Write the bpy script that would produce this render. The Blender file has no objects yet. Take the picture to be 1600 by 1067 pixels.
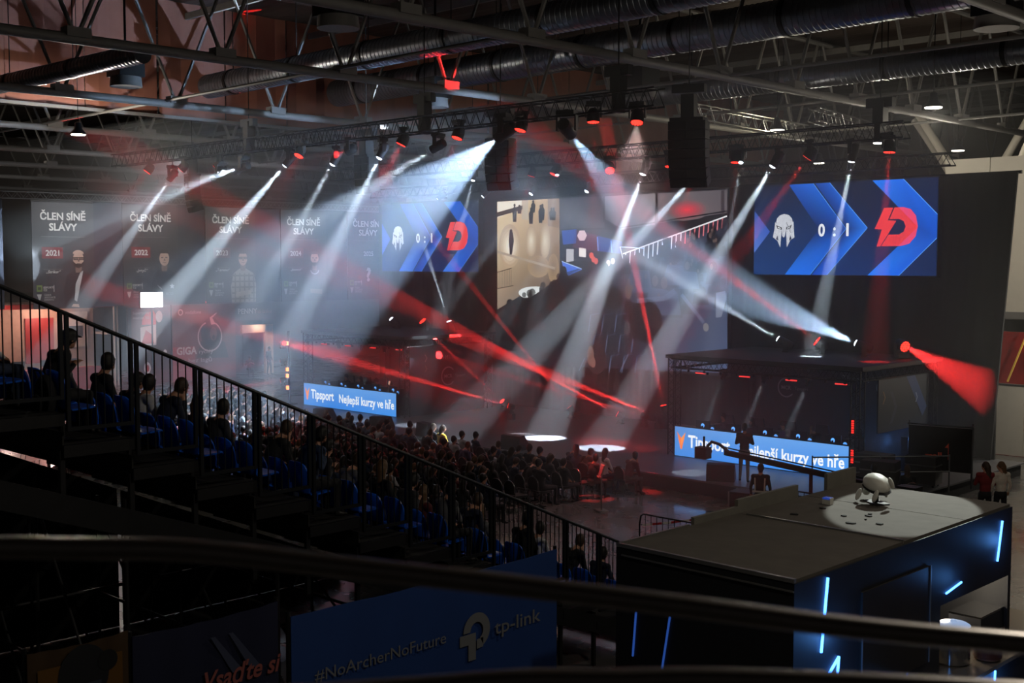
import bpy, bmesh, math, random
from mathutils import Vector, Matrix, Quaternion, noise
random.seed(7)
S = bpy.context.scene
COL = S.collection
R = math.radians
V = Vector

# ------------------------------------------------------------------ camera, world, exposure
cd = bpy.data.cameras.new('camera'); cam = bpy.data.objects.new('camera', cd); COL.objects.link(cam)
cam.location = (0, 0, 7.05); cam.rotation_euler = (R(90 - 3.77), 0, R(44.27))
cd.sensor_width = 36; cd.lens = 42.75; cd.clip_start = .05; cd.clip_end = 400
cd.dof.use_dof = True; cd.dof.focus_distance = 38; cd.dof.aperture_fstop = 3.6
S.camera = cam
w = bpy.data.worlds.new('world'); S.world = w; w.use_nodes = True
w.node_tree.nodes['Background'].inputs[0].default_value = (1, .88, .8, 1)
w.node_tree.nodes['Background'].inputs[1].default_value = .012
vs = S.view_settings; vs.view_transform = 'Standard'; vs.look = 'None'; vs.exposure = 0; vs.gamma = 1; vs.use_curve_mapping = False
cy = S.cycles
cy.max_bounces = 5; cy.diffuse_bounces = 2; cy.glossy_bounces = 2; cy.transmission_bounces = 4; cy.transparent_max_bounces = 8
cy.volume_bounces = 0; cy.use_denoising = True; cy.sample_clamp_indirect = 2; cy.use_light_tree = True
cy.caustics_reflective = False; cy.caustics_refractive = False

# ------------------------------------------------------------------ helpers
def lin(c):
    r = []
    for x in c:
        x /= 255.
        r.append(x / 12.92 if x <= .04045 else ((x + .055) / 1.055) ** 2.4)
    return tuple(r)

MATS = {}
def mat(name, rgb, rough=.6, metal=0., var=.25, scale=4., bump=0., coat=0.):
    if name in MATS: return MATS[name]
    m = bpy.data.materials.new(name); m.use_nodes = True; nt = m.node_tree; b = nt.nodes['Principled BSDF']
    b.inputs['Roughness'].default_value = rough; b.inputs['Metallic'].default_value = metal
    b.inputs['Coat Weight'].default_value = coat
    tc = nt.nodes.new('ShaderNodeTexCoord'); n = nt.nodes.new('ShaderNodeTexNoise')
    n.inputs['Scale'].default_value = scale; n.inputs['Detail'].default_value = 4
    nt.links.new(tc.outputs['Object'], n.inputs['Vector'])
    cr = nt.nodes.new('ShaderNodeMixRGB'); c = lin(rgb)
    cr.inputs[1].default_value = (*[x * (1 - var) for x in c], 1); cr.inputs[2].default_value = (*[min(1, x * (1 + var)) for x in c], 1)
    nt.links.new(n.outputs['Fac'], cr.inputs[0]); nt.links.new(cr.outputs[0], b.inputs['Base Color'])
    if bump:
        bp = nt.nodes.new('ShaderNodeBump'); bp.inputs['Strength'].default_value = bump; bp.inputs['Distance'].default_value = .02
        nt.links.new(n.outputs['Fac'], bp.inputs['Height']); nt.links.new(bp.outputs[0], b.inputs['Normal'])
    MATS[name] = m
    return m

def emi(name, rgb, s=1., base=(4, 4, 4)):
    if name in MATS: return MATS[name]
    m = bpy.data.materials.new(name); m.use_nodes = True; b = m.node_tree.nodes['Principled BSDF']
    b.inputs['Base Color'].default_value = (*lin(base), 1); b.inputs['Emission Color'].default_value = (*lin(rgb), 1)
    b.inputs['Emission Strength'].default_value = s; b.inputs['Roughness'].default_value = .4
    MATS[name] = m
    return m

def paint(name, glow=0., rough=.6):
    """printed or displayed picture: colours come from the polygons of the print"""
    if name in MATS: return MATS[name]
    m = bpy.data.materials.new(name); m.use_nodes = True; nt = m.node_tree; b = nt.nodes['Principled BSDF']
    a = nt.nodes.new('ShaderNodeVertexColor'); a.layer_name = 'Col'
    b.inputs['Roughness'].default_value = rough
    if glow:
        b.inputs['Base Color'].default_value = (.004, .004, .004, 1)
        nt.links.new(a.outputs['Color'], b.inputs['Emission Color']); b.inputs['Emission Strength'].default_value = glow
    else:
        nt.links.new(a.outputs['Color'], b.inputs['Base Color'])
    MATS[name] = m
    return m

class MB:
    def __init__(s, o=(0, 0, 0)): s.v = []; s.f = []; s.mi = []; s.o = V(o); s.cur = 0
    def add(s, vs, fs):
        n = len(s.v); s.v += [tuple(V(p) - s.o) for p in vs]
        for f in fs: s.f.append([i + n for i in f]); s.mi.append(s.cur)
        return s
    def box(s, a, b):
        x0, y0, z0 = a; x1, y1, z1 = b
        return s.add([(x0,y0,z0),(x1,y0,z0),(x1,y1,z0),(x0,y1,z0),(x0,y0,z1),(x1,y0,z1),(x1,y1,z1),(x0,y1,z1)],
                     [(3,2,1,0),(4,5,6,7),(0,1,5,4),(1,2,6,5),(2,3,7,6),(3,0,4,7)])
    def hexa(s, p):
        return s.add(p, [(3,2,1,0),(4,5,6,7),(0,1,5,4),(1,2,6,5),(2,3,7,6),(3,0,4,7)])
    def obox(s, c, size, q):
        c = V(c); h = V(size) / 2; P = []
        for z in (-1, 1):
            for x, y in ((-1,-1),(1,-1),(1,1),(-1,1)): P.append(c + q @ V((x*h.x, y*h.y, z*h.z)))
        return s.hexa(P)
    def bar(s, p, q, w, h=None, up=(0, 0, 1)):
        p = V(p); q = V(q); h = h or w; d = (q - p).normalized(); u = V(up)
        if abs(d.dot(u)) > .97: u = V((1, 0, 0))
        a = d.cross(u).normalized() * w / 2; b = a.cross(d).normalized() * h / 2
        return s.hexa([p-a-b, p+a-b, p+a+b, p-a+b, q-a-b, q+a-b, q+a+b, q-a+b])
    def tube(s, p, q, r, n=8, r2=None, cap=True):
        return s.path([p, q], r, n, r2, cap)
    def path(s, pts, r, n=8, r2=None, cap=True, closed=False):
        pts = [V(p) for p in pts]; k = len(pts); vs = []; fs = []; pa = None
        for i, p in enumerate(pts):
            if closed: d = pts[(i+1) % k] - pts[i-1]
            else: d = pts[min(i+1, k-1)] - pts[max(i-1, 0)]
            d.normalize()
            if pa is None:
                u = V((0,0,1)) if abs(d.z) < .9 else V((1,0,0)); a = d.cross(u).normalized()
            else: a = (pa - d * pa.dot(d)).normalized()
            pa = a; b = d.cross(a)
            rr = r[i] if isinstance(r, (list, tuple)) else (r if r2 is None else r + (r2 - r) * i / (k - 1))
            for j in range(n):
                t = 2 * math.pi * j / n; vs.append(p + a * (rr * math.cos(t)) + b * (rr * math.sin(t)))
        for i in range(k if closed else k - 1):
            i2 = (i + 1) % k
            for j in range(n):
                j2 = (j + 1) % n; fs.append((i*n+j, i*n+j2, i2*n+j2, i2*n+j))
        if cap and not closed: fs += [tuple(range(n-1, -1, -1)), tuple((k-1)*n + j for j in range(n))]
        return s.add(vs, fs)
    def lathe(s, prof, n=16, m=None):
        m = m or Matrix.Identity(4); vs = []; fs = []
        for r, z in prof:
            for j in range(n):
                t = 2 * math.pi * j / n; vs.append(m @ V((r*math.cos(t), r*math.sin(t), z)))
        for i in range(len(prof) - 1):
            for j in range(n):
                j2 = (j+1) % n; fs.append((i*n+j, i*n+j2, (i+1)*n+j2, (i+1)*n+j))
        fs += [tuple(range(n-1, -1, -1)), tuple((len(prof)-1)*n + j for j in range(n))]
        return s.add(vs, fs)
    def prism(s, poly, o, ux, uy, depth):
        """2-D outline in the ux/uy plane at o, pushed along depth (a vector)"""
        o = V(o); ux = V(ux); uy = V(uy); d = V(depth); n = len(poly)
        a = [o + ux*x + uy*y for x, y in poly]
        return s.add(a + [p + d for p in a], [tuple(range(n-1, -1, -1)), tuple(range(n, 2*n))] + [(i, (i+1) % n, n+(i+1) % n, n+i) for i in range(n)])
    def ell(s, c, r, q=None, seg=12, rings=8):
        c = V(c); q = q or Quaternion(); vs = [c + q @ V((0, 0, r[2]))]; fs = []
        for i in range(1, rings):
            t = math.pi * i / rings
            for j in range(seg):
                a = 2 * math.pi * j / seg
                vs.append(c + q @ V((r[0]*math.sin(t)*math.cos(a), r[1]*math.sin(t)*math.sin(a), r[2]*math.cos(t))))
        vs.append(c + q @ V((0, 0, -r[2]))); L = len(vs) - 1
        for j in range(seg):
            j2 = (j+1) % seg; fs.append((0, 1+j, 1+j2)); fs.append((L, L-seg+j2, L-seg+j))
        for i in range(rings-2):
            for j in range(seg):
                j2 = (j+1) % seg; a = 1+i*seg; fs.append((a+j, a+seg+j, a+seg+j2, a+j2))
        return s.add(vs, fs)
    def mesh(s, name, mats, smooth=False):
        me = bpy.data.meshes.new(name); me.from_pydata(s.v, [], s.f)
        if not isinstance(mats, (list, tuple)): mats = [mats]
        for m in mats: me.materials.append(m)
        if len(mats) > 1: me.polygons.foreach_set('material_index', s.mi)
        if smooth:
            me.polygons.foreach_set('use_smooth', [True] * len(me.polygons)); me.set_sharp_from_angle(angle=R(42))
        me.update()
        return me
    def build(s, name, mats, parent=None, smooth=False):
        return link(name, s.mesh(name, mats, smooth), parent)

def link(name, me, parent=None, loc=None, rot=None):
    o = bpy.data.objects.new(name, me); COL.objects.link(o)
    if parent: o.parent = parent
    if loc is not None: o.location = loc
    if rot is not None:
        o.rotation_mode = 'QUATERNION'; o.rotation_quaternion = rot
    return o
def tag(o, label, cat, group=None):
    o['label'] = label; o['category'] = cat
    if group: o['group'] = group
    return o
def kind(o, k='structure', label=None):
    o['kind'] = k
    if label: o['label'] = label
    return o
def thing(name, label, cat, loc=(0, 0, 0), rz=0, group=None):
    o = bpy.data.objects.new(name, None); COL.objects.link(o); o.location = loc; o.rotation_euler = (0, 0, rz)
    o.empty_display_size = .2
    return tag(o, label, cat, group)
def copy_tree(o, parent=None):
    c = o.copy(); COL.objects.link(c)
    if parent: c.parent = parent
    for ch in o.children: copy_tree(ch, c)
    return c
ORD = ['first','second','third','fourth','fifth','sixth','seventh','eighth','ninth','tenth','eleventh','twelfth','thirteenth','fourteenth','fifteenth','sixteenth','seventeenth','eighteenth','nineteenth','twentieth'] + [t + '-' + u for t in ('twenty', 'thirty', 'forty') for u in ('first','second','third','fourth','fifth','sixth','seventh','eighth','ninth')]

# ------------------------------------------------------------------ flat prints: lettering, posters and screen pictures
TXT = {}
def glyphs(t, bold=0., sp=1.):
    k = (t, bold, sp)
    if k not in TXT:
        c = bpy.data.curves.new('t', 'FONT'); c.body = t; c.size = 1; c.resolution_u = 3; c.offset = bold; c.space_character = sp
        o = bpy.data.objects.new('t', c); me = o.to_mesh()
        TXT[k] = ([(v.co.x, v.co.y) for v in me.vertices], [tuple(p.vertices) for p in me.polygons])
        o.to_mesh_clear(); bpy.data.objects.remove(o); bpy.data.curves.remove(c)
    return TXT[k]
class CV:
    def __init__(s, o, ux, uy, eps=.004):
        s.o = V(o); s.ux = V(ux).normalized(); s.uy = V(uy).normalized(); s.n = s.ux.cross(s.uy); s.eps = eps
        s.v = []; s.f = []; s.c = []
    def p(s, pts, col, l=1):
        n = len(s.v); s.v += [s.o + s.ux*x + s.uy*y + s.n*(s.eps*l) for x, y in pts]; s.f.append(list(range(n, n+len(pts))))
        if isinstance(col[0], (tuple, list)): s.c += [lin(c) for c in col]
        else: s.c += [lin(col)] * len(pts)
    def rect(s, x0, y0, x1, y1, col, l=1):
        if isinstance(col, list): col = [col[0], col[0], col[1], col[1]]       # bottom, top
        s.p([(x0,y0),(x1,y0),(x1,y1),(x0,y1)], col, l)
    def ell(s, x, y, rx, ry, col, l=1, n=18, a0=0, a1=360):
        s.p([(x+rx*math.cos(R(a0+(a1-a0)*i/n)), y+ry*math.sin(R(a0+(a1-a0)*i/n))) for i in range(n if a1-a0 == 360 else n+1)], col, l)
    def arc(s, x, y, r0, r1, a0, a1, col, l=1, n=20, sx=1):
        for i in range(n):
            a = R(a0+(a1-a0)*i/n); b = R(a0+(a1-a0)*(i+1)/n)
            s.p([(x+r0*sx*math.cos(a), y+r0*math.sin(a)), (x+r1*sx*math.cos(a), y+r1*math.sin(a)), (x+r1*sx*math.cos(b), y+r1*math.sin(b)), (x+r0*sx*math.cos(b), y+r0*math.sin(b))], col, l)
    def line(s, a, b, w, col, l=1):
        a = V((*a, 0)); b = V((*b, 0)); d = (b-a).normalized(); q = V((-d.y, d.x, 0))*w/2
        s.p([tuple((a-q)[:2]), tuple((b-q)[:2]), tuple((b+q)[:2]), tuple((a+q)[:2])], col, l)
    def text(s, t, x, y, h, col, l=3, w=None, align='c', bold=.0, shear=0., sp=1.):
        vs, fs = glyphs(t, bold, sp); k = h / .682
        x0 = min(a for a, b in vs); x1 = max(a for a, b in vs); kx = k if w is None else w / (x1 - x0)
        ox = {'c': -(x0+x1)/2, 'l': -x0, 'r': -x1}[align]; n = len(s.v)
        s.v += [s.o + s.ux*(x+(a+ox)*kx+b*k*shear) + s.uy*(y+b*k) + s.n*(s.eps*l) for a, b in vs]
        s.c += [lin(col)] * len(vs); s.f += [[i+n for i in f] for f in fs]
    def build(s, name, m, parent=None):
        o = parent.matrix_basis.translation if parent else V((0,0,0))
        me = bpy.data.meshes.new(name); me.from_pydata([tuple(a - o) for a in s.v], [], s.f); me.materials.append(m)
        ca = me.color_attributes.new('Col', 'FLOAT_COLOR', 'POINT')
        ca.data.foreach_set('color', [x for c in s.c for x in (*c, 1.)])
        me.update()
        return link(name, me, parent)

# ------------------------------------------------------------------ materials used all over
BLK = mat('black_paint', (22, 22, 24), .55)
BLKM = mat('black_metal', (26, 26, 28), .45, .5)
STEEL = mat('galvanised_steel', (120, 122, 124), .35, .9, .2, 12)
ALU = mat('truss_aluminium', (150, 150, 150), .35, .85, .1)
ROOFST = mat('painted_roof_steel', (120, 118, 116), .55, .1, .15)
DUCT = mat('spiral_duct_sheet', (120, 124, 132), .32, .85, .2, 9)
DRAPE = mat('black_drape', (17, 17, 19), .9, 0, .2)
WHITE = mat('white_laminate', (205, 200, 188), .5, 0, .06)
PRINT = paint('printed_sheet', 0, .55)
SCREEN = paint('led_picture', 1.2)
LENSW = emi('white_lens', (225, 238, 255), 9)
LENSR = emi('red_lens', (255, 40, 30), 5)
LAMPW = emi('warm_lamp_glass', (255, 246, 225), 9)

# ------------------------------------------------------------------ the hall
def concrete():
    m = bpy.data.materials.new('polished_concrete'); m.use_nodes = True; nt = m.node_tree; b = nt.nodes['Principled BSDF']
    tc = nt.nodes.new('ShaderNodeTexCoord'); n = nt.nodes.new('ShaderNodeTexNoise'); n.inputs['Scale'].default_value = .35; n.inputs['Detail'].default_value = 5
    n2 = nt.nodes.new('ShaderNodeTexNoise'); n2.inputs['Scale'].default_value = 1.2; n2.inputs['Detail'].default_value = 6
    nt.links.new(tc.outputs['Object'], n.inputs['Vector']); nt.links.new(tc.outputs['Object'], n2.inputs['Vector'])
    c = nt.nodes.new('ShaderNodeValToRGB'); c.color_ramp.elements[0].color = (*lin((84, 82, 82)), 1); c.color_ramp.elements[1].color = (*lin((102, 99, 97)), 1)
    c.color_ramp.elements[0].position = .3; c.color_ramp.elements[1].position = .72
    nt.links.new(n.outputs['Fac'], c.inputs[0]); nt.links.new(c.outputs[0], b.inputs['Base Color'])
    r = nt.nodes.new('ShaderNodeMapRange'); r.inputs[3].default_value = .24; r.inputs[4].default_value = .31
    b.inputs['Coat Weight'].default_value = .7; b.inputs['Coat Roughness'].default_value = .09
    nt.links.new(n2.outputs['Fac'], r.inputs[0]); nt.links.new(r.outputs[0], b.inputs['Roughness'])
    return m
kind(MB().add([(-110, -12, 0), (20, -12, 0), (20, 95, 0), (-110, 95, 0), (-110, -12, -.3), (20, -12, -.3), (20, 95, -.3), (-110, 95, -.3)],
     [(0,1,2,3),(7,6,5,4),(4,5,1,0),(5,6,2,1),(6,7,3,2),(7,4,0,3)]).build('floor', concrete()))

# roof deck of trapezoidal sheets and the far walls
RD = mat('roof_sheet', (66, 56, 52), .7, 0, .2, 1.2)
m = MB(); y = -12; k = 0
vs = []
while y < 95.01:
    z = 18.2 + (.12 if k % 4 in (1, 2) else 0); vs.append((y, z)); y += (.25 if k % 2 else .35) * 2; k += 1
prof = vs + [(95, 18.6), (-12, 18.6)]
m.prism(prof, (-110, 0, 0), (0, 1, 0), (0, 0, 1), (130, 0, 0))
kind(m.build('ceiling', RD))
WALLB = mat('hall_wall_panel', (120, 116, 108), .8, 0, .12, .6)
kind(MB().box((-110, -12, 0), (-109.6, 95, 18.2)).build('wall_left', mat('left_wall_panel', (92, 84, 80), .8, 0, .15, .6)))
kind(MB().box((-110, 94.6, 0), (20, 95, 18.2)).build('wall_back', WALLB))

# smoke curtain panels under the roof
CURT = [mat('smoke_curtain_%d' % i, c, .75, 0, .22, 1.1, .3) for i, c in enumerate([(148, 94, 76), (138, 88, 72), (154, 98, 80)])]
sc = thing('smoke_curtain', 'long brown fabric smoke curtain hanging from the roof across the hall', 'curtain', (-47.5, 40, 13.3))
for i in range(22):
    y0 = 4 + i * 3.3; x = -47.5 + random.uniform(-.05, .05); m = MB((-47.5, 40, 13.3)); g = []
    for a in range(7):
        yy = y0 + .03 + 3.24 * a / 6; g.append((x + .05 * math.sin(a * 1.9 + i), yy))
    m.add([(p, q, 13.3) for p, q in g] + [(p, q, 18.2) for p, q in g] + [(p - .06, q, 13.3) for p, q in g] + [(p - .06, q, 18.2) for p, q in g],
          [(a, a+1, a+8, a+7) for a in range(6)] + [(14+a+1, 14+a, 21+a, 21+a+1) for a in range(6)] + [(14+a, 14+a+1, a+1, a) for a in range(6)])
    m.build('curtain_panel', CURT[i % 3], sc)
m = MB((-47.5, 40, 13.3)).box((-47.62, 4, 13.2), (-47.38, 76.6, 13.32)); m.build('bottom_rail', ROOFST, sc)

# roof trusses across the hall: round bottom chord, top chord, V-shaped webs
def roof_truss(x, z, label, y0=2, y1=94, webs=True, zslope=0., r=.15):
    t = thing('roof_truss', label, 'roof truss', (x, y0, z), 0, 'steel roof trusses')
    MB().tube((0, 0, 0), (0, y1-y0, zslope), r, 10).build('bottom_chord', ROOFST, t, True)
    MB().tube((0, 0, 17.9-z), (0, y1-y0, 17.9-z), .12, 8).build('top_chord', ROOFST, t, True)
    h = 17.9 - z; n = int((y1-y0) / 4.6)
    a = MB().tube((0, 0, 0), (0, 2.1, h), .07, 6).mesh('brace', ROOFST, True); b = MB().tube((0, 2.5, h), (0, 4.6, 0), .07, 6).mesh('brace', ROOFST, True)
    pl = MB().box((-.2, -.35, -.06), (.2, .35, .2)).mesh('gusset', ROOFST)
    for i in range(n):
        link('brace', a, t, (0, 4.6*i, 0)); link('brace', b, t, (0, 4.6*i, 0)); link('gusset', pl, t, (0, 4.6*i, .1))
    return t
for x, z, l in [(-12.6, 13.25, 'roof truss crossing the top right corner of the picture'), (-23.6, 13.2, 'roof truss running above the right loudspeaker array, nearest long one'),
                (-32, 13.1, 'roof truss running from the upper left, above the main lighting truss'), (-42.5, 13.1, 'roof truss just in front of the brown smoke curtain'),
                (-53, 13.0, 'roof truss just behind the brown smoke curtain'), (-63, 12.9, 'roof truss above the hall of fame banners'),
                (-73, 12.9, 'roof truss second behind the hall of fame banners'), (-84, 12.9, 'roof truss third behind the hall of fame banners'), (-97, 12.9, 'farthest roof truss by the left end wall')]:
    roof_truss(x, z, l)
# purlins along the hall
for i, y in enumerate([9, 15.5, 22, 28.5, 35, 41.5, 48, 56, 64, 74, 84]):
    p = MB((-45, y, 17.6)).box((-109, y-.07, 17.5), (19, y+.07, 17.78)).build('roof_purlin', ROOFST); p.location = (-45, y, 17.6)
    tag(p, 'long roof purlin lying over the trusses, %s from the near side' % ORD[i], 'purlin', 'roof purlins')
# ties between the trusses (the thin bright tubes that slope across the trusses in the photograph)
def tie(p, q, l, r=.06):
    tag(MB(p).tube(p, q, r, 8).build('roof_tie', ROOFST, None, True), l, 'steel tie', 'roof ties').location = p
tie((-23.6, 24.5, 13.3), (-63, 24.5, 13.1), 'thin steel tie tube crossing the upper left trusses, nearer one')
tie((-12.6, 34.5, 13.3), (-53, 34.5, 13.1), 'thin steel tie tube above the main lighting truss')
tie((-12.6, 42.5, 13.3), (-63, 42.5, 13.0), 'thin steel tie tube above the centre screen')
tie((-12.6, 52, 13.3), (-63, 52, 13.0), 'thin steel tie tube above the right screen')
tie((-42.5, 16, 13.2), (-97, 16, 12.9), 'thin steel tie tube at the far left below the curtain')

# spiral ducts with bands
def duct(p, q, r, label):
    p = V(p); q = V(q); t = thing('air_duct', label, 'duct', p); L = (q-p).length; d = (q-p)/L; n = int(L/.22)
    pts = []; rr = []
    for i in range(n):
        a = i * L / n; pts += [d*a, d*(a+.17), d*(a+.185), d*(a+.205)]; rr += [r, r, r*1.035, r*1.035]
    MB().path(pts, rr, 20).build('pipe', DUCT, t, True)
    for i in range(int(L/4.5)):
        a = 2 + 4.5*i; MB().path([d*(a-.08), d*(a+.08)], r*1.07, 20).build('band', BLKM, t, True)
        MB().tube(d*a + V((0, 0, r)), V((d.x*a, d.y*a, 17.6-p.z)), .02, 6).build('hanger', BLKM, t)
duct((-46.7, 29, 14.6), (-10, 29, 14.9), .5, 'long silver spiral duct crossing the upper left of the roof')
duct((-46.7, 36, 15.0), (-8, 36, 15.3), .62, 'thick silver spiral duct across the top centre, nearest to the camera')
duct((-46.7, 43, 14.3), (-10, 43, 14.4), .5, 'silver spiral duct on the right running behind the long roof truss')
duct((-46.8, 19.4, 13.6), (-36, 20, 13.7), .32, 'thin spiral duct with square vent at the upper left')
def vent(p, r, label):
    t = thing('ceiling_vent', label, 'vent', p, 0, 'round ceiling vents')
    MB().box((-r*.9, -r*.9, .35), (r*.9, r*.9, 1.15)).build('plenum_box', BLKM, t)
    MB().tube((0, 0, 1.15), (0, 0, 17.9 - p[2]), .05, 6).build('hanger', BLKM, t)
    for i in range(3):
        MB().lathe([(r*(.95-.2*i), .0+.1*i), (r*(1.05-.2*i), .0+.1*i), (r*(1.0-.2*i), .35), (r*(.9-.2*i), .35)], 20).build('ring', ROOFST, t, True)
vent((-41.4, 22.3, 13.4), .55, 'round dark vent below a box duct in the upper left')
vent((-29.1, 22.5, 13.9), .6, 'round vent near the top edge left of centre')
vent((-29.5, 37.3, 13.3), .6, 'round vent beside the right end of the main lighting truss')
vent((-15.2, 36.1, 13.9), .62, 'round vent in the top right corner')
vent((-36, 32.6, 13.1), .5, 'round vent behind the left hoist of the main truss')

# hall pendant lamps
LAMPS = [(-17.9, 37.8, 12.0, 'above the right end of the stage', 30), (-24.8, 47.5, 12, 'left of the white columns', 260), (-24, 53.2, 12, 'behind the white columns', 300),
         (-26.2, 41.8, 12.2, 'right of the loudspeaker array, above the centre screen', 60), (-45.6, 22.5, 12, 'in the upper left, by the end of the lighting truss', 900), (-32, 55, 12, 'far behind the centre screen', 240),
         (-75, 30, 12.1, 'far left behind the banners', 350), (-88, 24, 12.1, 'farthest one at the left edge', 350),
         (-5.5, 22, 12, 'over the bar kiosk', 480), (-1.5, 9, 12, 'over the balcony', 620)]  # the balcony one is unseen, added to lift the dark foreground
for x, y, z, l, e in LAMPS:
    t = thing('pendant_lamp', 'round flat pendant lamp, lit, ' + l, 'lamp', (x, y, z), 0, 'hall pendant lamps')
    MB().lathe([(.03, .5), (.12, .45), (.16, .2), (.3, .06), (.32, 0), (.28, 0)][::-1], 16).build('housing', BLKM, t, True)
    MB().lathe([(.27, -.03), (.27, .005)], 16).build('diffuser', LAMPW, t)
    MB().tube((0, 0, .45), (0, 0, 18.25-z), .015, 6).build('cord', BLKM, t)
    d = bpy.data.lights.new('pendant_light', 'POINT'); d.energy = e; d.color = (1, .9, .74); d.shadow_soft_size = .2
    o = bpy.data.objects.new('pendant_light', d); COL.objects.link(o); o.parent = t; o.location = (0, 0, -.3)

# white raking roof columns on the right, far behind the stage wall
for i, (p, q) in enumerate([((-29.2, 60, 14.6), (-26.2, 60, 10.0)), ((-30.4, 62, 14.6), (-27.2, 62, 10.0)), ((-22.8, 60, 15.3), (-27.2, 60, 7.6)), ((-21.5, 56, 13.5), (-26, 60, 7))]):
    t = tag(MB(q).tube(q, p, .2, 12).build('raking_column', WHITE, None, True), 'cream round raking column behind the stage wall, %s from the left' % ORD[i], 'column', 'raking columns'); t.location = q
# ------------------------------------------------------------------ the stage
STG = mat('stage_vinyl', (88, 88, 92), .4, 0, .2, 2.5)
st = thing('stage', 'low wide black stage with grey deck in front of the screens', 'stage', (-32.5, 35, 0))
MB((-32.5, 35, 0)).box((-49, 30, .40), (-15.6, 40.2, .45)).build('deck', STG, st)
MB((-32.5, 35, 0)).box((-48.9, 30.03, .002), (-15.7, 40.1, .399)).build('skirt', DRAPE, st)
# black drape wall that carries the LED screens
bd = thing('stage_backdrop', 'tall black drape wall behind the stage that carries the screens', 'backdrop', (-32, 39.7, .45))
m = MB((-32, 39.7, .45)); n = 260; top = []; bot = []
for i in range(n+1):
    s = i / n; xt = -48.3 + s * 32.35; xb = -48.3 + s * 31.7; w = .035 * math.sin(i * 1.25) + .02 * math.sin(i * .37)
    top.append((xt, 39.82 + w, 9.93)); bot.append((xb, 39.82 + w * 1.5, .46))
vs = bot + top + [(a, b + .1, c) for a, b, c in bot] + [(a, b + .1, c) for a, b, c in top]; N = n + 1
m.add(vs, [(i, i+1, N+i+1, N+i) for i in range(n)] + [(2*N+i+1, 2*N+i, 3*N+i, 3*N+i+1) for i in range(n)] + [(N+i, N+i+1, 3*N+i+1, 3*N+i) for i in range(n)] + [(n, 3*N-1, 4*N-1, 2*N-1), (2*N, 0, N, 3*N)])
m.build('drape', DRAPE, bd, True)
MB((-32, 39.7, .45)).box((-43, 39.7, 9.93), (-26.6, 39.78, 10.8)).build('header_drape', DRAPE, bd)
MB((-32, 39.7, .45)).box((-48.3, 39.98, 9.9), (-15.9, 40.08, 10.0)).build('top_pipe', BLKM, bd)
m = MB((-32, 39.7, .45))
for x in (-48, -44, -40, -36, -32, -28, -24, -20, -16.6): m.box((x-.05, 40.0, .45), (x+.05, 40.1, 9.9))
m.build('support_posts', BLKM, bd)

def score_screen(x0, x1, label):
    z0, z1 = 6.56, 9.88; W = x1-x0; H = z1-z0
    t = thing('led_screen', label, 'screen', (x0, 39.5, z0), 0, 'score screens')
    MB((x0, 39.5, z0)).box((x0-.04, 39.46, z0-.04), (x1+.04, 39.73, z1+.04)).build('housing', BLK, t)
    c = CV((x0, 39.455, z0), (1, 0, 0), (0, 0, 1), .003)
    f = lambda a, b: ((a-55)/1470*W, (842-b)/732*H)
    F = lambda pts: [f(*p) for p in pts]
    c.p(F([(55,110),(790,110),(1525,110),(1525,842),(790,842),(55,842)]), [(14,28,58),(10,24,50),(8,26,62),(6,34,80),(4,46,104),(4,58,120)], 1)
    c.p(F([(55,315),(195,490),(55,665)]), [(60,92,180),(52,92,190),(84,124,214)], 2)
    c.p(F([(355,112),(560,112),(835,478),(545,842),(330,842),(612,478)]), [(12,84,190),(18,104,216),(6,66,160),(10,108,232),(22,118,240),(2,30,86)], 2)
    c.p(F([(575,112),(695,112),(1003,475),(685,842),(560,842),(850,478)]), [(8,64,156),(14,92,200),(24,112,226),(6,92,214),(4,70,180),(4,44,118)], 3)
    c.p(F([(1035,112),(1270,112),(1525,385),(1525,560),(1250,842),(1010,842),(1385,477)]), [(26,118,238),(14,100,222),(4,84,196),(4,76,184),(6,92,220),(30,124,246),(4,70,170)], 2)
    for a, b in [((560,112),(835,478)),((835,478),(545,842)),((695,112),(1003,475)),((1003,475),(685,842)),((1270,112),(1525,385)),((1525,560),(1250,842))]:
        c.line(f(*a), f(*b), .022, (90,160,250), 4)
    c.p(F([(250,420),(255,385),(280,358),(320,348),(360,358),(385,385),(392,415),(400,412),(404,490),(410,540),(375,560),(345,620),(336,475),(326,530),(315,540),(303,525),(298,475),(288,620),(262,565),(222,535),(236,470),(240,412)]), (226,230,238), 5)
    for s in (-1, 1):
        q = lambda a: 318 + s*(a-318)
        c.p(F([(q(250),438),(q(300),458),(q(300),476),(q(262),466)]), (14,20,36), 6); c.p(F([(q(262),449),(q(292),462),(q(290),469),(q(268),461)]), (226,230,238), 7)
        c.p(F([(q(262),520),(q(272),565),(q(250),552)]), (40,52,80), 6)
    c.line(f(338,415), f(378,500), .016, (20,28,48), 7)
    red = (255, 66, 70)
    c.p(F([(1130,325),(1200,325),(1160,420),(1225,425),(1105,620),(1078,620),(1115,490),(1060,485)]), red, 5)
    c.p(F([(1210,324),(1275,323),(1330,340),(1370,390),(1385,470),(1370,545),(1325,600),(1260,618),(1112,618),(1168,530),(1245,530),(1280,510),(1295,470),(1280,430),(1245,412),(1172,412)]), red, 5)
    y = f(0, 532)[1]
    for s, a in (('0', 637), (':', 742), ('1', 847)): c.text(s, f(a, 0)[0], y, .42, (240,243,250), 6, w=(.27 if s == '0' else None), bold=.03)
    c.build('score_picture', SCREEN, t)
    return t
score_screen(-47.6, -40.66, 'blue chevron score screen on the left, washed by a wide beam')
score_screen(-25.66, -18.45, 'blue chevron score screen on the right half of the wall')
t = thing('led_screen', 'large centre screen showing a live picture of the crowd', 'screen', (-39.4, 39.5, 2.6))
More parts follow.
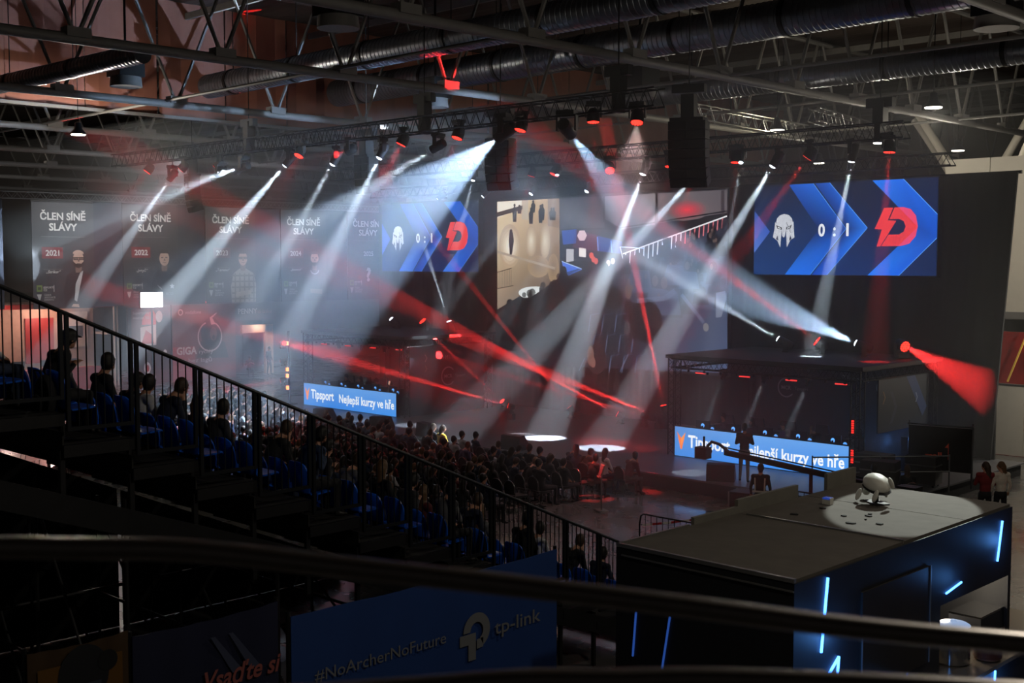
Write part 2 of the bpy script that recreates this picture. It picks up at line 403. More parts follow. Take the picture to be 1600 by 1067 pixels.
MB((-39.4, 39.5, 2.6)).box((-39.44, 39.46, 2.56), (-26.8, 39.69, 9.89)).build('housing', BLK, t)
c = CV((-39.4, 39.455, 2.6), (1, 0, 0), (0, 0, 1), .003)
c.rect(0, 0, 12.56, 7.25, (22, 22, 28), 0)
c.p([(0.0, 7.16), (3.81, 7.18), (3.86, 3.29), (1.79, 3.05), (0.0, 2.25)], [(236, 214, 170), (190, 160, 120), (96, 80, 72), (130, 112, 98), (150, 135, 120)], 1)
c.p([(0.0, 7.16), (1.61, 7.17), (1.61, 6.79), (0.0, 6.45)], (250, 242, 225), 2)
c.p([(0.0, 6.68), (1.61, 6.95), (1.61, 6.77), (0.0, 6.47)], (70, 58, 50), 3)
c.p([(1.55, 7.17), (1.95, 7.17), (1.96, 6.28), (1.55, 6.34)], (196, 182, 160), 3)
c.p([(3.13, 7.17), (3.81, 7.18), (3.82, 5.88), (3.14, 6.01)], (150, 125, 100), 2)
c.ell(0.8, 5.14, 0.70, 1.00, (189, 166, 137), 2.0, 16)
c.ell(0.8, 5.14, 0.58, 0.83, (202, 183, 156), 2.1, 16)
c.ell(0.8, 5.14, 0.46, 0.67, (215, 200, 176), 2.2, 16)
c.ell(0.8, 5.14, 0.35, 0.50, (228, 216, 195), 2.3, 16)
c.ell(0.8, 5.14, 0.23, 0.33, (241, 233, 214), 2.4, 16)
c.ell(0.8, 5.14, 0.11, 0.16, (255, 250, 234), 2.5, 16)
c.ell(2.13, 5.37, 0.34, 0.70, (185, 161, 131), 2.0, 16)
c.ell(2.13, 5.37, 0.28, 0.59, (194, 173, 145), 2.1, 16)
c.ell(2.13, 5.37, 0.22, 0.47, (203, 185, 158), 2.2, 16)
c.ell(2.13, 5.37, 0.17, 0.35, (212, 196, 172), 2.3, 16)
c.ell(2.13, 5.37, 0.11, 0.24, (222, 208, 185), 2.4, 16)
c.ell(2.13, 5.37, 0.05, 0.12, (231, 220, 199), 2.5, 16)
c.ell(2.97, 5.36, 0.31, 0.78, (183, 160, 129), 2.0, 16)
c.ell(2.97, 5.36, 0.26, 0.65, (191, 170, 141), 2.1, 16)
c.ell(2.97, 5.36, 0.21, 0.52, (199, 180, 152), 2.2, 16)
c.ell(2.97, 5.36, 0.16, 0.39, (207, 190, 164), 2.3, 16)
c.ell(2.97, 5.36, 0.11, 0.26, (215, 200, 176), 2.4, 16)
c.ell(2.97, 5.36, 0.05, 0.13, (223, 210, 187), 2.5, 16)
c.ell(3.47, 4.14, 0.33, 0.65, (169, 144, 113), 2.0, 16)
c.ell(3.47, 4.14, 0.28, 0.54, (162, 138, 109), 2.1, 16)
c.ell(3.47, 4.14, 0.22, 0.43, (156, 132, 105), 2.2, 16)
c.ell(3.47, 4.14, 0.17, 0.32, (149, 126, 100), 2.3, 16)
c.ell(3.47, 4.14, 0.11, 0.21, (142, 120, 96), 2.4, 16)
c.ell(3.47, 4.14, 0.06, 0.11, (136, 114, 92), 2.5, 16)
c.ell(2.58, 4.22, 0.67, 0.49, (170, 145, 114), 2.0, 16)
c.ell(2.58, 4.22, 0.56, 0.41, (165, 140, 111), 2.1, 16)
c.ell(2.58, 4.22, 0.45, 0.33, (160, 135, 107), 2.2, 16)
c.ell(2.58, 4.22, 0.34, 0.24, (154, 130, 104), 2.3, 16)
c.ell(2.58, 4.22, 0.23, 0.16, (149, 126, 100), 2.4, 16)
c.ell(2.58, 4.22, 0.11, 0.08, (144, 121, 97), 2.5, 16)
c.line((0.0, 4.89), (3.58, 4.14), 0.107, (176, 160, 142), 3)
c.p([(1.01, 6.22), (1.22, 6.22), (1.25, 6.74), (1.11, 6.97), (0.97, 6.75)], (44, 38, 36), 4)
c.ell(1.11, 6.97, 0.07, 0.07, (40, 34, 32), 4, 8)
c.p([(2.02, 6.12), (2.23, 6.11), (2.26, 6.57), (2.13, 6.77), (1.99, 6.58)], (44, 38, 36), 4)
c.ell(2.13, 6.77, 0.06, 0.07, (40, 34, 32), 4, 8)
c.p([(2.16, 6.61), (2.36, 6.6), (2.4, 6.94), (2.26, 7.1), (2.13, 6.95)], (44, 38, 36), 4)
c.ell(2.26, 7.1, 0.07, 0.06, (40, 34, 32), 4, 8)
c.p([(2.61, 6.14), (2.81, 6.14), (2.85, 6.65), (2.71, 6.88), (2.58, 6.66)], (44, 38, 36), 4)
c.ell(2.71, 6.88, 0.07, 0.06, (40, 34, 32), 4, 8)
c.p([(2.72, 6.26), (2.92, 6.26), (2.96, 6.71), (2.82, 6.91), (2.69, 6.72)], (44, 38, 36), 4)
c.ell(2.82, 6.91, 0.07, 0.07, (40, 34, 32), 4, 8)
c.p([(1.31, 6.59), (1.52, 6.58), (1.55, 6.81), (1.41, 6.92), (1.28, 6.82)], (44, 38, 36), 4)
c.ell(1.41, 6.92, 0.07, 0.06, (40, 34, 32), 4, 8)
c.p([(3.26, 6.25), (3.46, 6.25), (3.49, 6.59), (3.36, 6.74), (3.22, 6.59)], (44, 38, 36), 4)
c.ell(3.36, 6.74, 0.06, 0.06, (40, 34, 32), 4, 8)
c.p([(3.39, 6.25), (3.59, 6.24), (3.62, 6.58), (3.49, 6.73), (3.36, 6.59)], (44, 38, 36), 4)
c.ell(3.49, 6.73, 0.06, 0.07, (40, 34, 32), 4, 8)
c.p([(0.81, 4.76), (0.95, 4.76), (1.07, 5.38), (1.0, 5.76), (0.79, 5.77), (0.74, 5.39)], (14, 12, 14), 4)
c.ell(0.89, 5.81, 0.09, 0.09, (14, 12, 14), 4, 12)
c.line((0.05, 3.95), (0.05, 3.23), 0.018, (34, 30, 30), 4)
c.line((0.15, 3.97), (0.15, 3.25), 0.018, (34, 30, 30), 4)
c.line((0.26, 3.99), (0.26, 3.27), 0.018, (34, 30, 30), 4)
c.line((0.37, 4.01), (0.37, 3.29), 0.018, (34, 30, 30), 4)
c.line((0.48, 4.02), (0.48, 3.31), 0.018, (34, 30, 30), 4)
c.line((0.58, 4.04), (0.58, 3.32), 0.018, (34, 30, 30), 4)
c.line((0.69, 4.06), (0.69, 3.34), 0.018, (34, 30, 30), 4)
c.line((0.8, 4.08), (0.8, 3.36), 0.018, (34, 30, 30), 4)
c.line((0.9, 4.09), (0.9, 3.38), 0.018, (34, 30, 30), 4)
c.line((0.0, 3.95), (0.93, 4.14), 0.030, (34, 30, 30), 4)
c.line((0.0, 3.2), (1.04, 3.36), 0.030, (34, 30, 30), 4)
c.p([(3.85, 7.18), (6.31, 7.18), (6.37, 5.87), (3.85, 5.85)], (66, 61, 70), 1)
c.p([(6.36, 7.17), (9.07, 7.19), (9.06, 5.93), (7.33, 5.79), (6.4, 6.22)], [(120, 118, 124), (132, 128, 132), (118, 116, 124), (96, 96, 104), (90, 88, 96)], 1)
c.p([(9.17, 7.19), (12.5, 7.2), (12.51, 6.32), (9.19, 5.98)], [(112, 106, 112), (90, 84, 90), (96, 86, 92), (104, 100, 108)], 1)
c.ell(10.62, 6.48, 1.05, 0.44, (110, 96, 100), 2.0, 22)
c.ell(10.62, 6.48, 0.90, 0.38, (130, 90, 96), 2.1, 22)
c.ell(10.62, 6.48, 0.76, 0.32, (150, 84, 92), 2.2, 22)
c.ell(10.62, 6.48, 0.61, 0.25, (170, 78, 88), 2.3, 22)
c.ell(10.62, 6.48, 0.46, 0.19, (190, 72, 84), 2.4, 22)
c.ell(10.62, 6.48, 0.31, 0.13, (210, 66, 80), 2.5, 22)
c.ell(10.62, 6.48, 0.16, 0.06, (230, 60, 76), 2.6, 22)
c.line((6.33, 7.17), (6.34, 6.1), 0.107, (22, 20, 24), 3)
c.line((9.1, 7.19), (9.08, 5.89), 0.122, (22, 20, 24), 3)
c.line((12.29, 7.18), (12.3, 6.25), 0.152, (60, 52, 58), 2)
c.line((7.23, 5.84), (12.51, 6.38), 0.053, (20, 20, 24), 4)
c.line((7.52, 5.75), (12.51, 6.23), 0.030, (20, 20, 24), 4)
c.p([(6.4, 5.79), (7.92, 5.61), (9.54, 5.36), (12.51, 6.18), (12.54, 4.6), (7.34, 4.46), (3.86, 4.46), (3.85, 5.85)], (40, 40, 52), 2)
c.p([(3.96, 5.78), (4.82, 5.83), (4.79, 5.22), (4.04, 5.17)], (46, 84, 170), 3)
c.p([(4.76, 5.8), (5.98, 5.55), (6.1, 4.87), (4.58, 5.04)], (88, 40, 74), 3)
c.p([(5.98, 5.53), (7.33, 5.27), (7.33, 4.76), (6.1, 4.87)], (34, 66, 148), 3)
c.ell(5.13, 5.55, 0.28, 0.25, (226, 196, 204), 4, 6)
c.line((5.98, 5.48), (6.04, 4.89), 0.046, (120, 170, 255), 4)
c.line((6.73, 5.32), (6.79, 4.81), 0.046, (120, 170, 255), 4)
c.p([(4.23, 4.99), (4.66, 4.98), (4.66, 4.46), (4.23, 4.42)], (190, 190, 196), 3)
c.p([(4.96, 5.04), (5.35, 5.0), (5.35, 4.62), (4.96, 4.66)], (250, 244, 240), 3)
c.p([(3.97, 4.46), (5.17, 4.11), (4.37, 3.84), (4.09, 3.94)], (64, 118, 226), 3)
c.line((3.97, 4.45), (5.17, 4.11), 0.038, (190, 215, 255), 4)
c.ell(5.77, 4.54, 0.12, 0.14, (226, 90, 70), 4, 8)
c.ell(5.66, 4.7, 0.13, 0.14, (226, 90, 70), 4, 8)
c.ell(5.92, 4.46, 0.12, 0.14, (226, 90, 70), 4, 8)
c.ell(6.43, 4.23, 0.13, 0.14, (210, 180, 170), 4, 8)
c.ell(6.59, 4.38, 0.12, 0.14, (210, 180, 170), 4, 8)
c.ell(6.84, 4.46, 0.12, 0.14, (210, 180, 170), 4, 8)
c.ell(2.42, 3.04, 1.07, 0.30, (232, 238, 238), 2, 20)
c.p([(0.0, 2.21), (1.09, 2.7), (2.02, 2.8), (3.36, 3.49), (4.24, 3.98), (5.3, 4.22), (7.24, 4.46), (8.02, 4.62), (9.63, 5.13), (12.52, 5.82), (12.6, 0.13), (7.37, -0.02), (-0.01, -0.32)], [(40, 34, 36), (30, 26, 28), (30, 26, 28), (24, 22, 26), (22, 22, 28), (30, 32, 42), (44, 50, 66), (40, 46, 62), (44, 50, 66), (60, 64, 84), (72, 88, 122), (26, 28, 38), (30, 28, 32)], 3)
c.line((7.38, 4.76), (12.51, 6.19), 0.053, (250, 250, 255), 6)
c.line((7.23, 5.06), (7.39, 4.54), 0.046, (240, 245, 255), 6)
c.line((7.23, 5.05), (8.5, 4.98), 0.038, (200, 220, 255), 6)
c.line((7.53, 4.79), (7.5, 4.19), 0.053, (240, 244, 252), 5)
c.line((7.77, 4.85), (7.74, 4.26), 0.053, (240, 244, 252), 5)
c.line((8.02, 4.92), (7.98, 4.34), 0.053, (240, 244, 252), 5)
c.line((8.25, 4.99), (8.22, 4.42), 0.053, (240, 244, 252), 5)
c.line((8.49, 5.06), (8.46, 4.49), 0.053, (240, 244, 252), 5)
c.line((8.73, 5.12), (8.7, 4.57), 0.053, (240, 244, 252), 5)
c.line((8.96, 5.19), (8.93, 4.64), 0.053, (240, 244, 252), 5)
c.line((9.2, 5.26), (9.16, 4.72), 0.053, (240, 244, 252), 5)
c.line((9.43, 5.32), (9.4, 4.79), 0.053, (240, 244, 252), 5)
c.line((9.66, 5.39), (9.63, 4.87), 0.053, (240, 244, 252), 5)
c.line((9.89, 5.45), (9.86, 4.94), 0.053, (240, 244, 252), 5)
c.line((10.11, 5.51), (10.08, 5.01), 0.053, (240, 244, 252), 5)
c.line((10.34, 5.58), (10.31, 5.08), 0.053, (240, 244, 252), 5)
c.line((10.56, 5.64), (10.53, 5.15), 0.053, (230, 120, 130), 5)
c.line((10.79, 5.7), (10.75, 5.23), 0.053, (230, 120, 130), 5)
c.line((11.01, 5.77), (10.98, 5.3), 0.053, (230, 120, 130), 5)
c.line((11.23, 5.83), (11.2, 5.37), 0.053, (230, 120, 130), 5)
c.line((11.44, 5.89), (11.41, 5.44), 0.053, (230, 120, 130), 5)
c.line((11.66, 5.95), (11.63, 5.51), 0.053, (230, 120, 130), 5)
c.line((11.88, 6.01), (11.85, 5.57), 0.053, (230, 120, 130), 5)
c.line((12.09, 6.07), (12.06, 5.64), 0.053, (230, 120, 130), 5)
c.line((12.3, 6.13), (12.27, 5.71), 0.053, (230, 120, 130), 5)
c.ell(2.8, 2.29, 0.23, 0.22, (26, 24, 30), 5, 9)
c.p([(2.41, 1.67), (3.19, 1.69), (3.1, 2.1), (2.5, 2.08)], (26, 24, 30), 5)
c.ell(0.26, 0.33, 0.28, 0.26, (14, 12, 16), 5, 9)
c.p([(-0.24, -0.44), (0.74, -0.38), (0.63, 0.11), (-0.12, 0.07)], (14, 12, 16), 5)
c.ell(0.62, 2.03, 0.21, 0.19, (26, 24, 30), 5, 9)
c.p([(0.26, 1.46), (0.98, 1.49), (0.9, 1.85), (0.34, 1.83)], (26, 24, 30), 5)
c.ell(1.26, 2.0, 0.17, 0.16, (58, 30, 32), 5, 9)
c.p([(0.96, 1.54), (1.56, 1.56), (1.49, 1.86), (1.03, 1.84)], (58, 30, 32), 5)
c.ell(0.9, 2.34, 0.20, 0.18, (14, 12, 16), 5, 9)
c.p([(0.54, 1.79), (1.25, 1.81), (1.17, 2.17), (0.62, 2.15)], (14, 12, 16), 5)
c.ell(0.82, 2.56, 0.22, 0.19, (14, 12, 16), 5, 9)
c.p([(0.45, 1.99), (1.18, 2.02), (1.1, 2.38), (0.54, 2.37)], (14, 12, 16), 5)
c.ell(3.7, 2.77, 0.17, 0.16, (14, 12, 16), 5, 9)
c.p([(3.4, 2.3), (3.99, 2.31), (3.92, 2.62), (3.47, 2.61)], (14, 12, 16), 5)
c.ell(1.03, 2.27, 0.24, 0.22, (58, 30, 32), 5, 9)
c.p([(0.61, 1.62), (1.44, 1.65), (1.35, 2.07), (0.71, 2.05)], (58, 30, 32), 5)
c.ell(1.38, 2.55, 0.16, 0.14, (22, 18, 20), 5, 9)
c.p([(1.11, 2.14), (1.64, 2.15), (1.58, 2.42), (1.18, 2.41)], (22, 18, 20), 5)
c.ell(1.62, 1.87, 0.22, 0.20, (34, 26, 28), 5, 9)
c.p([(1.25, 1.29), (2.0, 1.32), (1.91, 1.69), (1.34, 1.67)], (34, 26, 28), 5)
c.ell(0.39, 1.8, 0.24, 0.21, (14, 12, 16), 5, 9)
c.p([(-0.02, 1.17), (0.79, 1.21), (0.7, 1.61), (0.08, 1.59)], (14, 12, 16), 5)
c.ell(2.21, 3.06, 0.21, 0.19, (22, 18, 20), 5, 9)
c.p([(1.86, 2.51), (2.56, 2.53), (2.48, 2.89), (1.95, 2.88)], (22, 18, 20), 5)
c.ell(4.01, 3.52, 0.15, 0.14, (58, 30, 32), 5, 9)
c.p([(3.76, 3.11), (4.26, 3.12), (4.2, 3.39), (3.81, 3.38)], (58, 30, 32), 5)
c.ell(1.71, 2.95, 0.14, 0.12, (14, 12, 16), 5, 9)
c.p([(1.48, 2.59), (1.94, 2.6), (1.89, 2.83), (1.53, 2.82)], (14, 12, 16), 5)
c.ell(2.85, 3.22, 0.14, 0.13, (58, 30, 32), 5, 9)
c.p([(2.61, 2.85), (3.09, 2.86), (3.03, 3.1), (2.67, 3.1)], (58, 30, 32), 5)
c.ell(1.57, 2.01, 0.23, 0.21, (22, 18, 20), 5, 9)
c.p([(1.17, 1.39), (1.96, 1.42), (1.87, 1.82), (1.27, 1.8)], (22, 18, 20), 5)
c.ell(2.67, 2.81, 0.16, 0.14, (58, 30, 32), 5, 9)
c.p([(2.41, 2.39), (2.94, 2.4), (2.88, 2.68), (2.47, 2.67)], (58, 30, 32), 5)
c.ell(3.94, 3.57, 0.15, 0.14, (14, 12, 16), 5, 9)
c.p([(3.68, 3.16), (4.2, 3.17), (4.14, 3.44), (3.74, 3.43)], (14, 12, 16), 5)
c.ell(1.68, 1.97, 0.19, 0.17, (34, 26, 28), 5, 9)
c.p([(1.36, 1.47), (2.0, 1.49), (1.93, 1.81), (1.44, 1.8)], (34, 26, 28), 5)
c.ell(1.51, 1.74, 0.24, 0.21, (34, 26, 28), 5, 9)
c.p([(1.11, 1.1), (1.92, 1.14), (1.82, 1.54), (1.2, 1.52)], (34, 26, 28), 5)
c.ell(4.15, 3.93, 0.16, 0.15, (26, 24, 30), 5, 9)
c.p([(3.87, 3.49), (4.43, 3.5), (4.36, 3.79), (3.94, 3.78)], (26, 24, 30), 5)
c.ell(3.84, 3.13, 0.15, 0.14, (34, 26, 28), 5, 9)
c.p([(3.59, 2.73), (4.09, 2.74), (4.03, 3.0), (3.65, 3.0)], (34, 26, 28), 5)
c.ell(2.05, 3.02, 0.20, 0.18, (22, 18, 20), 5, 9)
c.p([(1.7, 2.48), (2.39, 2.5), (2.31, 2.85), (1.78, 2.84)], (22, 18, 20), 5)
c.ell(3.42, 3.43, 0.19, 0.17, (26, 24, 30), 5, 9)
c.p([(3.11, 2.93), (3.74, 2.94), (3.66, 3.27), (3.18, 3.26)], (26, 24, 30), 5)
c.ell(4.07, 3.15, 0.13, 0.12, (58, 30, 32), 5, 9)
c.p([(3.86, 2.81), (4.29, 2.82), (4.24, 3.04), (3.91, 3.04)], (58, 30, 32), 5)
c.ell(1.62, 2.25, 0.16, 0.15, (26, 24, 30), 5, 9)
c.p([(1.34, 1.82), (1.9, 1.84), (1.83, 2.12), (1.41, 2.11)], (26, 24, 30), 5)
c.ell(3.76, 3.26, 0.16, 0.15, (34, 26, 28), 5, 9)
c.p([(3.5, 2.84), (4.03, 2.86), (3.97, 3.13), (3.56, 3.12)], (34, 26, 28), 5)
c.ell(2.11, 2.52, 0.16, 0.14, (58, 30, 32), 5, 9)
c.p([(1.85, 2.1), (2.37, 2.12), (2.31, 2.39), (1.91, 2.38)], (58, 30, 32), 5)
c.ell(3.55, 3.5, 0.18, 0.17, (34, 26, 28), 5, 9)
c.p([(3.24, 3.02), (3.85, 3.03), (3.78, 3.35), (3.31, 3.34)], (34, 26, 28), 5)
c.ell(0.91, 1.63, 0.23, 0.21, (26, 24, 30), 5, 9)
c.p([(0.52, 1.03), (1.29, 1.07), (1.2, 1.45), (0.62, 1.43)], (26, 24, 30), 5)
c.ell(1.74, 1.62, 0.24, 0.22, (22, 18, 20), 5, 9)
c.p([(1.33, 0.98), (2.14, 1.02), (2.05, 1.43), (1.43, 1.4)], (22, 18, 20), 5)
c.ell(3.26, 2.76, 0.16, 0.14, (58, 30, 32), 5, 9)
c.p([(3.0, 2.34), (3.53, 2.35), (3.47, 2.63), (3.06, 2.62)], (58, 30, 32), 5)
c.ell(1.38, 1.47, 0.28, 0.25, (34, 26, 28), 5, 9)
c.p([(0.91, 0.74), (1.85, 0.78), (1.74, 1.25), (1.03, 1.22)], (34, 26, 28), 5)
c.ell(2.87, 3.41, 0.16, 0.14, (34, 26, 28), 5, 9)
c.p([(2.6, 2.99), (3.14, 3.0), (3.07, 3.27), (2.67, 3.27)], (34, 26, 28), 5)
c.ell(1.47, 2.38, 0.20, 0.18, (34, 26, 28), 5, 9)
c.p([(1.14, 1.87), (1.8, 1.89), (1.72, 2.22), (1.22, 2.21)], (34, 26, 28), 5)
c.ell(1.65, 1.65, 0.25, 0.23, (34, 26, 28), 5, 9)
c.p([(1.22, 0.97), (2.08, 1.01), (1.98, 1.44), (1.32, 1.42)], (34, 26, 28), 5)
c.ell(3.87, 3.0, 0.15, 0.15, (34, 26, 28), 5, 9)
c.p([(3.59, 2.57), (4.14, 2.58), (4.07, 2.87), (3.66, 2.86)], (34, 26, 28), 5)
c.ell(4.07, 3.41, 0.13, 0.12, (34, 26, 28), 5, 9)
c.p([(3.86, 3.07), (4.29, 3.08), (4.24, 3.3), (3.91, 3.3)], (34, 26, 28), 5)
c.ell(3.99, 3.21, 0.17, 0.17, (58, 30, 32), 5, 9)
c.p([(3.7, 2.74), (4.28, 2.76), (4.21, 3.06), (3.77, 3.06)], (58, 30, 32), 5)
c.ell(0.94, 1.49, 0.25, 0.22, (58, 30, 32), 5, 9)
c.p([(0.53, 0.84), (1.36, 0.88), (1.26, 1.29), (0.63, 1.26)], (58, 30, 32), 5)
c.ell(1.44, 1.29, 0.21, 0.19, (22, 18, 20), 5, 9)
c.p([(1.09, 0.75), (1.79, 0.78), (1.71, 1.13), (1.17, 1.11)], (22, 18, 20), 5)
c.ell(1.0, 1.46, 0.19, 0.17, (14, 12, 16), 5, 9)
c.p([(0.67, 0.95), (1.32, 0.98), (1.25, 1.31), (0.75, 1.29)], (14, 12, 16), 5)
c.ell(2.67, 2.75, 0.16, 0.14, (22, 18, 20), 5, 9)
c.p([(2.41, 2.34), (2.94, 2.35), (2.87, 2.62), (2.48, 2.61)], (22, 18, 20), 5)
c.ell(3.73, 2.82, 0.17, 0.15, (26, 24, 30), 5, 9)
c.p([(3.45, 2.36), (4.02, 2.38), (3.95, 2.67), (3.51, 2.66)], (26, 24, 30), 5)
c.ell(0.29, 1.58, 0.23, 0.21, (26, 24, 30), 5, 9)
c.p([(-0.12, 0.95), (0.69, 0.98), (0.59, 1.38), (-0.02, 1.36)], (26, 24, 30), 5)
c.ell(1.07, 1.97, 0.19, 0.17, (34, 26, 28), 5, 9)
c.p([(0.74, 1.45), (1.4, 1.48), (1.32, 1.81), (0.81, 1.79)], (34, 26, 28), 5)
c.ell(3.76, 3.02, 0.16, 0.15, (22, 18, 20), 5, 9)
c.p([(3.47, 2.57), (4.04, 2.58), (3.97, 2.87), (3.54, 2.87)], (22, 18, 20), 5)
c.ell(2.4, 2.83, 0.18, 0.16, (26, 24, 30), 5, 9)
c.p([(2.11, 2.36), (2.7, 2.38), (2.63, 2.68), (2.18, 2.67)], (26, 24, 30), 5)
c.ell(1.35, 2.6, 0.18, 0.16, (26, 24, 30), 5, 9)
c.p([(1.05, 2.13), (1.66, 2.15), (1.59, 2.46), (1.12, 2.44)], (26, 24, 30), 5)
c.ell(2.79, 3.22, 0.17, 0.16, (26, 24, 30), 5, 9)
c.p([(2.51, 2.77), (3.08, 2.79), (3.01, 3.08), (2.58, 3.07)], (26, 24, 30), 5)
c.ell(2.08, 2.93, 0.14, 0.13, (22, 18, 20), 5, 9)
c.p([(1.85, 2.57), (2.32, 2.58), (2.26, 2.82), (1.9, 2.81)], (22, 18, 20), 5)
c.ell(1.72, 1.43, 0.23, 0.21, (34, 26, 28), 5, 9)
c.p([(1.33, 0.82), (2.11, 0.86), (2.02, 1.25), (1.42, 1.22)], (34, 26, 28), 5)
c.ell(2.86, 2.88, 0.16, 0.15, (14, 12, 16), 5, 9)
c.p([(2.58, 2.44), (3.14, 2.45), (3.07, 2.74), (2.64, 2.73)], (14, 12, 16), 5)
c.ell(2.21, 2.08, 0.19, 0.17, (14, 12, 16), 5, 9)
c.p([(1.89, 1.57), (2.54, 1.59), (2.46, 1.92), (1.97, 1.9)], (14, 12, 16), 5)
c.ell(2.58, 1.96, 0.21, 0.18, (58, 30, 32), 5, 9)
c.p([(2.24, 1.41), (2.93, 1.43), (2.85, 1.79), (2.32, 1.77)], (58, 30, 32), 5)
c.ell(0.33, 1.7, 0.27, 0.24, (14, 12, 16), 5, 9)
c.p([(-0.13, 1.0), (0.78, 1.04), (0.68, 1.49), (-0.02, 1.46)], (14, 12, 16), 5)
c.ell(2.07, 2.17, 0.19, 0.17, (34, 26, 28), 5, 9)
c.p([(1.74, 1.65), (2.39, 1.68), (2.32, 2.01), (1.81, 1.99)], (34, 26, 28), 5)
c.ell(0.23, 1.56, 0.22, 0.20, (26, 24, 30), 5, 9)
c.p([(-0.16, 0.96), (0.61, 1.0), (0.52, 1.38), (-0.07, 1.35)], (26, 24, 30), 5)
c.ell(1.41, 1.37, 0.20, 0.18, (34, 26, 28), 5, 9)
c.p([(1.07, 0.84), (1.75, 0.87), (1.67, 1.21), (1.15, 1.19)], (34, 26, 28), 5)
c.ell(3.68, 3.43, 0.15, 0.14, (58, 30, 32), 5, 9)
c.p([(3.42, 3.02), (3.93, 3.03), (3.87, 3.3), (3.48, 3.29)], (58, 30, 32), 5)
c.ell(2.4, 1.88, 0.25, 0.23, (22, 18, 20), 5, 9)
c.p([(1.99, 1.22), (2.82, 1.26), (2.72, 1.68), (2.08, 1.66)], (22, 18, 20), 5)
c.ell(3.25, 2.97, 0.16, 0.14, (34, 26, 28), 5, 9)
c.p([(2.99, 2.55), (3.51, 2.56), (3.45, 2.83), (3.05, 2.83)], (34, 26, 28), 5)
c.ell(3.08, 3.12, 0.17, 0.17, (26, 24, 30), 5, 9)
c.p([(2.77, 2.65), (3.38, 2.66), (3.3, 2.97), (2.85, 2.96)], (26, 24, 30), 5)
c.ell(0.59, 1.44, 0.25, 0.22, (22, 18, 20), 5, 9)
c.p([(0.16, 0.78), (1.01, 0.81), (0.92, 1.24), (0.27, 1.21)], (22, 18, 20), 5)
c.ell(3.81, 3.79, 0.16, 0.15, (58, 30, 32), 5, 9)
c.p([(3.54, 3.37), (4.08, 3.38), (4.01, 3.65), (3.61, 3.65)], (58, 30, 32), 5)
c.ell(2.68, 2.0, 0.21, 0.19, (58, 30, 32), 5, 9)
c.p([(2.31, 1.41), (3.04, 1.44), (2.96, 1.81), (2.4, 1.8)], (58, 30, 32), 5)
c.ell(2.19, 2.02, 0.24, 0.22, (58, 30, 32), 5, 9)
c.p([(1.78, 1.37), (2.6, 1.4), (2.5, 1.82), (1.87, 1.79)], (58, 30, 32), 5)
c.ell(3.48, 2.79, 0.19, 0.17, (58, 30, 32), 5, 9)
c.p([(3.16, 2.28), (3.8, 2.3), (3.72, 2.63), (3.23, 2.62)], (58, 30, 32), 5)
c.ell(2.61, 2.64, 0.17, 0.15, (14, 12, 16), 5, 9)
c.p([(2.34, 2.2), (2.89, 2.22), (2.83, 2.51), (2.4, 2.49)], (14, 12, 16), 5)
c.ell(2.17, 2.37, 0.17, 0.16, (14, 12, 16), 5, 9)
c.p([(1.87, 1.9), (2.47, 1.92), (2.4, 2.22), (1.94, 2.21)], (14, 12, 16), 5)
c.ell(4.07, 4.06, 0.20, 0.19, (16, 16, 22), 6, 10)
c.p([(3.76, 3.4), (4.39, 3.41), (4.33, 3.89), (3.82, 3.88)], (24, 26, 36), 6)
c.ell(4.45, 3.5, 0.17, 0.17, (16, 16, 22), 6, 10)
c.p([(4.18, 2.91), (4.73, 2.93), (4.68, 3.35), (4.23, 3.34)], (24, 26, 36), 6)
c.ell(5.3, 4.15, 0.19, 0.18, (16, 16, 22), 6, 10)
c.p([(5.0, 3.5), (5.6, 3.51), (5.54, 3.98), (5.05, 3.97)], (24, 26, 36), 6)
c.ell(5.56, 4.27, 0.19, 0.18, (16, 16, 22), 6, 10)
c.p([(5.26, 3.62), (5.86, 3.63), (5.8, 4.1), (5.32, 4.09)], (24, 26, 36), 6)
c.ell(6.43, 4.23, 0.17, 0.16, (16, 16, 22), 6, 10)
c.p([(6.18, 3.66), (6.7, 3.67), (6.65, 4.08), (6.22, 4.08)], (24, 26, 36), 6)
c.ell(7.53, 4.54, 0.18, 0.18, (16, 16, 22), 6, 10)
c.p([(7.25, 3.91), (7.82, 3.92), (7.76, 4.37), (7.3, 4.37)], (24, 26, 36), 6)
c.ell(8.32, 4.39, 0.28, 0.29, (16, 16, 22), 6, 10)
c.p([(7.86, 3.35), (8.79, 3.36), (8.69, 4.11), (7.94, 4.11)], (24, 26, 36), 6)
c.ell(9.59, 5.28, 0.18, 0.20, (16, 16, 22), 6, 10)
c.p([(9.29, 4.61), (9.89, 4.61), (9.83, 5.1), (9.34, 5.11)], (24, 26, 36), 6)
c.ell(10.23, 5.13, 0.17, 0.17, (16, 16, 22), 6, 10)
c.p([(9.97, 4.53), (10.5, 4.53), (10.45, 4.97), (10.02, 4.97)], (24, 26, 36), 6)
c.ell(10.91, 5.12, 0.18, 0.19, (16, 16, 22), 6, 10)
c.p([(10.63, 4.46), (11.2, 4.46), (11.14, 4.94), (10.68, 4.95)], (24, 26, 36), 6)
c.ell(11.79, 5.4, 0.23, 0.25, (16, 16, 22), 6, 10)
c.p([(11.44, 4.56), (12.16, 4.56), (12.09, 5.17), (11.5, 5.18)], (24, 26, 36), 6)
c.p([(9.65, 3.86), (10.16, 3.87), (10.08, 4.2), (9.71, 4.2)], (22, 24, 32), 5)
c.ell(9.9, 4.32, 0.14, 0.15, (15, 16, 22), 5, 9)
c.ell(9.84, 4.32, 0.06, 0.09, (104, 84, 80), 6, 7)
c.p([(8.95, 3.32), (9.63, 3.33), (9.53, 3.77), (9.04, 3.76)], (48, 54, 72), 5)
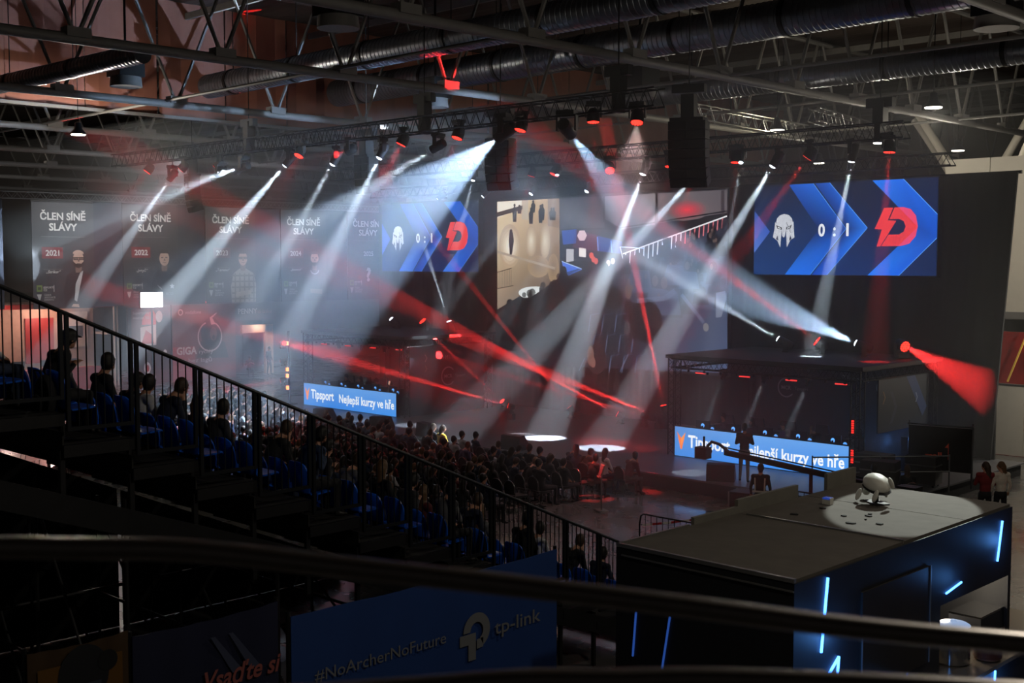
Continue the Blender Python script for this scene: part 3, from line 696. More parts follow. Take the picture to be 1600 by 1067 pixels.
c.ell(9.28, 3.93, 0.19, 0.20, (33, 37, 50), 5, 9)
c.p([(10.12, 3.33), (10.59, 3.33), (10.52, 3.64), (10.18, 3.64)], (28, 30, 40), 5)
c.ell(10.35, 3.76, 0.13, 0.14, (19, 21, 28), 5, 9)
c.p([(8.03, 1.63), (8.85, 1.67), (8.73, 2.18), (8.14, 2.16)], (28, 30, 40), 5)
c.ell(8.44, 2.37, 0.22, 0.23, (19, 21, 28), 5, 9)
c.ell(8.34, 2.37, 0.10, 0.14, (104, 84, 80), 6, 7)
c.p([(8.1, 3.89), (8.62, 3.89), (8.54, 4.23), (8.17, 4.22)], (22, 24, 32), 5)
c.ell(8.35, 4.35, 0.15, 0.15, (15, 16, 22), 5, 9)
c.p([(11.06, 4.01), (11.75, 4.01), (11.65, 4.46), (11.15, 4.46)], (22, 24, 32), 5)
c.ell(11.4, 4.64, 0.19, 0.20, (15, 16, 22), 5, 9)
c.p([(11.82, 4.8), (12.33, 4.8), (12.25, 5.14), (11.89, 5.14)], (28, 30, 40), 5)
c.ell(12.07, 5.27, 0.14, 0.15, (19, 21, 28), 5, 9)
c.ell(12.01, 5.27, 0.06, 0.09, (104, 84, 80), 6, 7)
c.p([(11.6, 3.04), (12.32, 3.06), (12.21, 3.54), (11.69, 3.53)], (28, 30, 40), 5)
c.ell(11.95, 3.72, 0.20, 0.22, (19, 21, 28), 5, 9)
c.p([(8.73, 2.4), (9.28, 2.42), (9.2, 2.77), (8.81, 2.76)], (22, 24, 32), 5)
c.ell(9.0, 2.9, 0.15, 0.15, (15, 16, 22), 5, 9)
c.p([(11.61, 5.12), (12.16, 5.11), (12.08, 5.48), (11.68, 5.49)], (28, 30, 40), 5)
c.ell(11.88, 5.63, 0.15, 0.16, (19, 21, 28), 5, 9)
c.ell(11.82, 5.63, 0.06, 0.10, (104, 84, 80), 6, 7)
c.p([(7.89, 3.68), (8.64, 3.69), (8.53, 4.16), (7.99, 4.15)], (22, 24, 32), 5)
c.ell(8.26, 4.33, 0.21, 0.22, (15, 16, 22), 5, 9)
c.p([(11.94, 5.23), (12.61, 5.22), (12.51, 5.67), (12.03, 5.68)], (34, 38, 50), 5)
c.ell(12.27, 5.85, 0.18, 0.20, (23, 26, 35), 5, 9)
c.p([(11.74, 4.84), (12.18, 4.84), (12.12, 5.13), (11.8, 5.14)], (22, 24, 32), 5)
c.ell(11.96, 5.25, 0.12, 0.13, (15, 16, 22), 5, 9)
c.ell(11.91, 5.25, 0.05, 0.08, (104, 84, 80), 6, 7)
c.p([(7.92, 1.81), (8.58, 1.83), (8.49, 2.25), (8.01, 2.24)], (28, 30, 40), 5)
c.ell(8.25, 2.4, 0.18, 0.19, (19, 21, 28), 5, 9)
c.p([(10.02, 4.45), (10.5, 4.45), (10.43, 4.76), (10.09, 4.77)], (34, 38, 50), 5)
c.ell(10.26, 4.89, 0.13, 0.14, (23, 26, 35), 5, 9)
c.p([(10.43, 4.7), (11.07, 4.7), (10.98, 5.12), (10.51, 5.12)], (34, 38, 50), 5)
c.ell(10.74, 5.28, 0.18, 0.19, (23, 26, 35), 5, 9)
c.ell(10.67, 5.28, 0.07, 0.11, (104, 84, 80), 6, 7)
c.p([(11.96, 3.5), (12.41, 3.51), (12.34, 3.8), (12.02, 3.8)], (48, 54, 72), 5)
c.ell(12.18, 3.92, 0.13, 0.13, (33, 37, 50), 5, 9)
c.p([(10.11, 3.32), (10.61, 3.33), (10.54, 3.66), (10.17, 3.66)], (48, 54, 72), 5)
c.ell(10.36, 3.79, 0.14, 0.15, (33, 37, 50), 5, 9)
c.p([(11.0, 3.66), (11.46, 3.66), (11.4, 3.96), (11.06, 3.96)], (28, 30, 40), 5)
c.ell(11.23, 4.08, 0.13, 0.13, (19, 21, 28), 5, 9)
c.ell(11.18, 4.08, 0.05, 0.08, (104, 84, 80), 6, 7)
c.p([(11.91, 4.64), (12.53, 4.64), (12.44, 5.05), (11.99, 5.06)], (22, 24, 32), 5)
c.ell(12.22, 5.22, 0.17, 0.18, (15, 16, 22), 5, 9)
c.p([(10.93, 2.78), (11.55, 2.79), (11.46, 3.2), (11.01, 3.19)], (22, 24, 32), 5)
c.ell(11.23, 3.35, 0.17, 0.18, (15, 16, 22), 5, 9)
c.p([(11.47, 4.81), (12.19, 4.81), (12.08, 5.28), (11.57, 5.29)], (48, 54, 72), 5)
c.ell(11.83, 5.47, 0.19, 0.21, (33, 37, 50), 5, 9)
c.ell(11.75, 5.47, 0.08, 0.13, (104, 84, 80), 6, 7)
c.p([(9.45, 3.51), (10.24, 3.52), (10.13, 4.04), (9.56, 4.03)], (22, 24, 32), 5)
c.ell(9.84, 4.23, 0.22, 0.23, (15, 16, 22), 5, 9)
c.p([(9.26, 3.15), (9.73, 3.16), (9.66, 3.46), (9.32, 3.46)], (22, 24, 32), 5)
c.ell(9.49, 3.58, 0.13, 0.13, (15, 16, 22), 5, 9)
c.p([(8.35, 3.31), (8.95, 3.32), (8.86, 3.7), (8.43, 3.69)], (22, 24, 32), 5)
c.ell(8.65, 3.84, 0.16, 0.17, (15, 16, 22), 5, 9)
c.ell(8.58, 3.84, 0.07, 0.10, (104, 84, 80), 6, 7)
c.p([(8.8, 3.81), (9.45, 3.82), (9.36, 4.23), (8.89, 4.23)], (22, 24, 32), 5)
c.ell(9.12, 4.39, 0.18, 0.19, (15, 16, 22), 5, 9)
c.p([(7.29, 1.96), (8.08, 1.99), (7.97, 2.47), (7.4, 2.46)], (28, 30, 40), 5)
c.ell(7.68, 2.65, 0.22, 0.22, (19, 21, 28), 5, 9)
c.p([(9.0, 2.46), (9.67, 2.48), (9.57, 2.91), (9.09, 2.9)], (22, 24, 32), 5)
c.ell(9.33, 3.06, 0.18, 0.20, (15, 16, 22), 5, 9)
c.ell(9.26, 3.06, 0.07, 0.12, (104, 84, 80), 6, 7)
c.p([(9.32, 3.96), (10.11, 3.97), (9.99, 4.48), (9.42, 4.48)], (28, 30, 40), 5)
c.ell(9.71, 4.67, 0.22, 0.23, (19, 21, 28), 5, 9)
c.p([(9.83, 2.18), (10.48, 2.2), (10.38, 2.62), (9.91, 2.61)], (34, 38, 50), 5)
c.ell(10.15, 2.77, 0.18, 0.19, (23, 26, 35), 5, 9)
c.p([(10.53, 4.44), (11.25, 4.44), (11.15, 4.91), (10.62, 4.92)], (48, 54, 72), 5)
c.ell(10.88, 5.1, 0.21, 0.21, (33, 37, 50), 5, 9)
c.ell(10.8, 5.1, 0.08, 0.13, (104, 84, 80), 6, 7)
c.p([(7.32, 1.51), (8.1, 1.54), (7.99, 2.03), (7.42, 2.01)], (48, 54, 72), 5)
c.ell(7.71, 2.21, 0.21, 0.22, (33, 37, 50), 5, 9)
c.p([(11.92, 2.63), (12.54, 2.64), (12.45, 3.06), (12.0, 3.05)], (22, 24, 32), 5)
c.ell(12.22, 3.21, 0.18, 0.19, (15, 16, 22), 5, 9)
c.p([(7.42, 2.94), (8.19, 2.96), (8.08, 3.44), (7.52, 3.43)], (48, 54, 72), 5)
c.ell(7.8, 3.62, 0.21, 0.22, (33, 37, 50), 5, 9)
c.ell(7.71, 3.62, 0.09, 0.14, (104, 84, 80), 6, 7)
c.p([(10.36, 2.34), (10.93, 2.36), (10.85, 2.73), (10.44, 2.72)], (34, 38, 50), 5)
c.ell(10.64, 2.87, 0.16, 0.17, (23, 26, 35), 5, 9)
c.p([(9.6, 3.9), (10.38, 3.91), (10.27, 4.41), (9.7, 4.41)], (48, 54, 72), 5)
c.ell(9.98, 4.61, 0.22, 0.22, (33, 37, 50), 5, 9)
c.p([(10.72, 4.87), (11.32, 4.87), (11.23, 5.26), (10.8, 5.27)], (28, 30, 40), 5)
c.ell(11.02, 5.41, 0.16, 0.18, (19, 21, 28), 5, 9)
c.ell(10.95, 5.41, 0.07, 0.11, (104, 84, 80), 6, 7)
c.p([(10.19, 2.67), (10.87, 2.69), (10.77, 3.12), (10.28, 3.12)], (48, 54, 72), 5)
c.ell(10.52, 3.29, 0.19, 0.20, (33, 37, 50), 5, 9)
c.p([(11.11, 2.73), (11.71, 2.75), (11.62, 3.15), (11.19, 3.14)], (22, 24, 32), 5)
c.ell(11.4, 3.29, 0.17, 0.18, (15, 16, 22), 5, 9)
c.p([(11.86, 4.64), (12.33, 4.64), (12.26, 4.96), (11.92, 4.96)], (22, 24, 32), 5)
c.ell(12.09, 5.08, 0.13, 0.14, (15, 16, 22), 5, 9)
c.ell(12.04, 5.08, 0.05, 0.09, (104, 84, 80), 6, 7)
c.p([(8.01, 2.1), (8.79, 2.13), (8.68, 2.62), (8.11, 2.61)], (34, 38, 50), 5)
c.ell(8.39, 2.8, 0.22, 0.23, (23, 26, 35), 5, 9)
c.p([(8.12, 3.16), (8.8, 3.17), (8.7, 3.6), (8.21, 3.59)], (28, 30, 40), 5)
c.ell(8.46, 3.76, 0.18, 0.19, (19, 21, 28), 5, 9)
c.p([(7.63, 2.77), (8.33, 2.78), (8.23, 3.22), (7.73, 3.21)], (48, 54, 72), 5)
c.ell(7.98, 3.39, 0.19, 0.20, (33, 37, 50), 5, 9)
c.ell(7.9, 3.39, 0.08, 0.12, (104, 84, 80), 6, 7)
c.p([(10.04, 2.41), (10.51, 2.43), (10.44, 2.73), (10.1, 2.72)], (28, 30, 40), 5)
c.ell(10.27, 2.84, 0.13, 0.14, (19, 21, 28), 5, 9)
c.p([(9.99, 3.42), (10.63, 3.43), (10.53, 3.85), (10.07, 3.84)], (22, 24, 32), 5)
c.ell(10.3, 4.0, 0.18, 0.19, (15, 16, 22), 5, 9)
c.p([(11.53, 3.55), (12.26, 3.56), (12.16, 4.05), (11.62, 4.05)], (22, 24, 32), 5)
c.ell(11.89, 4.24, 0.20, 0.22, (15, 16, 22), 5, 9)
c.ell(11.81, 4.24, 0.08, 0.13, (104, 84, 80), 6, 7)
c.p([(10.94, 3.23), (11.42, 3.24), (11.35, 3.55), (11.0, 3.55)], (28, 30, 40), 5)
c.ell(11.18, 3.67, 0.13, 0.14, (19, 21, 28), 5, 9)
c.p([(9.52, 3.38), (10.2, 3.39), (10.1, 3.82), (9.61, 3.82)], (22, 24, 32), 5)
c.ell(9.86, 3.99, 0.18, 0.20, (15, 16, 22), 5, 9)
c.p([(10.67, 5.01), (11.2, 5.01), (11.13, 5.36), (10.74, 5.36)], (28, 30, 40), 5)
c.ell(10.93, 5.49, 0.15, 0.16, (19, 21, 28), 5, 9)
c.ell(10.88, 5.49, 0.05, 0.10, (104, 84, 80), 6, 7)
c.p([(8.39, 2.14), (9.12, 2.16), (9.01, 2.62), (8.48, 2.61)], (28, 30, 40), 5)
c.ell(8.75, 2.8, 0.20, 0.21, (19, 21, 28), 5, 9)
c.p([(11.55, 5.1), (12.18, 5.09), (12.09, 5.51), (11.64, 5.52)], (22, 24, 32), 5)
c.ell(11.86, 5.67, 0.18, 0.19, (15, 16, 22), 5, 9)
c.p([(10.71, 4.04), (11.18, 4.04), (11.11, 4.35), (10.77, 4.35)], (34, 38, 50), 5)
c.ell(10.94, 4.47, 0.13, 0.14, (23, 26, 35), 5, 9)
c.ell(10.89, 4.47, 0.05, 0.09, (104, 84, 80), 6, 7)
c.p([(7.47, 2.28), (7.99, 2.29), (7.92, 2.62), (7.54, 2.61)], (22, 24, 32), 5)
c.ell(7.73, 2.74, 0.14, 0.15, (15, 16, 22), 5, 9)
c.p([(9.04, 3.34), (9.7, 3.35), (9.6, 3.77), (9.13, 3.77)], (22, 24, 32), 5)
c.ell(9.36, 3.93, 0.19, 0.19, (15, 16, 22), 5, 9)
c.p([(10.82, 4.96), (11.3, 4.96), (11.23, 5.27), (10.88, 5.28)], (48, 54, 72), 5)
c.ell(11.05, 5.39, 0.14, 0.14, (33, 37, 50), 5, 9)
c.ell(11.0, 5.39, 0.05, 0.09, (104, 84, 80), 6, 7)
c.p([(7.25, 1.51), (7.95, 1.53), (7.85, 1.98), (7.34, 1.96)], (28, 30, 40), 5)
c.ell(7.6, 2.14, 0.19, 0.20, (19, 21, 28), 5, 9)
c.p([(12.17, 3.23), (12.64, 3.24), (12.57, 3.55), (12.23, 3.55)], (48, 54, 72), 5)
c.ell(12.4, 3.67, 0.13, 0.14, (33, 37, 50), 5, 9)
c.p([(10.67, 3.89), (11.16, 3.89), (11.09, 4.22), (10.73, 4.22)], (34, 38, 50), 5)
c.ell(10.91, 4.34, 0.14, 0.15, (23, 26, 35), 5, 9)
c.ell(10.86, 4.34, 0.05, 0.09, (104, 84, 80), 6, 7)
c.p([(7.85, 4.37), (8.36, 4.37), (8.29, 4.69), (7.91, 4.7)], (22, 24, 32), 5)
c.ell(8.1, 4.82, 0.14, 0.15, (15, 16, 22), 5, 9)
c.p([(9.15, 2.63), (9.78, 2.65), (9.69, 3.05), (9.23, 3.04)], (34, 38, 50), 5)
c.ell(9.46, 3.2, 0.17, 0.18, (23, 26, 35), 5, 9)
c.p([(8.48, 2.41), (9.89, 2.45), (9.69, 3.33), (8.8, 3.37)], (62, 72, 98), 6)
c.ell(9.18, 3.71, 0.32, 0.35, (30, 30, 38), 6, 12)
c.ell(9.07, 3.66, 0.16, 0.23, (88, 76, 76), 7, 12)
c.p([(8.92, 2.27), (10.39, 2.31), (10.19, 3.24), (9.25, 3.28)], (62, 72, 98), 6)
c.ell(9.65, 3.64, 0.33, 0.36, (30, 30, 38), 6, 12)
c.ell(9.53, 3.58, 0.17, 0.25, (88, 76, 76), 7, 12)
c.p([(7.5, 3.15), (8.95, 3.18), (8.74, 4.08), (7.82, 4.12)], (62, 72, 98), 6)
c.ell(8.22, 4.46, 0.33, 0.35, (30, 30, 38), 6, 12)
c.p([(10.23, 3.35), (11.26, 3.37), (11.12, 4.03), (10.46, 4.06)], (62, 72, 98), 6)
c.ell(10.74, 4.31, 0.23, 0.26, (30, 30, 38), 6, 12)
c.ell(10.66, 4.28, 0.12, 0.17, (88, 76, 76), 7, 12)
c.p([(9.41, 3.49), (10.62, 3.5), (10.45, 4.28), (9.68, 4.32)], (62, 72, 98), 6)
c.ell(10.01, 4.61, 0.27, 0.30, (30, 30, 38), 6, 12)
c.line((8.14, 2.82), (9.56, 2.96), 0.198, (84, 96, 122), 7)
c.line((9.56, 2.96), (10.07, 3.27), 0.228, (76, 88, 114), 7)
c.line((5.52, 1.45), (5.64, 2.17), 0.053, (70, 86, 116), 6)
c.line((5.64, 2.17), (6.16, 2.26), 0.038, (52, 64, 92), 6)
c.line((5.74, 0.58), (5.86, 1.3), 0.053, (70, 86, 116), 6)
c.line((5.86, 1.3), (6.37, 1.4), 0.038, (52, 64, 92), 6)
c.line((5.95, -0.28), (6.07, 0.44), 0.053, (70, 86, 116), 6)
c.line((6.07, 0.44), (6.58, 0.55), 0.038, (52, 64, 92), 6)
c.line((6.25, 1.48), (6.37, 2.19), 0.053, (70, 86, 116), 6)
c.line((6.37, 2.19), (6.87, 2.28), 0.038, (52, 64, 92), 6)
c.line((6.46, 0.62), (6.58, 1.33), 0.053, (70, 86, 116), 6)
c.line((6.58, 1.33), (7.08, 1.43), 0.038, (52, 64, 92), 6)
c.line((6.67, -0.24), (6.78, 0.48), 0.053, (70, 86, 116), 6)
c.line((6.78, 0.48), (7.29, 0.58), 0.038, (52, 64, 92), 6)
c.line((6.96, 1.5), (7.07, 2.21), 0.053, (70, 86, 116), 6)
c.line((7.07, 2.21), (7.57, 2.3), 0.038, (52, 64, 92), 6)
c.line((7.17, 0.66), (7.28, 1.36), 0.053, (70, 86, 116), 6)
c.line((7.28, 1.36), (7.77, 1.46), 0.038, (52, 64, 92), 6)
c.line((7.37, -0.19), (7.49, 0.52), 0.053, (70, 86, 116), 6)
c.line((7.49, 0.52), (7.98, 0.62), 0.038, (52, 64, 92), 6)
c.line((7.66, 1.53), (7.77, 2.23), 0.053, (70, 86, 116), 6)
c.line((7.77, 2.23), (8.26, 2.32), 0.038, (52, 64, 92), 6)
c.line((7.86, 0.69), (7.97, 1.39), 0.053, (70, 86, 116), 6)
c.line((7.97, 1.39), (8.46, 1.49), 0.038, (52, 64, 92), 6)
c.line((8.06, -0.15), (8.17, 0.55), 0.053, (70, 86, 116), 6)
c.line((8.17, 0.55), (8.66, 0.66), 0.038, (52, 64, 92), 6)
c.ell(8.63, 2.03, 0.81, 0.91, (16, 16, 22), 7, 18)
c.p([(7.65, 2.54), (8.62, 2.94), (9.29, 2.51), (9.11, 1.29), (7.76, 1.23)], (18, 18, 24), 7)
c.ell(7.64, 1.69, 0.17, 0.29, (56, 58, 66), 8, 12)
c.ell(6.9, 2.91, 0.50, 0.46, (22, 22, 28), 6, 12)
c.ell(7.69, 3.23, 0.18, 0.34, (92, 74, 72), 7, 12)
c.ell(5.97, 0.31, 0.55, 0.66, (34, 28, 30), 8, 18)
c.ell(5.65, 0.42, 0.19, 0.44, (112, 86, 78), 9, 12)
c.ell(5.79, 0.15, 0.15, 0.23, (120, 88, 80), 10, 12)
c.line((10.39, 3.13), (11.48, 2.05), 0.152, (84, 96, 124), 7)
c.ell(11.59, 1.87, 0.14, 0.17, (120, 118, 124), 8, 12)
c.p([(12.04, 3.23), (12.47, 3.31), (12.53, 3.03), (12.31, 2.3), (12.05, 2.26)], (120, 128, 150), 7)
c.line((5.0, -0.26), (5.32, 0.32), 0.046, (90, 100, 124), 8)
c.line((7.27, -0.16), (7.71, 0.61), 0.046, (80, 92, 120), 8)
c.ell(10.69, 0.73, 0.54, 0.06, (150, 40, 56), 7, 12)
c.build('live_picture', SCREEN, t)

# ------------------------------------------------------------------ lighting trusses, hoists, lamps with their beams, loudspeakers
def box_truss(p, q, s, label, mtl, name='lighting_truss', group='lighting trusses', cell=.5):
    p = V(p); q = V(q); t = thing(name, label, 'truss', p, 0, group); L = (q-p).length; d = (q-p)/L
    up = V((0, 0, 1)) if abs(d.z) < .9 else V((0, 1, 0)); a = d.cross(up).normalized()*s/2; b = a.cross(d).normalized()*s/2
    for u, v in ((-1,-1),(1,-1),(1,1),(-1,1)):
        MB().tube(a*u+b*v, d*L+a*u+b*v, .028*max(1, s/.5), 6).build('chord', mtl, t)
    n = max(1, int(L/cell)); m = MB(); c = L/n
    for i in range(n):
        x0 = d*(c*i); x1 = d*(c*(i+.5)); x2 = d*(c*(i+1))
        for e, f in ((a, b), (-a, b)):
            m.tube(x0+e-f, x1+e+f, .014*max(1, s/.5), 5, cap=False); m.tube(x1+e+f, x2+e-f, .014*max(1, s/.5), 5, cap=False)
        for e in (b, -b):
            m.tube(x0+a+e, x1-a+e, .012*max(1, s/.5), 5, cap=False); m.tube(x1-a+e, x2+a+e, .012*max(1, s/.5), 5, cap=False)
    m.build('lattice', mtl, t)
    return t
box_truss((-53.4, 28.2, 11.75), (-21.6, 28.2, 11.75), .52, 'long black main lighting truss hung in front of the stage', BLKM)
box_truss((-47, 36, 11.15), (-17.9, 36, 11.15), .5, 'black lighting truss with moving lamps above the screens', BLKM)
box_truss((-47.6, 38.9, 10.4), (-17.7, 38.9, 10.4), .4, 'lower black lighting truss right above the screen wall', BLKM)
box_truss((-30, 41, 13.2), (-30, 50, 13.0), .6, 'bright aluminium truss lit from within, behind the right loudspeaker array', ALU, cell=.8)
box_truss((-30, 51, 13.9), (-30, 60, 13.4), .6, 'aluminium truss farther back, right of the lit one', ALU, cell=.8)
d = bpy.data.lights.new('truss_warmer', 'POINT'); d.energy = 260; d.color = (1, .9, .62); d.shadow_soft_size = .15
o = bpy.data.objects.new('truss_warmer', d); COL.objects.link(o); o.location = (-29.2, 47.5, 12.4)
def hoist(p, top, label):
    t = thing('chain_hoist', label, 'hoist', p, 0, 'chain hoists')
    MB().box((-.18, -.18, .28), (.18, .18, .95)).build('motor', BLK, t); MB().box((-.45, -.12, .75), (.45, .12, 1.05)).build('crossbar', BLK, t)
    MB().box((-.1, -.2, -.32), (.1, .2, .3)).build('hook_clamp', BLK, t); MB().tube((0, 0, 1.0), (0, 0, top-p[2]), .02, 6).build('chain', BLKM, t)
for x, l in ((-42.4, 'left'), (-31.7, 'middle'), (-23.1, 'right')): hoist((x, 28.2, 11.75), 18.25, 'black chain hoist on the main lighting truss, %s one' % l)
for x, l in ((-36, 'hidden among the beams'), (-18.8, 'near its right end')): hoist((x, 36, 11.15), 18.25, 'black chain hoist on the truss above the screens, ' + l)

def head_meshes():
    spot = MB().lathe([(.09, .3), (.15, .26), (.165, .05), (.15, -.1), (.145, -.3), (.125, -.3), (.12, -.24)], 16).mesh('head', BLK, True)
    wash = MB().lathe([(.1, .22), (.17, .15), (.2, 0), (.205, -.2), (.19, -.2), (.185, -.15)], 16).mesh('head', BLK, True)
    glass = MB().lathe([(.118, -.235), (.118, -.29), (.095, -.325), (.05, -.34)], 16).mesh('lens', LENSW)
    m = MB()
    for r, n in ((0, 1), (.075, 6), (.145, 12)):
        for i in range(n):
            a = 2*math.pi*i/n; m.lathe([(.029, -.155), (.029, -.2), (.018, -.212)], 6, Matrix.Translation((r*math.cos(a), r*math.sin(a), 0)))
    cells = m.mesh('led_cells', LENSR)
    yoke = MB().box((-.25, -.07, -.05), (-.208, .07, .32)).box((.208, -.07, -.05), (.25, .07, .32)).box((-.25, -.09, .27), (.25, .09, .32)).mesh('yoke', BLK)
    base = MB().box((-.22, -.15, .32), (.22, .15, .42)).box((-.05, -.05, .42), (.05, .05, .45)).mesh('base', BLK)
    return spot, wash, glass, cells, yoke, base
HM = head_meshes()
NL = 0
def beam(parent, dirv, off, color, ang, power, blend, size):
    l = bpy.data.lights.new('lamp_beam', 'SPOT'); l.energy = power; l.color = color; l.spot_size = R(ang); l.spot_blend = blend; l.shadow_soft_size = size if ang > 5 else .02
    o = bpy.data.objects.new('lamp_beam', l); COL.objects.link(o); o.parent = parent; o.location = off
    o.rotation_mode = 'QUATERNION'; o.rotation_quaternion = dirv.to_track_quat('-Z', 'Y')
def lamp(lens, target, red, ang, power, label, stand=False, blend=.12, color=None, big=1., group='moving lamps on the trusses', top=None):
    lens = V(lens); dv = (V(target)-lens).normalized(); piv = lens - dv*(.25 if not red else .18)*big
    t = thing('moving_lamp', label, 'stage lamp', piv, 0, group)
    t.scale = (big,)*3
    q = dv.to_track_quat('-Z', 'Y'); yaw = math.atan2(dv.y, dv.x) - math.pi/2
    yq = Quaternion((0, 0, 1), yaw)
    if stand: yq = yq @ Quaternion((0, 1, 0), math.pi)
    h = link('head', HM[1 if red else 0], t, rot=q); link('led_cells' if red else 'lens', HM[3 if red else 2], h)
    link('yoke', HM[4], t, rot=yq); link('base', HM[5], t, rot=yq)
    if top is not None and top - piv.z > .44*big: MB().tube((0, 0, .42), (0, 0, (top-piv.z)/big), .03, 6).build('drop_pipe', BLKM, t)
    if stand is not False and stand is not True:
        zf = (stand - piv.z)/big
        if zf < -.46: MB().box((-.2, -.14, zf), (.2, .14, -.42)).build('riser', BLK, t)
    if power:
        beam(t, dv, dv*((.36 if not red else .24)), color or ((1, .03, .03) if red else (.72, .87, 1)), ang, power, blend, .05)
    return t
K = 1000.
BLUEW = (.46, .69, 1.)
TA, TB = 11.5, 10.92
lamp((-28.02, 28.1, 11.04), (-33.9, 27, 7.5), 0, 36, 62*K, 'moving lamp on the main truss throwing the widest blue white beam', big=1.35, color=BLUEW, top=TA, blend=.2)
lamp((-24.9, 28.1, 10.95), (-29.2, 39.4, 6.6), 0, 15, 45*K, 'moving lamp near the main truss right end, short blue white beam', big=1.3, color=BLUEW, top=TA, blend=.25)
for p, q, a, e, l in [((-39.74, 28.1, 10.82), (-43.9, 25, 5.2), 9, 150, 'bright white beam falling across the third banner'),
                      ((-42.87, 28.1, 10.86), (-63.7, 27, 8.2), 9, 170, 'pale beam pointing almost level to the left'),
                      ((-44.6, 28.1, 10.7), (-63, 27.2, 6.6), 7, 60, 'faint beam just left of the level one'),
                      ((-48.46, 28.1, 10.66), (-54, 26.5, 4.9), 7.5, 95, 'white beam falling across the second banner'),
                      ((-36.73, 28.1, 10.7), (-38.6, 26, 5.8), 8, 45, 'white beam falling across the fourth banner'),
                      ((-34, 28.1, 10.78), (-34.9, 26.5, 7.2), 9, 60, 'white beam left of the widest one, falling steeply'),
                      ((-31.17, 28.1, 10.87), (-36.1, 27, 8.6), 9, 70, 'greenish white beam inside the widest blue one')]:
    lamp(p, q, 0, a, e*K, 'moving lamp on the main truss, ' + l, top=TA)
for p, q, a, e, l in [((-28.28, 36, 10.33), (-30.5, 33.4, 1.1), 8.5, 140, 'white beam falling across the centre screen to the stage middle'),
                      ((-25.82, 36, 10.16), (-31, 28.6, .8), 8, 75, 'white beam passing behind the loudspeaker array to the stage left'),
                      ((-22.7, 36, 10.31), (-27, 33.2, 1.6), 8, 100, 'white beam falling right of the centre screen'),
                      ((-19.77, 36, 10.32), (-21.1, 36.0, 3.9), 6.5, 80, 'white beam falling across the right score screen')]:
    lamp(p, q, 0, a, e*K, 'moving lamp above the screens, ' + l, top=TB)
for p, q, e, l in [((-39.42, 38.6, 10.0), (-42.4, 36.4, 6.2), 22, 'second from the left'), ((-36.45, 38.6, 10.0), (-37.4, 36.6, 7.2), 22, 'third from the left'),
                   ((-33.27, 38.6, 9.98), (-34.2, 36.4, 6.6), 18, 'fourth from the left'), ((-42.42, 38.6, 10.0), (-46.4, 36.8, 7.4), 24, 'first from the left')]:
    lamp(p, q, 0, 6, e*K, 'small moving lamp on the lower truss with a thin white beam, ' + l, big=.8, top=10.2)
RT = [(-51.3, 27, 9.3), (-48.8, 27, 9.3), (-46, 27, 9.4), (-39, 26.6, 8.6), (-40, 27, 10.1), (-34, 27, 8), (-30.4, 27, 8), (-27.45, 27, 7.6), (-23.3, 27.4, .3)]
for i, (x, z) in enumerate([(-50.58, 11.11), (-47.66, 11.05), (-44.85, 10.98), (-39.01, 11.13), (-35.98, 11.14), (-32.94, 11.17), (-30.07, 11.19), (-27.12, 11.23), (-24.07, 11.25)]):
    lamp((x, 28.2, z), RT[i], 1, 30 if i < 8 else 7, [1, 2, .7, .7, 2, 2.5, .7, .7, 14][i]*K, 'red LED wash lamp on the main truss, %s from the left' % ORD[i], top=TA, blend=.5)
lamp((-22.4, 28.2, 11.1), (-20.5, 24.5, 0), 1, 60, 1.8*K, 'red LED wash lamp at the right end of the main truss, lighting the floor', top=TA, blend=.9, color=(1, .62, .6))  # extra wash added to brighten the floor before the stage
RB = [(-33.4, 35, 8), (-22.76, 29.4, 0), (-27.2, 35.3, 7), (-24.2, 35.6, 6), (-24.2, 35.2, 6.5), (-18.5, 35.6, 6)]
for i, (x, z) in enumerate([(-32.75, 10.5), (-29.89, 10.5), (-27.05, 10.5), (-24.2, 10.5), (-21.38, 10.5), (-18.47, 10.5)]):
    lamp((x, 36, z), RB[i], 1, [16, 3.4, 16, 16, 9, 9][i], [.8, 22, 1, .8, 22, 13][i]*K, 'red LED wash lamp on the truss above the screens, %s from the left' % ORD[i], top=TB, blend=.4)
def array(p, n, label, w=1.0, turn=0.):
    t = thing('line_array', label, 'loudspeaker', p, turn, 'hung loudspeaker arrays')
    z = 0.; y = 0.; a = 0.
    GR = mat('speaker_grille', (20, 20, 22), .7)
    for i in range(n):
        a = .035*i*i*.35; c = V((0, y, z)); qn = Quaternion((1, 0, 0), a)
        sp = MB().prism([(-w/2, -.13), (w/2, -.13), (w/2, .13), (-w/2, .13)], c + qn @ V((0, -.26, -.13)), (1, 0, 0), qn @ V((0, 0, 1)), qn @ V((0, .5, 0))).build('speaker_box', BLK, t)
        MB().obox(c + qn @ V((-w*.24, -.275, -.13)), (w*.44, .03, .22), qn.to_matrix()).obox(c + qn @ V((w*.24, -.275, -.13)), (w*.44, .03, .22), qn.to_matrix()).build('grille', GR, sp)
        s = qn @ V((0, 0, -.275)); y += s.y; z += s.z
    MB().box((-w*.45, -.3, .0), (w*.45, .3, .1)).build('fly_frame', BLKM, t)
    MB().box((-.2, -.2, .1), (.2, .2, .8)).box((-.5, -.15, .85), (.5, .15, 1.1)).build('hoist', BLK, t)
    MB().tube((0, 0, 1.1), (0, 0, 18.25-p[2]), .02, 6).build('chain', BLKM, t)
array((-22.0, 30.2, 11.25), 7, 'black loudspeaker array hanging right of the centre screen', 1.15, .35)
array((-30.0, 30.2, 11.2), 6, 'loudspeaker array hanging left of the centre screen, tinted red', 1.0, .2)
array((-50.4, 30.4, 11.0), 6, 'loudspeaker array at the left end of the main truss, tinted red', .9, -.3)
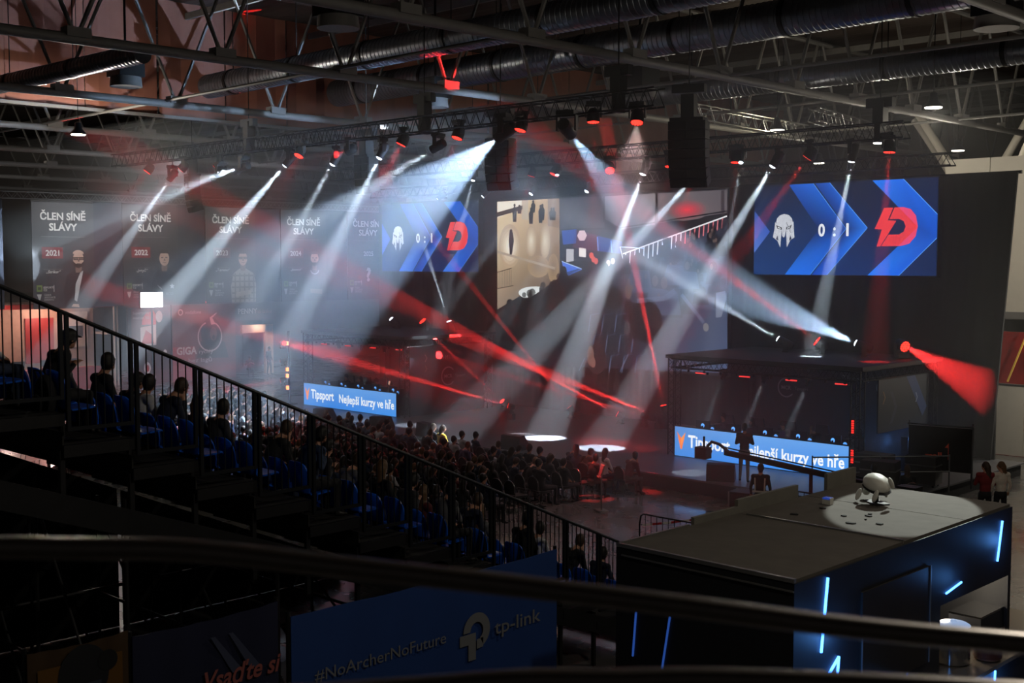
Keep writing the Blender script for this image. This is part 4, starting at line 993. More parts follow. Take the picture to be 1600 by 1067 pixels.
array((-37.6, 30.4, 11.1), 5, 'loudspeaker array half hidden by the white beams', .9, 0)

# ------------------------------------------------------------------ team booths on the stage
CHAIRB = mat('gaming_chair_vinyl', (18, 18, 20), .5); GRILL = mat('speaker_grille', (20, 20, 22), .7)
def chevron(c, x, y, s, col, l=2, w=.18):
    c.p([(x-s*.5, y+s), (x-s*.5+s*w*2, y+s), (x+s*.5, y), (x-s*.5+s*w*2, y-s), (x-s*.5, y-s), (x+s*.5-s*w*2, y)], col, l)
def ring_logo(c, x, y, r, l=3, col=(186, 190, 196)):
    c.arc(x, y, r*.86, r, 40, 320, col, l); c.text('MCR', x, y-r*.18, r*.36, col, l, bold=.02)
    c.text('Tipsport', x+r*1.7, y-r*.16, r*.3, col, l)
def booth(x0, x1, side, label, tint):
    y0, y1, z0 = 33.5, 38.4, .45
    o = V((x0, y0, z0)); t = thing('team_booth', label, 'booth', o, 0, 'team booths')
    L = lambda p: V(p) - o
    def trs(p, q, s=.3, nm='truss_post'):
        p = V(p); q = V(q); d = (q-p); ln = d.length; d /= ln; up = V((0,0,1)) if abs(d.z) < .9 else V((0,1,0)); a = d.cross(up).normalized()*s/2; b = a.cross(d).normalized()*s/2
        m = MB(o); n = int(ln/.42)
        for u, v in ((-1,-1),(1,-1),(1,1),(-1,1)): m.tube(p+a*u+b*v, q+a*u+b*v, .024, 6)
        for i in range(n):
            e0 = p+d*(ln*i/n); e1 = p+d*(ln*(i+.5)/n); e2 = p+d*(ln*(i+1)/n)
            for e, f in ((a, b), (-a, b), (b, a), (-b, a)): m.tube(e0+e-f, e1+e+f, .012, 4, cap=False); m.tube(e1+e+f, e2+e-f, .012, 4, cap=False)
        m.build(nm, BLKM, t)
    for x in (x0, x1):
        for y in (y0, y1): trs((x, y, z0), (x, y, 3.75), .3)
    zt = 3.58
    trs((x0, y0, zt), (x1, y0, zt), .3, 'truss_beam'); trs((x0, y1, zt), (x1, y1, zt), .3, 'truss_beam')
    trs((x0, y0, zt), (x0, y1, zt), .3, 'truss_beam'); trs((x1, y0, zt), (x1, y1, zt), .3, 'truss_beam')
    MB(o).box((x0-.25, y0-.2, 3.76), (x1+.25, y1+.3, 3.88)).build('roof', mat('booth_roof', (30, 29, 30), .7), t)
    bp = mat('booth_print_board', (34, 36, 42), .6)
    b = MB(o).box((x0+.2, y1-.12, z0), (x1-.2, y1-.06, 3.4)).build('back_panel', bp, t)
    c = CV((x0+.2, y1-.125, z0), (1, 0, 0), (0, 0, 1)); w = x1-x0-.4
    c.rect(0, 0, w, 2.95, [(24, 27, 36), (44, 48, 60)], 0)
    for i, (a, q, s) in enumerate([(.7, 1.2, .5), (2.3, 2.2, .6), (3.2, 1.4, .45), (5.7, 1.1, .6), (4.8, .7, .3)]): chevron(c, a, q, s, (36, 44, 66), 1)
    ring_logo(c, 1.25, 2.05, .36); ring_logo(c, w-1.3, 2.3, .38); c.text('Tipsport', w*.62, 2.45, .2, (170, 174, 182), 3)
    chevron(c, w-.25, 2.45, .38, (70, 140, 235), 3)
    c.build('back_print', PRINT, t)
    # side panel that faces the middle of the hall, seen from the audience side
    s = MB(o).box((x1-.05, y0+1.3 if side else y0+.3, z0 if not side else 1.7), (x1+.0, y1-.2, 3.4)).build('side_panel', bp, t)
    ya = y0+1.3 if side else y0+.3; za = 1.7 if side else z0
    c = CV((x1+.004, ya, za), (0, 1, 0), (0, 0, 1)); w = y1-.2-ya; h = 3.4-za
    c.rect(0, 0, w, h, [(30, 34, 46), (44, 48, 60)], 0)
    if side:
        chevron(c, 1.0, .75, .5, (60, 66, 84), 1); c.p([(1.8, h), (2.4, h), (3.3, .6), (3.0, .3)], (60, 84, 140), 1); chevron(c, 2.55, .95, .16, (170, 186, 214), 2); chevron(c, .35, 1.1, .2, (150, 120, 80), 2)
    else:
        ring_logo(c, 2.2, 1.6, .42, 3); c.text('• I M I I', 2.1, 2.35, .16, (200, 190, 190), 2); chevron(c, .9, 2.45, .16, (170, 150, 150), 2); chevron(c, .9, 2.0, .14, (140, 120, 120), 2); chevron(c, 1.2, .55, .3, (60, 54, 60), 1)
    c.build('side_print', PRINT, t)
    for i in range(4):
        x = x0 + .9 + 1.75*i
        lb = MB(o).box((x-.24, y0+.25, 3.24), (x+.24, y0+.37, 3.32)).build('light_bar', BLK, t)
        MB(o).box((x-.2, y0+.22, 3.26), (x+.2, y0+.25, 3.3)).build('red_strip', emi('red_strip', (255, 60, 60), 1.2), lb)
    for i in range(10):
        x = x0 + .5 + (x1-x0-1)*i/9; MB(o).tube((x, y0+.1, 3.43), (x, y0+.1, 3.3), .04, 8).build('spot_can', BLKM, t)
    return t
bR = booth(-24.9, -18.05, True, 'black truss team booth on the right of the stage', None)
bL = booth(-45.8, -39.0, False, 'black truss team booth on the left of the stage, red light inside', None)
def led_banner(x0, x1, label):
    z0, z1, y = .47, 1.46, 33.28; H = z1-z0; W = x1-x0
    t = thing('led_banner', label, 'screen', (x0, y, .45), 0, 'desk front screens')
    MB((x0, y, .45)).box((x0-.03, y, .45), (x1+.03, y+.1, z1+.03)).build('housing', BLK, t)
    c = CV((x0, y-.004, z0), (1, 0, 0), (0, 0, 1), .003); c.p([(0, 0), (W/2, 0), (W, 0), (W, H), (W/2, H), (0, H)], [(62, 140, 226), (58, 140, 236), (66, 150, 238), (98, 158, 228), (104, 166, 236), (88, 146, 214)], 0)
    u = W/6.5
    c.p([(.09*u, .83*H), (.27*u, .62*H), (.45*u, .83*H), (.3*u, .24*H), (.24*u, .24*H)], (250, 128, 72), 1)
    c.p([(.27*u, .62*H), (.45*u, .83*H), (.27*u, .36*H)], (255, 156, 84), 2)
    c.text('Tipsport', .56*u, .34*H, .4*H, (246, 250, 255), 2, w=1.68*u, align='l', bold=.024)
    c.text('Nejlepší kurzy ve hře', 2.62*u, .3*H, .36*H, (246, 250, 255), 2, w=3.75*u, align='l', bold=.022)
    c.build('advert_picture', SCREEN, t)
led_banner(-24.7, -18.2, 'blue advert screen at the foot of the right team booth')
led_banner(-45.85, -39.3, 'blue advert screen at the foot of the left team booth')

MONB = mat('monitor_plastic', (28, 32, 40), .4); GLOWB = emi('monitor_logo_blue', (90, 165, 255), 1.6); SCRN = emi('monitor_screen', (120, 140, 190), .5)
def desk_set(x0, x1, side):
    o = (x0, 34.0, .45); t = thing('player_desk', 'long black player desk behind the %s advert screen' % side, 'desk', o, 0, 'player desks')
    MB(o).box((x0+.1, 33.6, 1.15), (x1-.1, 34.4, 1.2)).build('desktop', BLK, t)
    for i in range(4):
        x = x0+.2+(x1-x0-.4)*i/3; MB(o).box((x-.04, 33.65, .45), (x+.04, 34.35, 1.15)).build('leg', BLKM, t)
    for i in range(5):
        x = x0+.75+(x1-x0-1.5)*i/4
        mt = thing('monitor', 'player monitor with a blue glowing back, %s from the left on the %s desk' % (ORD[i], side), 'monitor', (x, 33.85, 1.2), 0, 'player monitors')
        MB().box((-.28, -.02, .12), (.28, .02, .47)).build('panel', MONB, mt); MB().box((-.27, .02, .13), (.27, .024, .46)).build('screen', SCRN, mt)
        MB().box((-.03, -.05, 0), (.03, -.02, .3)).box((-.12, -.12, 0), (.12, .06, .012)).build('stand', MONB, mt); MB().lathe([(.07, -.026), (.07, -.02)], 14, Matrix.Translation((0, 0, .3)) @ Matrix.Rotation(R(90), 4, 'X') @ Matrix.Translation((0, 0, .046))).build('logo_ring', GLOWB, mt)
        pc = thing('desktop_computer', 'small computer with a blue fan light, %s from the left on the %s desk' % (ORD[i], side), 'computer', (x+.52, 33.85, 1.2), 0, 'player computers')
        MB().box((-.1, -.2, 0), (.1, .2, .4)).build('case', MONB, pc); MB().lathe([(.075, -.006), (.075, 0)], 14, Matrix.Translation((0, -.2, .24)) @ Matrix.Rotation(R(90), 4, 'X')).build('fan_light', GLOWB, pc)
        ch = thing('gaming_chair', 'black gaming chair, %s from the left behind the %s desk' % (ORD[i], side), 'chair', (x, 35.05, .45), 0, 'gaming chairs')
        MB().box((-.26, -.24, .44), (.26, .26, .54)).build('seat', CHAIRB, ch); MB().prism([(-.24, .5), (.24, .5), (.27, .9), (.2, 1.28), (-.2, 1.28), (-.27, .9)], (0, .24, 0), (1, 0, 0), (0, 0, 1), (0, .09, 0)).build('backrest', CHAIRB, ch)
        MB().tube((0, 0, .1), (0, 0, .44), .035, 8).build('gas_post', BLKM, ch); m = MB()
        for k in range(5): m.bar((0, 0, .1), (.3*math.cos(k*1.2566), .3*math.sin(k*1.2566), .05), .05, .04)
        m.build('star_base', BLKM, ch)
desk_set(-24.7, -18.3, 'right'); desk_set(-45.7, -39.4, 'left')
# small lamps inside the booths
for s, x0 in (('right', -24.9), ('left', -45.8)):
    for i in range(3):
        x = x0 + 1.55 + 1.6*i; p = (x, 34.1, 3.13)
        lamp(p, (x-1.5, 34.7, .5) if s == 'right' else (x-.6, 34.9, .6), 0, 8, (5 if s == 'right' else 1.2)*K, 'small white lamp under the roof of the %s booth, %s from the left' % (s, ORD[i]), big=.5, top=3.42, group='booth lamps')
# lamps standing on the booth roofs
RL = 'moving lamp standing on the right booth roof, '
lamp((-20.1, 37.2, 4.3), (-26.5, 34.2, 7.3), 0, 24, 42*K, RL+'wide blue white beam', stand=3.88, color=BLUEW, group='lamps on the booth roofs', blend=.4)
lamp((-23.1, 37.2, 4.3), (-28.0, 35, 7.4), 0, 5.5, 120*K, RL+'thin white beam', stand=3.88, group='lamps on the booth roofs')
lamp((-21.6, 37.2, 4.3), (-24.7, 34.8, 7.2), 1, 4.5, 170*K, RL+'red beam to the upper left', stand=3.88, group='lamps on the booth roofs')
lamp((-18.4, 37.2, 4.28), (-14.8, 35.4, 3.2), 1, 19, 20*K, RL+'red fan to the right', stand=3.88, group='lamps on the booth roofs', blend=.1)
lamp((-40.2, 37.2, 4.3), (-41.3, 36.2, 8.9), 0, 3.6, 130*K, 'moving lamp standing on the left booth roof, thin steep white beam', stand=3.88, group='lamps on the booth roofs')
lamp((-42.0, 37.2, 4.3), (-43, 34, 8), 1, 5, 1*K, 'moving lamp standing on the left booth roof, dim red face', stand=3.88, group='lamps on the booth roofs')
lamp((-44.2, 37.2, 4.3), (-46, 34, 8), 0, 5, 1*K, 'moving lamp standing on the left booth roof, dim white face', stand=3.88, group='lamps on the booth roofs')
# red beam lamps along the foot of the screen wall
for i, (p, q, a, e) in enumerate([((-31.24, 38.2, .85), (-39.1, 32.5, 5.94), 3.2, 75), ((-29.29, 38.2, .95), (-33.1, 37.4, 2.1), 4, 70), ((-33.85, 38.2, .9), (-38.2, 36, 6.6), 2.2, 50),
                                  ((-29.07, 38.4, 1.36), (-30, 37.6, 7.1), 3, 70), ((-35.3, 36, 1.04), (-41.6, 30.5, 3.38), 3, 75), ((-37.84, 38.2, .85), (-39, 34.5, 4.27), 2, 35), ((-30.0, 38.2, .9), (-35.6, 36.5, 2.2), 2.2, 45)]):
    lamp(p, q, 1, a, e*6.5*K, 'red beam lamp on the stage floor by the screen wall, %s of its row' % ORD[i], stand=.45, big=.7, group='red floor lamps', blend=.15)
# red side lamps at the left edge of the stage
for i, (p, q) in enumerate([((-46.4, 32.4, 2.5), (-50, 28.5, 1.8)), ((-46.4, 32.4, 1.6), (-50, 28.2, .7)), ((-46.4, 32.6, 3.3), (-39.5, 31, 3.1))]):
    lamp(p, q, 1, 9, 14*K, 'red lamp on the left edge of the stage, %s' % ['upper one aimed at the hall', 'lower one aimed at the hall', 'one aimed across the booth'][i], stand=True, big=.6, group='red side lamps')
t = thing('lamp_tower', 'slim black lamp tower at the left edge of the stage', 'tower', (-46.4, 32.6, .45))
MB().box((-.3, -.3, 0), (.3, .5, .05)).build('base_plate', BLK, t); MB().tube((0, .25, 0), (0, .25, 3.4), .05, 8).build('pole', BLKM, t)
for z in (.7, 1.25, 1.55, 2.75): MB().box((-.06, .12, z), (.06, .2, z+.17)).build('amber_light', emi('amber_light', (255, 150, 90), 3), t)
# vertical red led battens on the right booth post
for i, z in enumerate((.95, 1.85)):
    t = thing('led_batten', 'red vertical LED batten on the right booth post, %s' % ('lower' if i == 0 else 'upper'), 'LED batten', (-18.05, 33.22, z), 0, 'post battens')
    MB().box((-.06, 0, 0), (.06, .1, .46)).build('case', BLK, t)
    for k in range(6): MB().box((-.04, -.012, .03+k*.07), (.04, 0, .075+k*.07)).build('led_cell', emi('red_cell', (255, 40, 34), 2), t)
# stage monitors
def wedge(p, rz, label):
    t = thing('stage_monitor', label, 'loudspeaker', p, rz, 'wedge monitors')
    MB().prism([(-.3, 0), (.3, 0), (.32, .12), (.02, .52), (-.24, .5)], (-.42, 0, 0), (0, 1, 0), (0, 0, 1), (.84, 0, 0)).build('cabinet', BLK, t)
    MB().add([(-.38, .335, .13), (.38, .335, .13), (.38, .05, .52), (-.38, .05, .52), (-.38, .32, .12), (.38, .32, .12), (.38, .03, .5), (-.38, .03, .5)], [(0,1,2,3),(0,4,5,1),(1,5,6,2),(2,6,7,3),(3,7,4,0)]).build('grille', GRILL, t)
for x, rz, l in ((-40.6, .3, 'leftmost wedge monitor on the stage front'), (-36.9, .4, 'wedge monitor on the stage front below the left advert screen'), (-34.2, -.2, 'wedge monitor on the stage front left of the white light pool'),
                 (-29.6, .1, 'wedge monitor on the stage front behind the yellow shirt, faint'), (-20.9, .5, 'wedge monitor on the stage front below the right advert screen')):
    wedge((x, 30.5, .45), rz, 'black ' + l)
# downward white pools on the stage
for p, q, e, l in (((-32.6, 36, 10.5), (-31.8, 33.1, .45), 16, 'centre'), ((-37.4, 36, 10.5), (-37, 32.1, .45), 16, 'left'), ((-24, 36, 10.5), (-22.3, 30.9, .45), 8, 'right')):
    lamp(p, q, 0, 7.5 if l != 'right' else 6, e*K, 'down lamp on the truss above the screens making a small white stage pool, %s one' % l, big=.7, top=TB)
for p, q, a, e, l in (((-34, 36, 10.5), (-36.6, 34.4, .45), 10, 5, 'left'), ((-26, 36, 10.5), (-26.6, 33.6, .45), 10, 5, 'right')):
    lamp(p, q, 1, a, e*K, 'red down lamp on the truss above the screens, %s one over the stage' % l, big=.8, top=TB)
# stage side: lockers with blue light, counters, banner, cables
t = thing('locker_shelf', 'open black locker shelf lit blue beside the right booth', 'shelf', (-17.7, 37, .45))
m = MB()
for i in range(6): m.box((-.02, -1.3, .2*i+.02), (.4, 1.2, .2*i+.06))
for i in range(5): m.box((-.02, -1.3+.61*i, 0), (.4, -1.25+.61*i, 1.1))
m.build('carcass', mat('locker_blue_grey', (46, 60, 84), .5), t)
MB().box((.38, -1.3, .0), (.4, 1.2, 1.1)).build('back', BLK, t)
d = bpy.data.lights.new('locker_light', 'POINT'); d.energy = 25; d.color = (.12, .35, 1); d.shadow_soft_size = .1
o = bpy.data.objects.new('locker_light', d); COL.objects.link(o); o.location = (-18.5, 36.2, 1.3)
for i, (x, y, w) in enumerate([(-17.3, 33.2, 1.0), (-16.1, 33.9, .9), (-16.6, 32.2, 1.0)]):
    t = thing('equipment_crate', 'dark grey equipment crate on the stage right wing, %s from the left' % ORD[i], 'crate', (x, y, .45), .1*i, 'wing crates')
    MB().box((-w/2, -.3, .08), (w/2, .3, .9)).build('body', mat('crate_grey', (52, 50, 50), .6), t); MB().box((-w/2-.01, -.31, .62), (w/2+.01, .31, .66)).build('rim', ALU, t)
    for sx in (-1, 1):
        for sy in (-1, 1): MB().ell((sx*(w/2-.1), sy*.2, .04), (.04, .025, .04), None, 8, 6).build('caster', BLK, t)
fb = thing('wing_banner_frame', 'black framed banner with small orange writing on the stage right wing', 'banner', (-15.75, 34.2, .45), .2)
MB().box((-.9, -.03, .45), (.9, .03, 1.75)).build('board', mat('wing_board', (30, 28, 28), .6), fb)
for s in (-.9, .9): MB().tube((s, 0, 0), (s, 0, 1.9), .03, 8).build('post', STEEL, fb)
MB().tube((-.95, -.05, 1.8), (.95, -.05, 1.8), .02, 6).build('top_tube', STEEL, fb)
c = CV((-15.75-.9, 34.2-.25, .9), (math.cos(.2), math.sin(.2), 0), (0, 0, 1)); c.text('mall', .75, .35, .2, (230, 96, 70), 3, bold=.03); c.p([(1.15,.35),(1.3,.35),(1.3,.7),(1.38,.7),(1.22,.9),(1.06,.7),(1.15,.7)], (230,96,70), 3); c.build('print', PRINT, fb)
# long handrail at the stage right wing
t = thing('wing_handrail', 'thin steel handrail across the stage right wing', 'handrail', (-18.1, 31.0, .45))
for z in (.95, .5): MB().tube((0, 0, z), (3.0, 2.4, z+.1), .022, 6).build('rail', STEEL, t)
for k in range(3): MB().tube((1.5*k, 1.2*k, 0), (1.5*k, 1.2*k, 1.0+.05*k), .022, 6).build('post', STEEL, t)

# ------------------------------------------------------------------ the grandstand on the left
GX = -13.5; DY, DZ = .867, -.3745; Y0, T0 = 6.38, 6.47            # rail line, step run, step drop, first post, its top
deckz = lambda k: T0 + DZ*k - 1.55
RAIL = mat('rail_dark_grey', (44, 46, 50), .42, .6); DECK = mat('stand_deck_board', (30, 29, 28), .8); FRAME = mat('stand_frame_steel', (40, 40, 42), .5, .5)
gs = thing('grandstand', 'dark stepped grandstand frame descending from the left edge to the hall floor', 'grandstand', (GX, Y0, 0))
o = (GX, Y0, 0)
for k in range(-3, 13):
    y = Y0+DY*k; z = deckz(k)
    MB(o).box((GX-8, y, z-.06), (GX+.02, y+DY+.03, z)).build('step_board', DECK, gs)
    MB(o).box((GX+.0, y-.01, z-.14), (GX+.06, y+DY+.01, z+.0)).build('step_edge', FRAME, gs)
    MB(o).box((GX-8, y+DY, z+DZ), (GX, y+DY+.02, z-.22)).build('riser', DECK, gs)
    MB(o).box((GX-.06, y-.03, max(.0, z-.95)), (GX-.0, y+.03, z-.06)).build('upright', FRAME, gs)
MB(o).hexa([(GX-.02, 3.6, 5.0), (GX+.05, 3.6, 5.0), (GX+.05, 17.6, -.02+.02), (GX-.02, 17.6, .0), (GX-.02, 3.6, 5.35), (GX+.05, 3.6, 5.35), (GX+.05, 17.6, .3), (GX-.02, 17.6, .3)]).build('stringer', FRAME, gs)
for yy in (5.2, 7.2, 9.4, 11.8):
    zt = deckz((yy-Y0)/DY)-.4
    for xx in (GX-.1, GX-2.6, GX-5.2, GX-7.8): MB(o).tube((xx, yy, 0), (xx, yy, zt), .03, 6).build('scaffold_pole', FRAME, gs)
    for xx in (GX-.1, GX-2.6, GX-5.2): MB(o).tube((xx, yy, .3), (xx-2.6, yy, zt-.2), .022, 6).build('scaffold_brace', FRAME, gs)
    MB(o).tube((GX-.1, yy, 1.6), (GX-7.8, yy, 1.6), .025, 6).build('scaffold_ledger', FRAME, gs)
for zz in (1.2, 2.4): MB(o).tube((GX-2.6, 4.5, zz), (GX-2.6, 15-zz*2, zz), .025, 6).build('scaffold_ledger', FRAME, gs)
# guard rail: trapezoid panels, sloping top bar, level bottom bar
def rail_panel(k):
    y = Y0+DY*k; zt = T0+DZ*k; zb = zt-1.36
    t = thing('guard_rail_panel', 'grey barred guard rail panel of the grandstand, %s from its top left' % ORD[k+2], 'railing', (GX+.08, y, zb), 0, 'grandstand guard rail panels')
    H = zt-zb
    MB().tube((0, .0, H+.0), (0, DY, H+DZ), .026, 8).build('top_bar', RAIL, t, True); MB().box((-.02, .05, -.02), (.02, DY-.05, .025)).build('bottom_bar', RAIL, t)
    MB().box((-.022, .02, -.02), (.022, .065, H-.02)).build('post', RAIL, t); MB().box((-.022, DY-.055, -.02), (.022, DY-.01, H+DZ)).build('post', RAIL, t)
    for i in range(6):
        yy = .065 + (DY-.12)*(i+1)/7+.0; MB().tube((0, yy, 0), (0, yy, H+DZ*yy/DY), .0095, 6).build('bar', RAIL, t, True)
    return t
for k in range(-2, 12): rail_panel(k)
# blue shell seats
SEATB = mat('seat_blue_plastic', (24, 100, 226), .3, 0, .12, 3, 0, .3)
def seat_meshes():
    n = 9; back = []; 
    def shell(curve, thick):
        vs = []; fs = []; C = len(curve); W = 8
        for z_, y_, hw, cup in curve:
            for j in range(W+1):
                u = -1+2*j/W; vs.append((u*hw, y_ + cup*u*u, z_))
        N = len(vs); vs += [(a, b-thick, c) if thick > 0 else (a, b, c+thick) for a, b, c in vs]
        for i in range(C-1):
            for j in range(W):
                a = i*(W+1)+j; fs.append((a, a+1, a+W+2, a+W+1)); fs.append((N+a+W+1, N+a+W+2, N+a+1, N+a))
        for i in range(C-1):
            a = i*(W+1); fs.append((a, a+W+1, N+a+W+1, N+a)); b = a+W; fs.append((b+W+1, b, N+b, N+b+W+1))
        for j in range(W): fs.append((j+1, j, N+j, N+j+1)); a = (C-1)*(W+1)+j; fs.append((a, a+1, N+a+1, N+a))
        return MB().add(vs, fs)
    b = shell([(.40, .06, .2, .02), (.5, .03, .215, .05), (.62, .0, .22, .06), (.72, -.025, .215, .06), (.8, -.05, .185, .055), (.84, -.062, .13, .04), (.855, -.068, .06, .02)], .02)
    p = shell([(.40, .06, .2, .02), (.385, .12, .21, .0), (.39, .25, .215, .0), (.4, .37, .215, .0), (.405, .42, .2, -.01), (.385, .45, .18, -.01)], -.02)
    f = MB().box((-.03, .05, .0), (.03, .1, .39)).box((-.03, .05, .33), (.03, .36, .375)).box((-.12, .0, 0), (.12, .2, .015))
    return b.mesh('backrest', SEATB, True), p.mesh('seat_pan', SEATB, True), f.mesh('bracket', FRAME)
SM = seat_meshes()
def stand_seat(k, j):
    x = GX-.42-.5*j; y = Y0+DY*k+.12; z = deckz(k)
    t = thing('stadium_seat', 'blue plastic seat, %s from the rail in the %s visible row from the top' % (ORD[j], ORD[k+2]), 'seat', (x, y, z), 0, 'blue grandstand seats')
    link('backrest', SM[0], t); link('seat_pan', SM[1], t); link('bracket', SM[2], t)
for k in range(-2, 13):
    for j in range(7): stand_seat(k, j)

# ------------------------------------------------------------------ people
SKIN = mat('skin', (176, 128, 104), .55, 0, .06); SHOE = mat('shoe_leather', (30, 28, 28), .5)
HAIRS = [mat('hair_%d' % i, c, .6, 0, .3, 30) for i, c in enumerate([(30, 24, 20), (58, 40, 28), (92, 66, 40), (18, 16, 16)])]
def cap(m, a, b, r0, r1):
    a = V(a); b = V(b); d = b-a
    if d.length < 1e-4: m.ell(a, (r0,)*3); return
    pts = []; rs = []; u = d.normalized()
    for s in (-.95, -.7, -.35, 0): pts.append(a+u*(r0*s)); rs.append(r0*math.sqrt(1-s*s))
    for s in (0, .35, .7, .95): pts.append(b+u*(r1*s)); rs.append(r1*math.sqrt(1-s*s))
    m.path(pts, rs, 10)
def figure(name, J, mats, voxel=.02, hair='short', cap_=False, long=False, hold=None):
    """J: joint positions. Builds one closed body surface and colours it by limb. mats: skin, top, trousers, hair, shoes"""
    prim = []                                             # (a, b, r0, r1, slot, anisotropic scale)
    P = lambda a, b, r0, r1, s: prim.append((V(a), V(b), r0, r1, s))
    hd, fw = V(J['head']), V(J.get('look', (0, 1, 0))).normalized(); side = fw.cross(V((0, 0, 1))).normalized(); up = side.cross(fw).normalized()
    m = MB()
    sh = [V(J['sh_l']), V(J['sh_r'])]; hp = [V(J['hip_l']), V(J['hip_r'])]; nk = (sh[0]+sh[1])/2; pv = (hp[0]+hp[1])/2
    P(nk+V((0, 0, .03)), hd-up*.06-fw*.01, .062, .055, 0)
    ch = nk.lerp(pv, .3); bl = nk.lerp(pv, .68)
    def E(c, r, q, slot): m.ell(c, r, q, 14, 10); prim.append((V(c), V(c)+q @ V((0, 0, 1e-3)), max(r)*.9, max(r)*.9, slot, r, q))
    tq = (sh[1]-sh[0]).normalized(); zq = (nk-pv).normalized(); yq = zq.cross(tq).normalized(); tm = Matrix((tq, yq, zq)).transposed().to_quaternion()
    w = (sh[1]-sh[0]).length/2
    E(ch, (w*.95, .125, .2), tm, 1); E(bl, (w*.82, .125, .2), tm, 1); E(pv+V((0, -.01, .0)), (w*.9, .14, .13), tm, 2)
    P(sh[0], sh[1], .075, .075, 1)
    hq = Matrix((side, fw, up)).transposed().to_quaternion()
    E(hd, (.076, .095, .118), hq, 0); E(hd+fw*.035-up*.07, (.055, .055, .05), hq, 0)
    E(hd+fw*.098-up*.015, (.014, .02, .026), hq, 0); E(hd+fw*.078+up*.03, (.055, .02, .014), hq, 0); E(hd+fw*.085-up*.06, (.026, .014, .01), hq, 0)
    for s in (-1, 1): E(hd+side*(s*.078)-fw*.01-up*.012, (.012, .022, .032), hq, 0)
    if hair != 'bald':
        E(hd-fw*.016+up*.028, (.086, .098, .106), hq, 3); E(hd-fw*.045-up*.01, (.079, .07, .1), hq, 3)
        if long: P(hd-fw*.06-up*.02, hd-fw*.1-up*.34, .085, .06, 3)
    if cap_: E(hd+up*.055-fw*.005, (.09, .105, .075), hq, 3); E(hd+up*.05+fw*.12, (.065, .065, .012), hq, 3)
    for s, a in ((-1, 'l'), (1, 'r')):
        S, El, H = V(J['sh_'+a]), V(J['el_'+a]), V(J['ha_'+a])
        P(S, El, .058, .046, 1); P(El, El.lerp(H, .82), .045, .034, J.get('sleeve', 1)); P(El.lerp(H, .82), H, .03, .028, 0)
        d = (H-El).normalized(); cr = d.cross(V((0, 0, 1))); cr = cr.normalized() if cr.length > .1 else V((1, 0, 0)); pn = cr.cross(d).normalized()
        P(H-cr*.022, H+d*.06-cr*.026, .022, .018, 0); P(H+cr*.022, H+d*.06+cr*.026, .022, .018, 0)
        for i, (o_, L) in enumerate(((-.034, .072), (-.011, .082), (.011, .078), (.034, .06))):
            f0 = H+d*.07+cr*o_; f1 = f0+d*(L*.55)-pn*.008; P(f0, f1, .0095, .009, 0); P(f1, f1+d*(L*.4)-pn*(.026), .009, .008, 0)
        tb = H+d*.015+cr*(s*-.036); P(tb, tb+d*.04+cr*(s*-.022)-pn*.012, .011, .0095, 0)
        Hp, Kn, An, To = V(J['hip_'+a]), V(J['kn_'+a]), V(J['an_'+a]), V(J['to_'+a])
        P(Hp, Kn, .088, .06, 2); P(Kn, An, .058, .042, 2); P(An+V((0, 0, -.03)), To, .042, .036, 4)
    for p in prim:
        if len(p) == 5: cap(m, *p[:4])
    me = m.mesh(name+'_raw', mats[0]); ob = bpy.data.objects.new('tmp', me); COL.objects.link(ob)
    md = ob.modifiers.new('r', 'REMESH'); md.mode = 'VOXEL'; md.voxel_size = voxel
    sm = ob.modifiers.new('s', 'SMOOTH'); sm.iterations = 3; sm.factor = .5
    dg = bpy.context.evaluated_depsgraph_get(); out = bpy.data.meshes.new_from_object(ob.evaluated_get(dg)); out.name = name
    bpy.data.objects.remove(ob); bpy.data.meshes.remove(me)
    out.materials.clear()
    for x in mats: out.materials.append(x)
    mi = []
    iq = [(p[6].inverted() if len(p) > 5 else None) for p in prim]
    for pl in out.polygons:
        c = pl.center; best = 9; bs = 0
        for n_, p in enumerate(prim):
            if len(p) > 5:
                l = iq[n_] @ (c-p[0]); r = p[5]; dd = (math.sqrt((l.x/r[0])**2+(l.y/r[1])**2+(l.z/r[2])**2)-1)*min(r)
            else:
                a = p[0]; ab = p[1]-a; t = max(0, min(1, (c-a).dot(ab)/max(1e-9, ab.length_squared))); dd = (c-a-ab*t).length-(p[2]+(p[3]-p[2])*t)
            if p[4] == 3: dd -= .012
            if dd < best: best = dd; bs = p[4]
        mi.append(bs)
    out.polygons.foreach_set('material_index', mi); out.polygons.foreach_set('use_smooth', [True]*len(mi)); out.update()
    return out
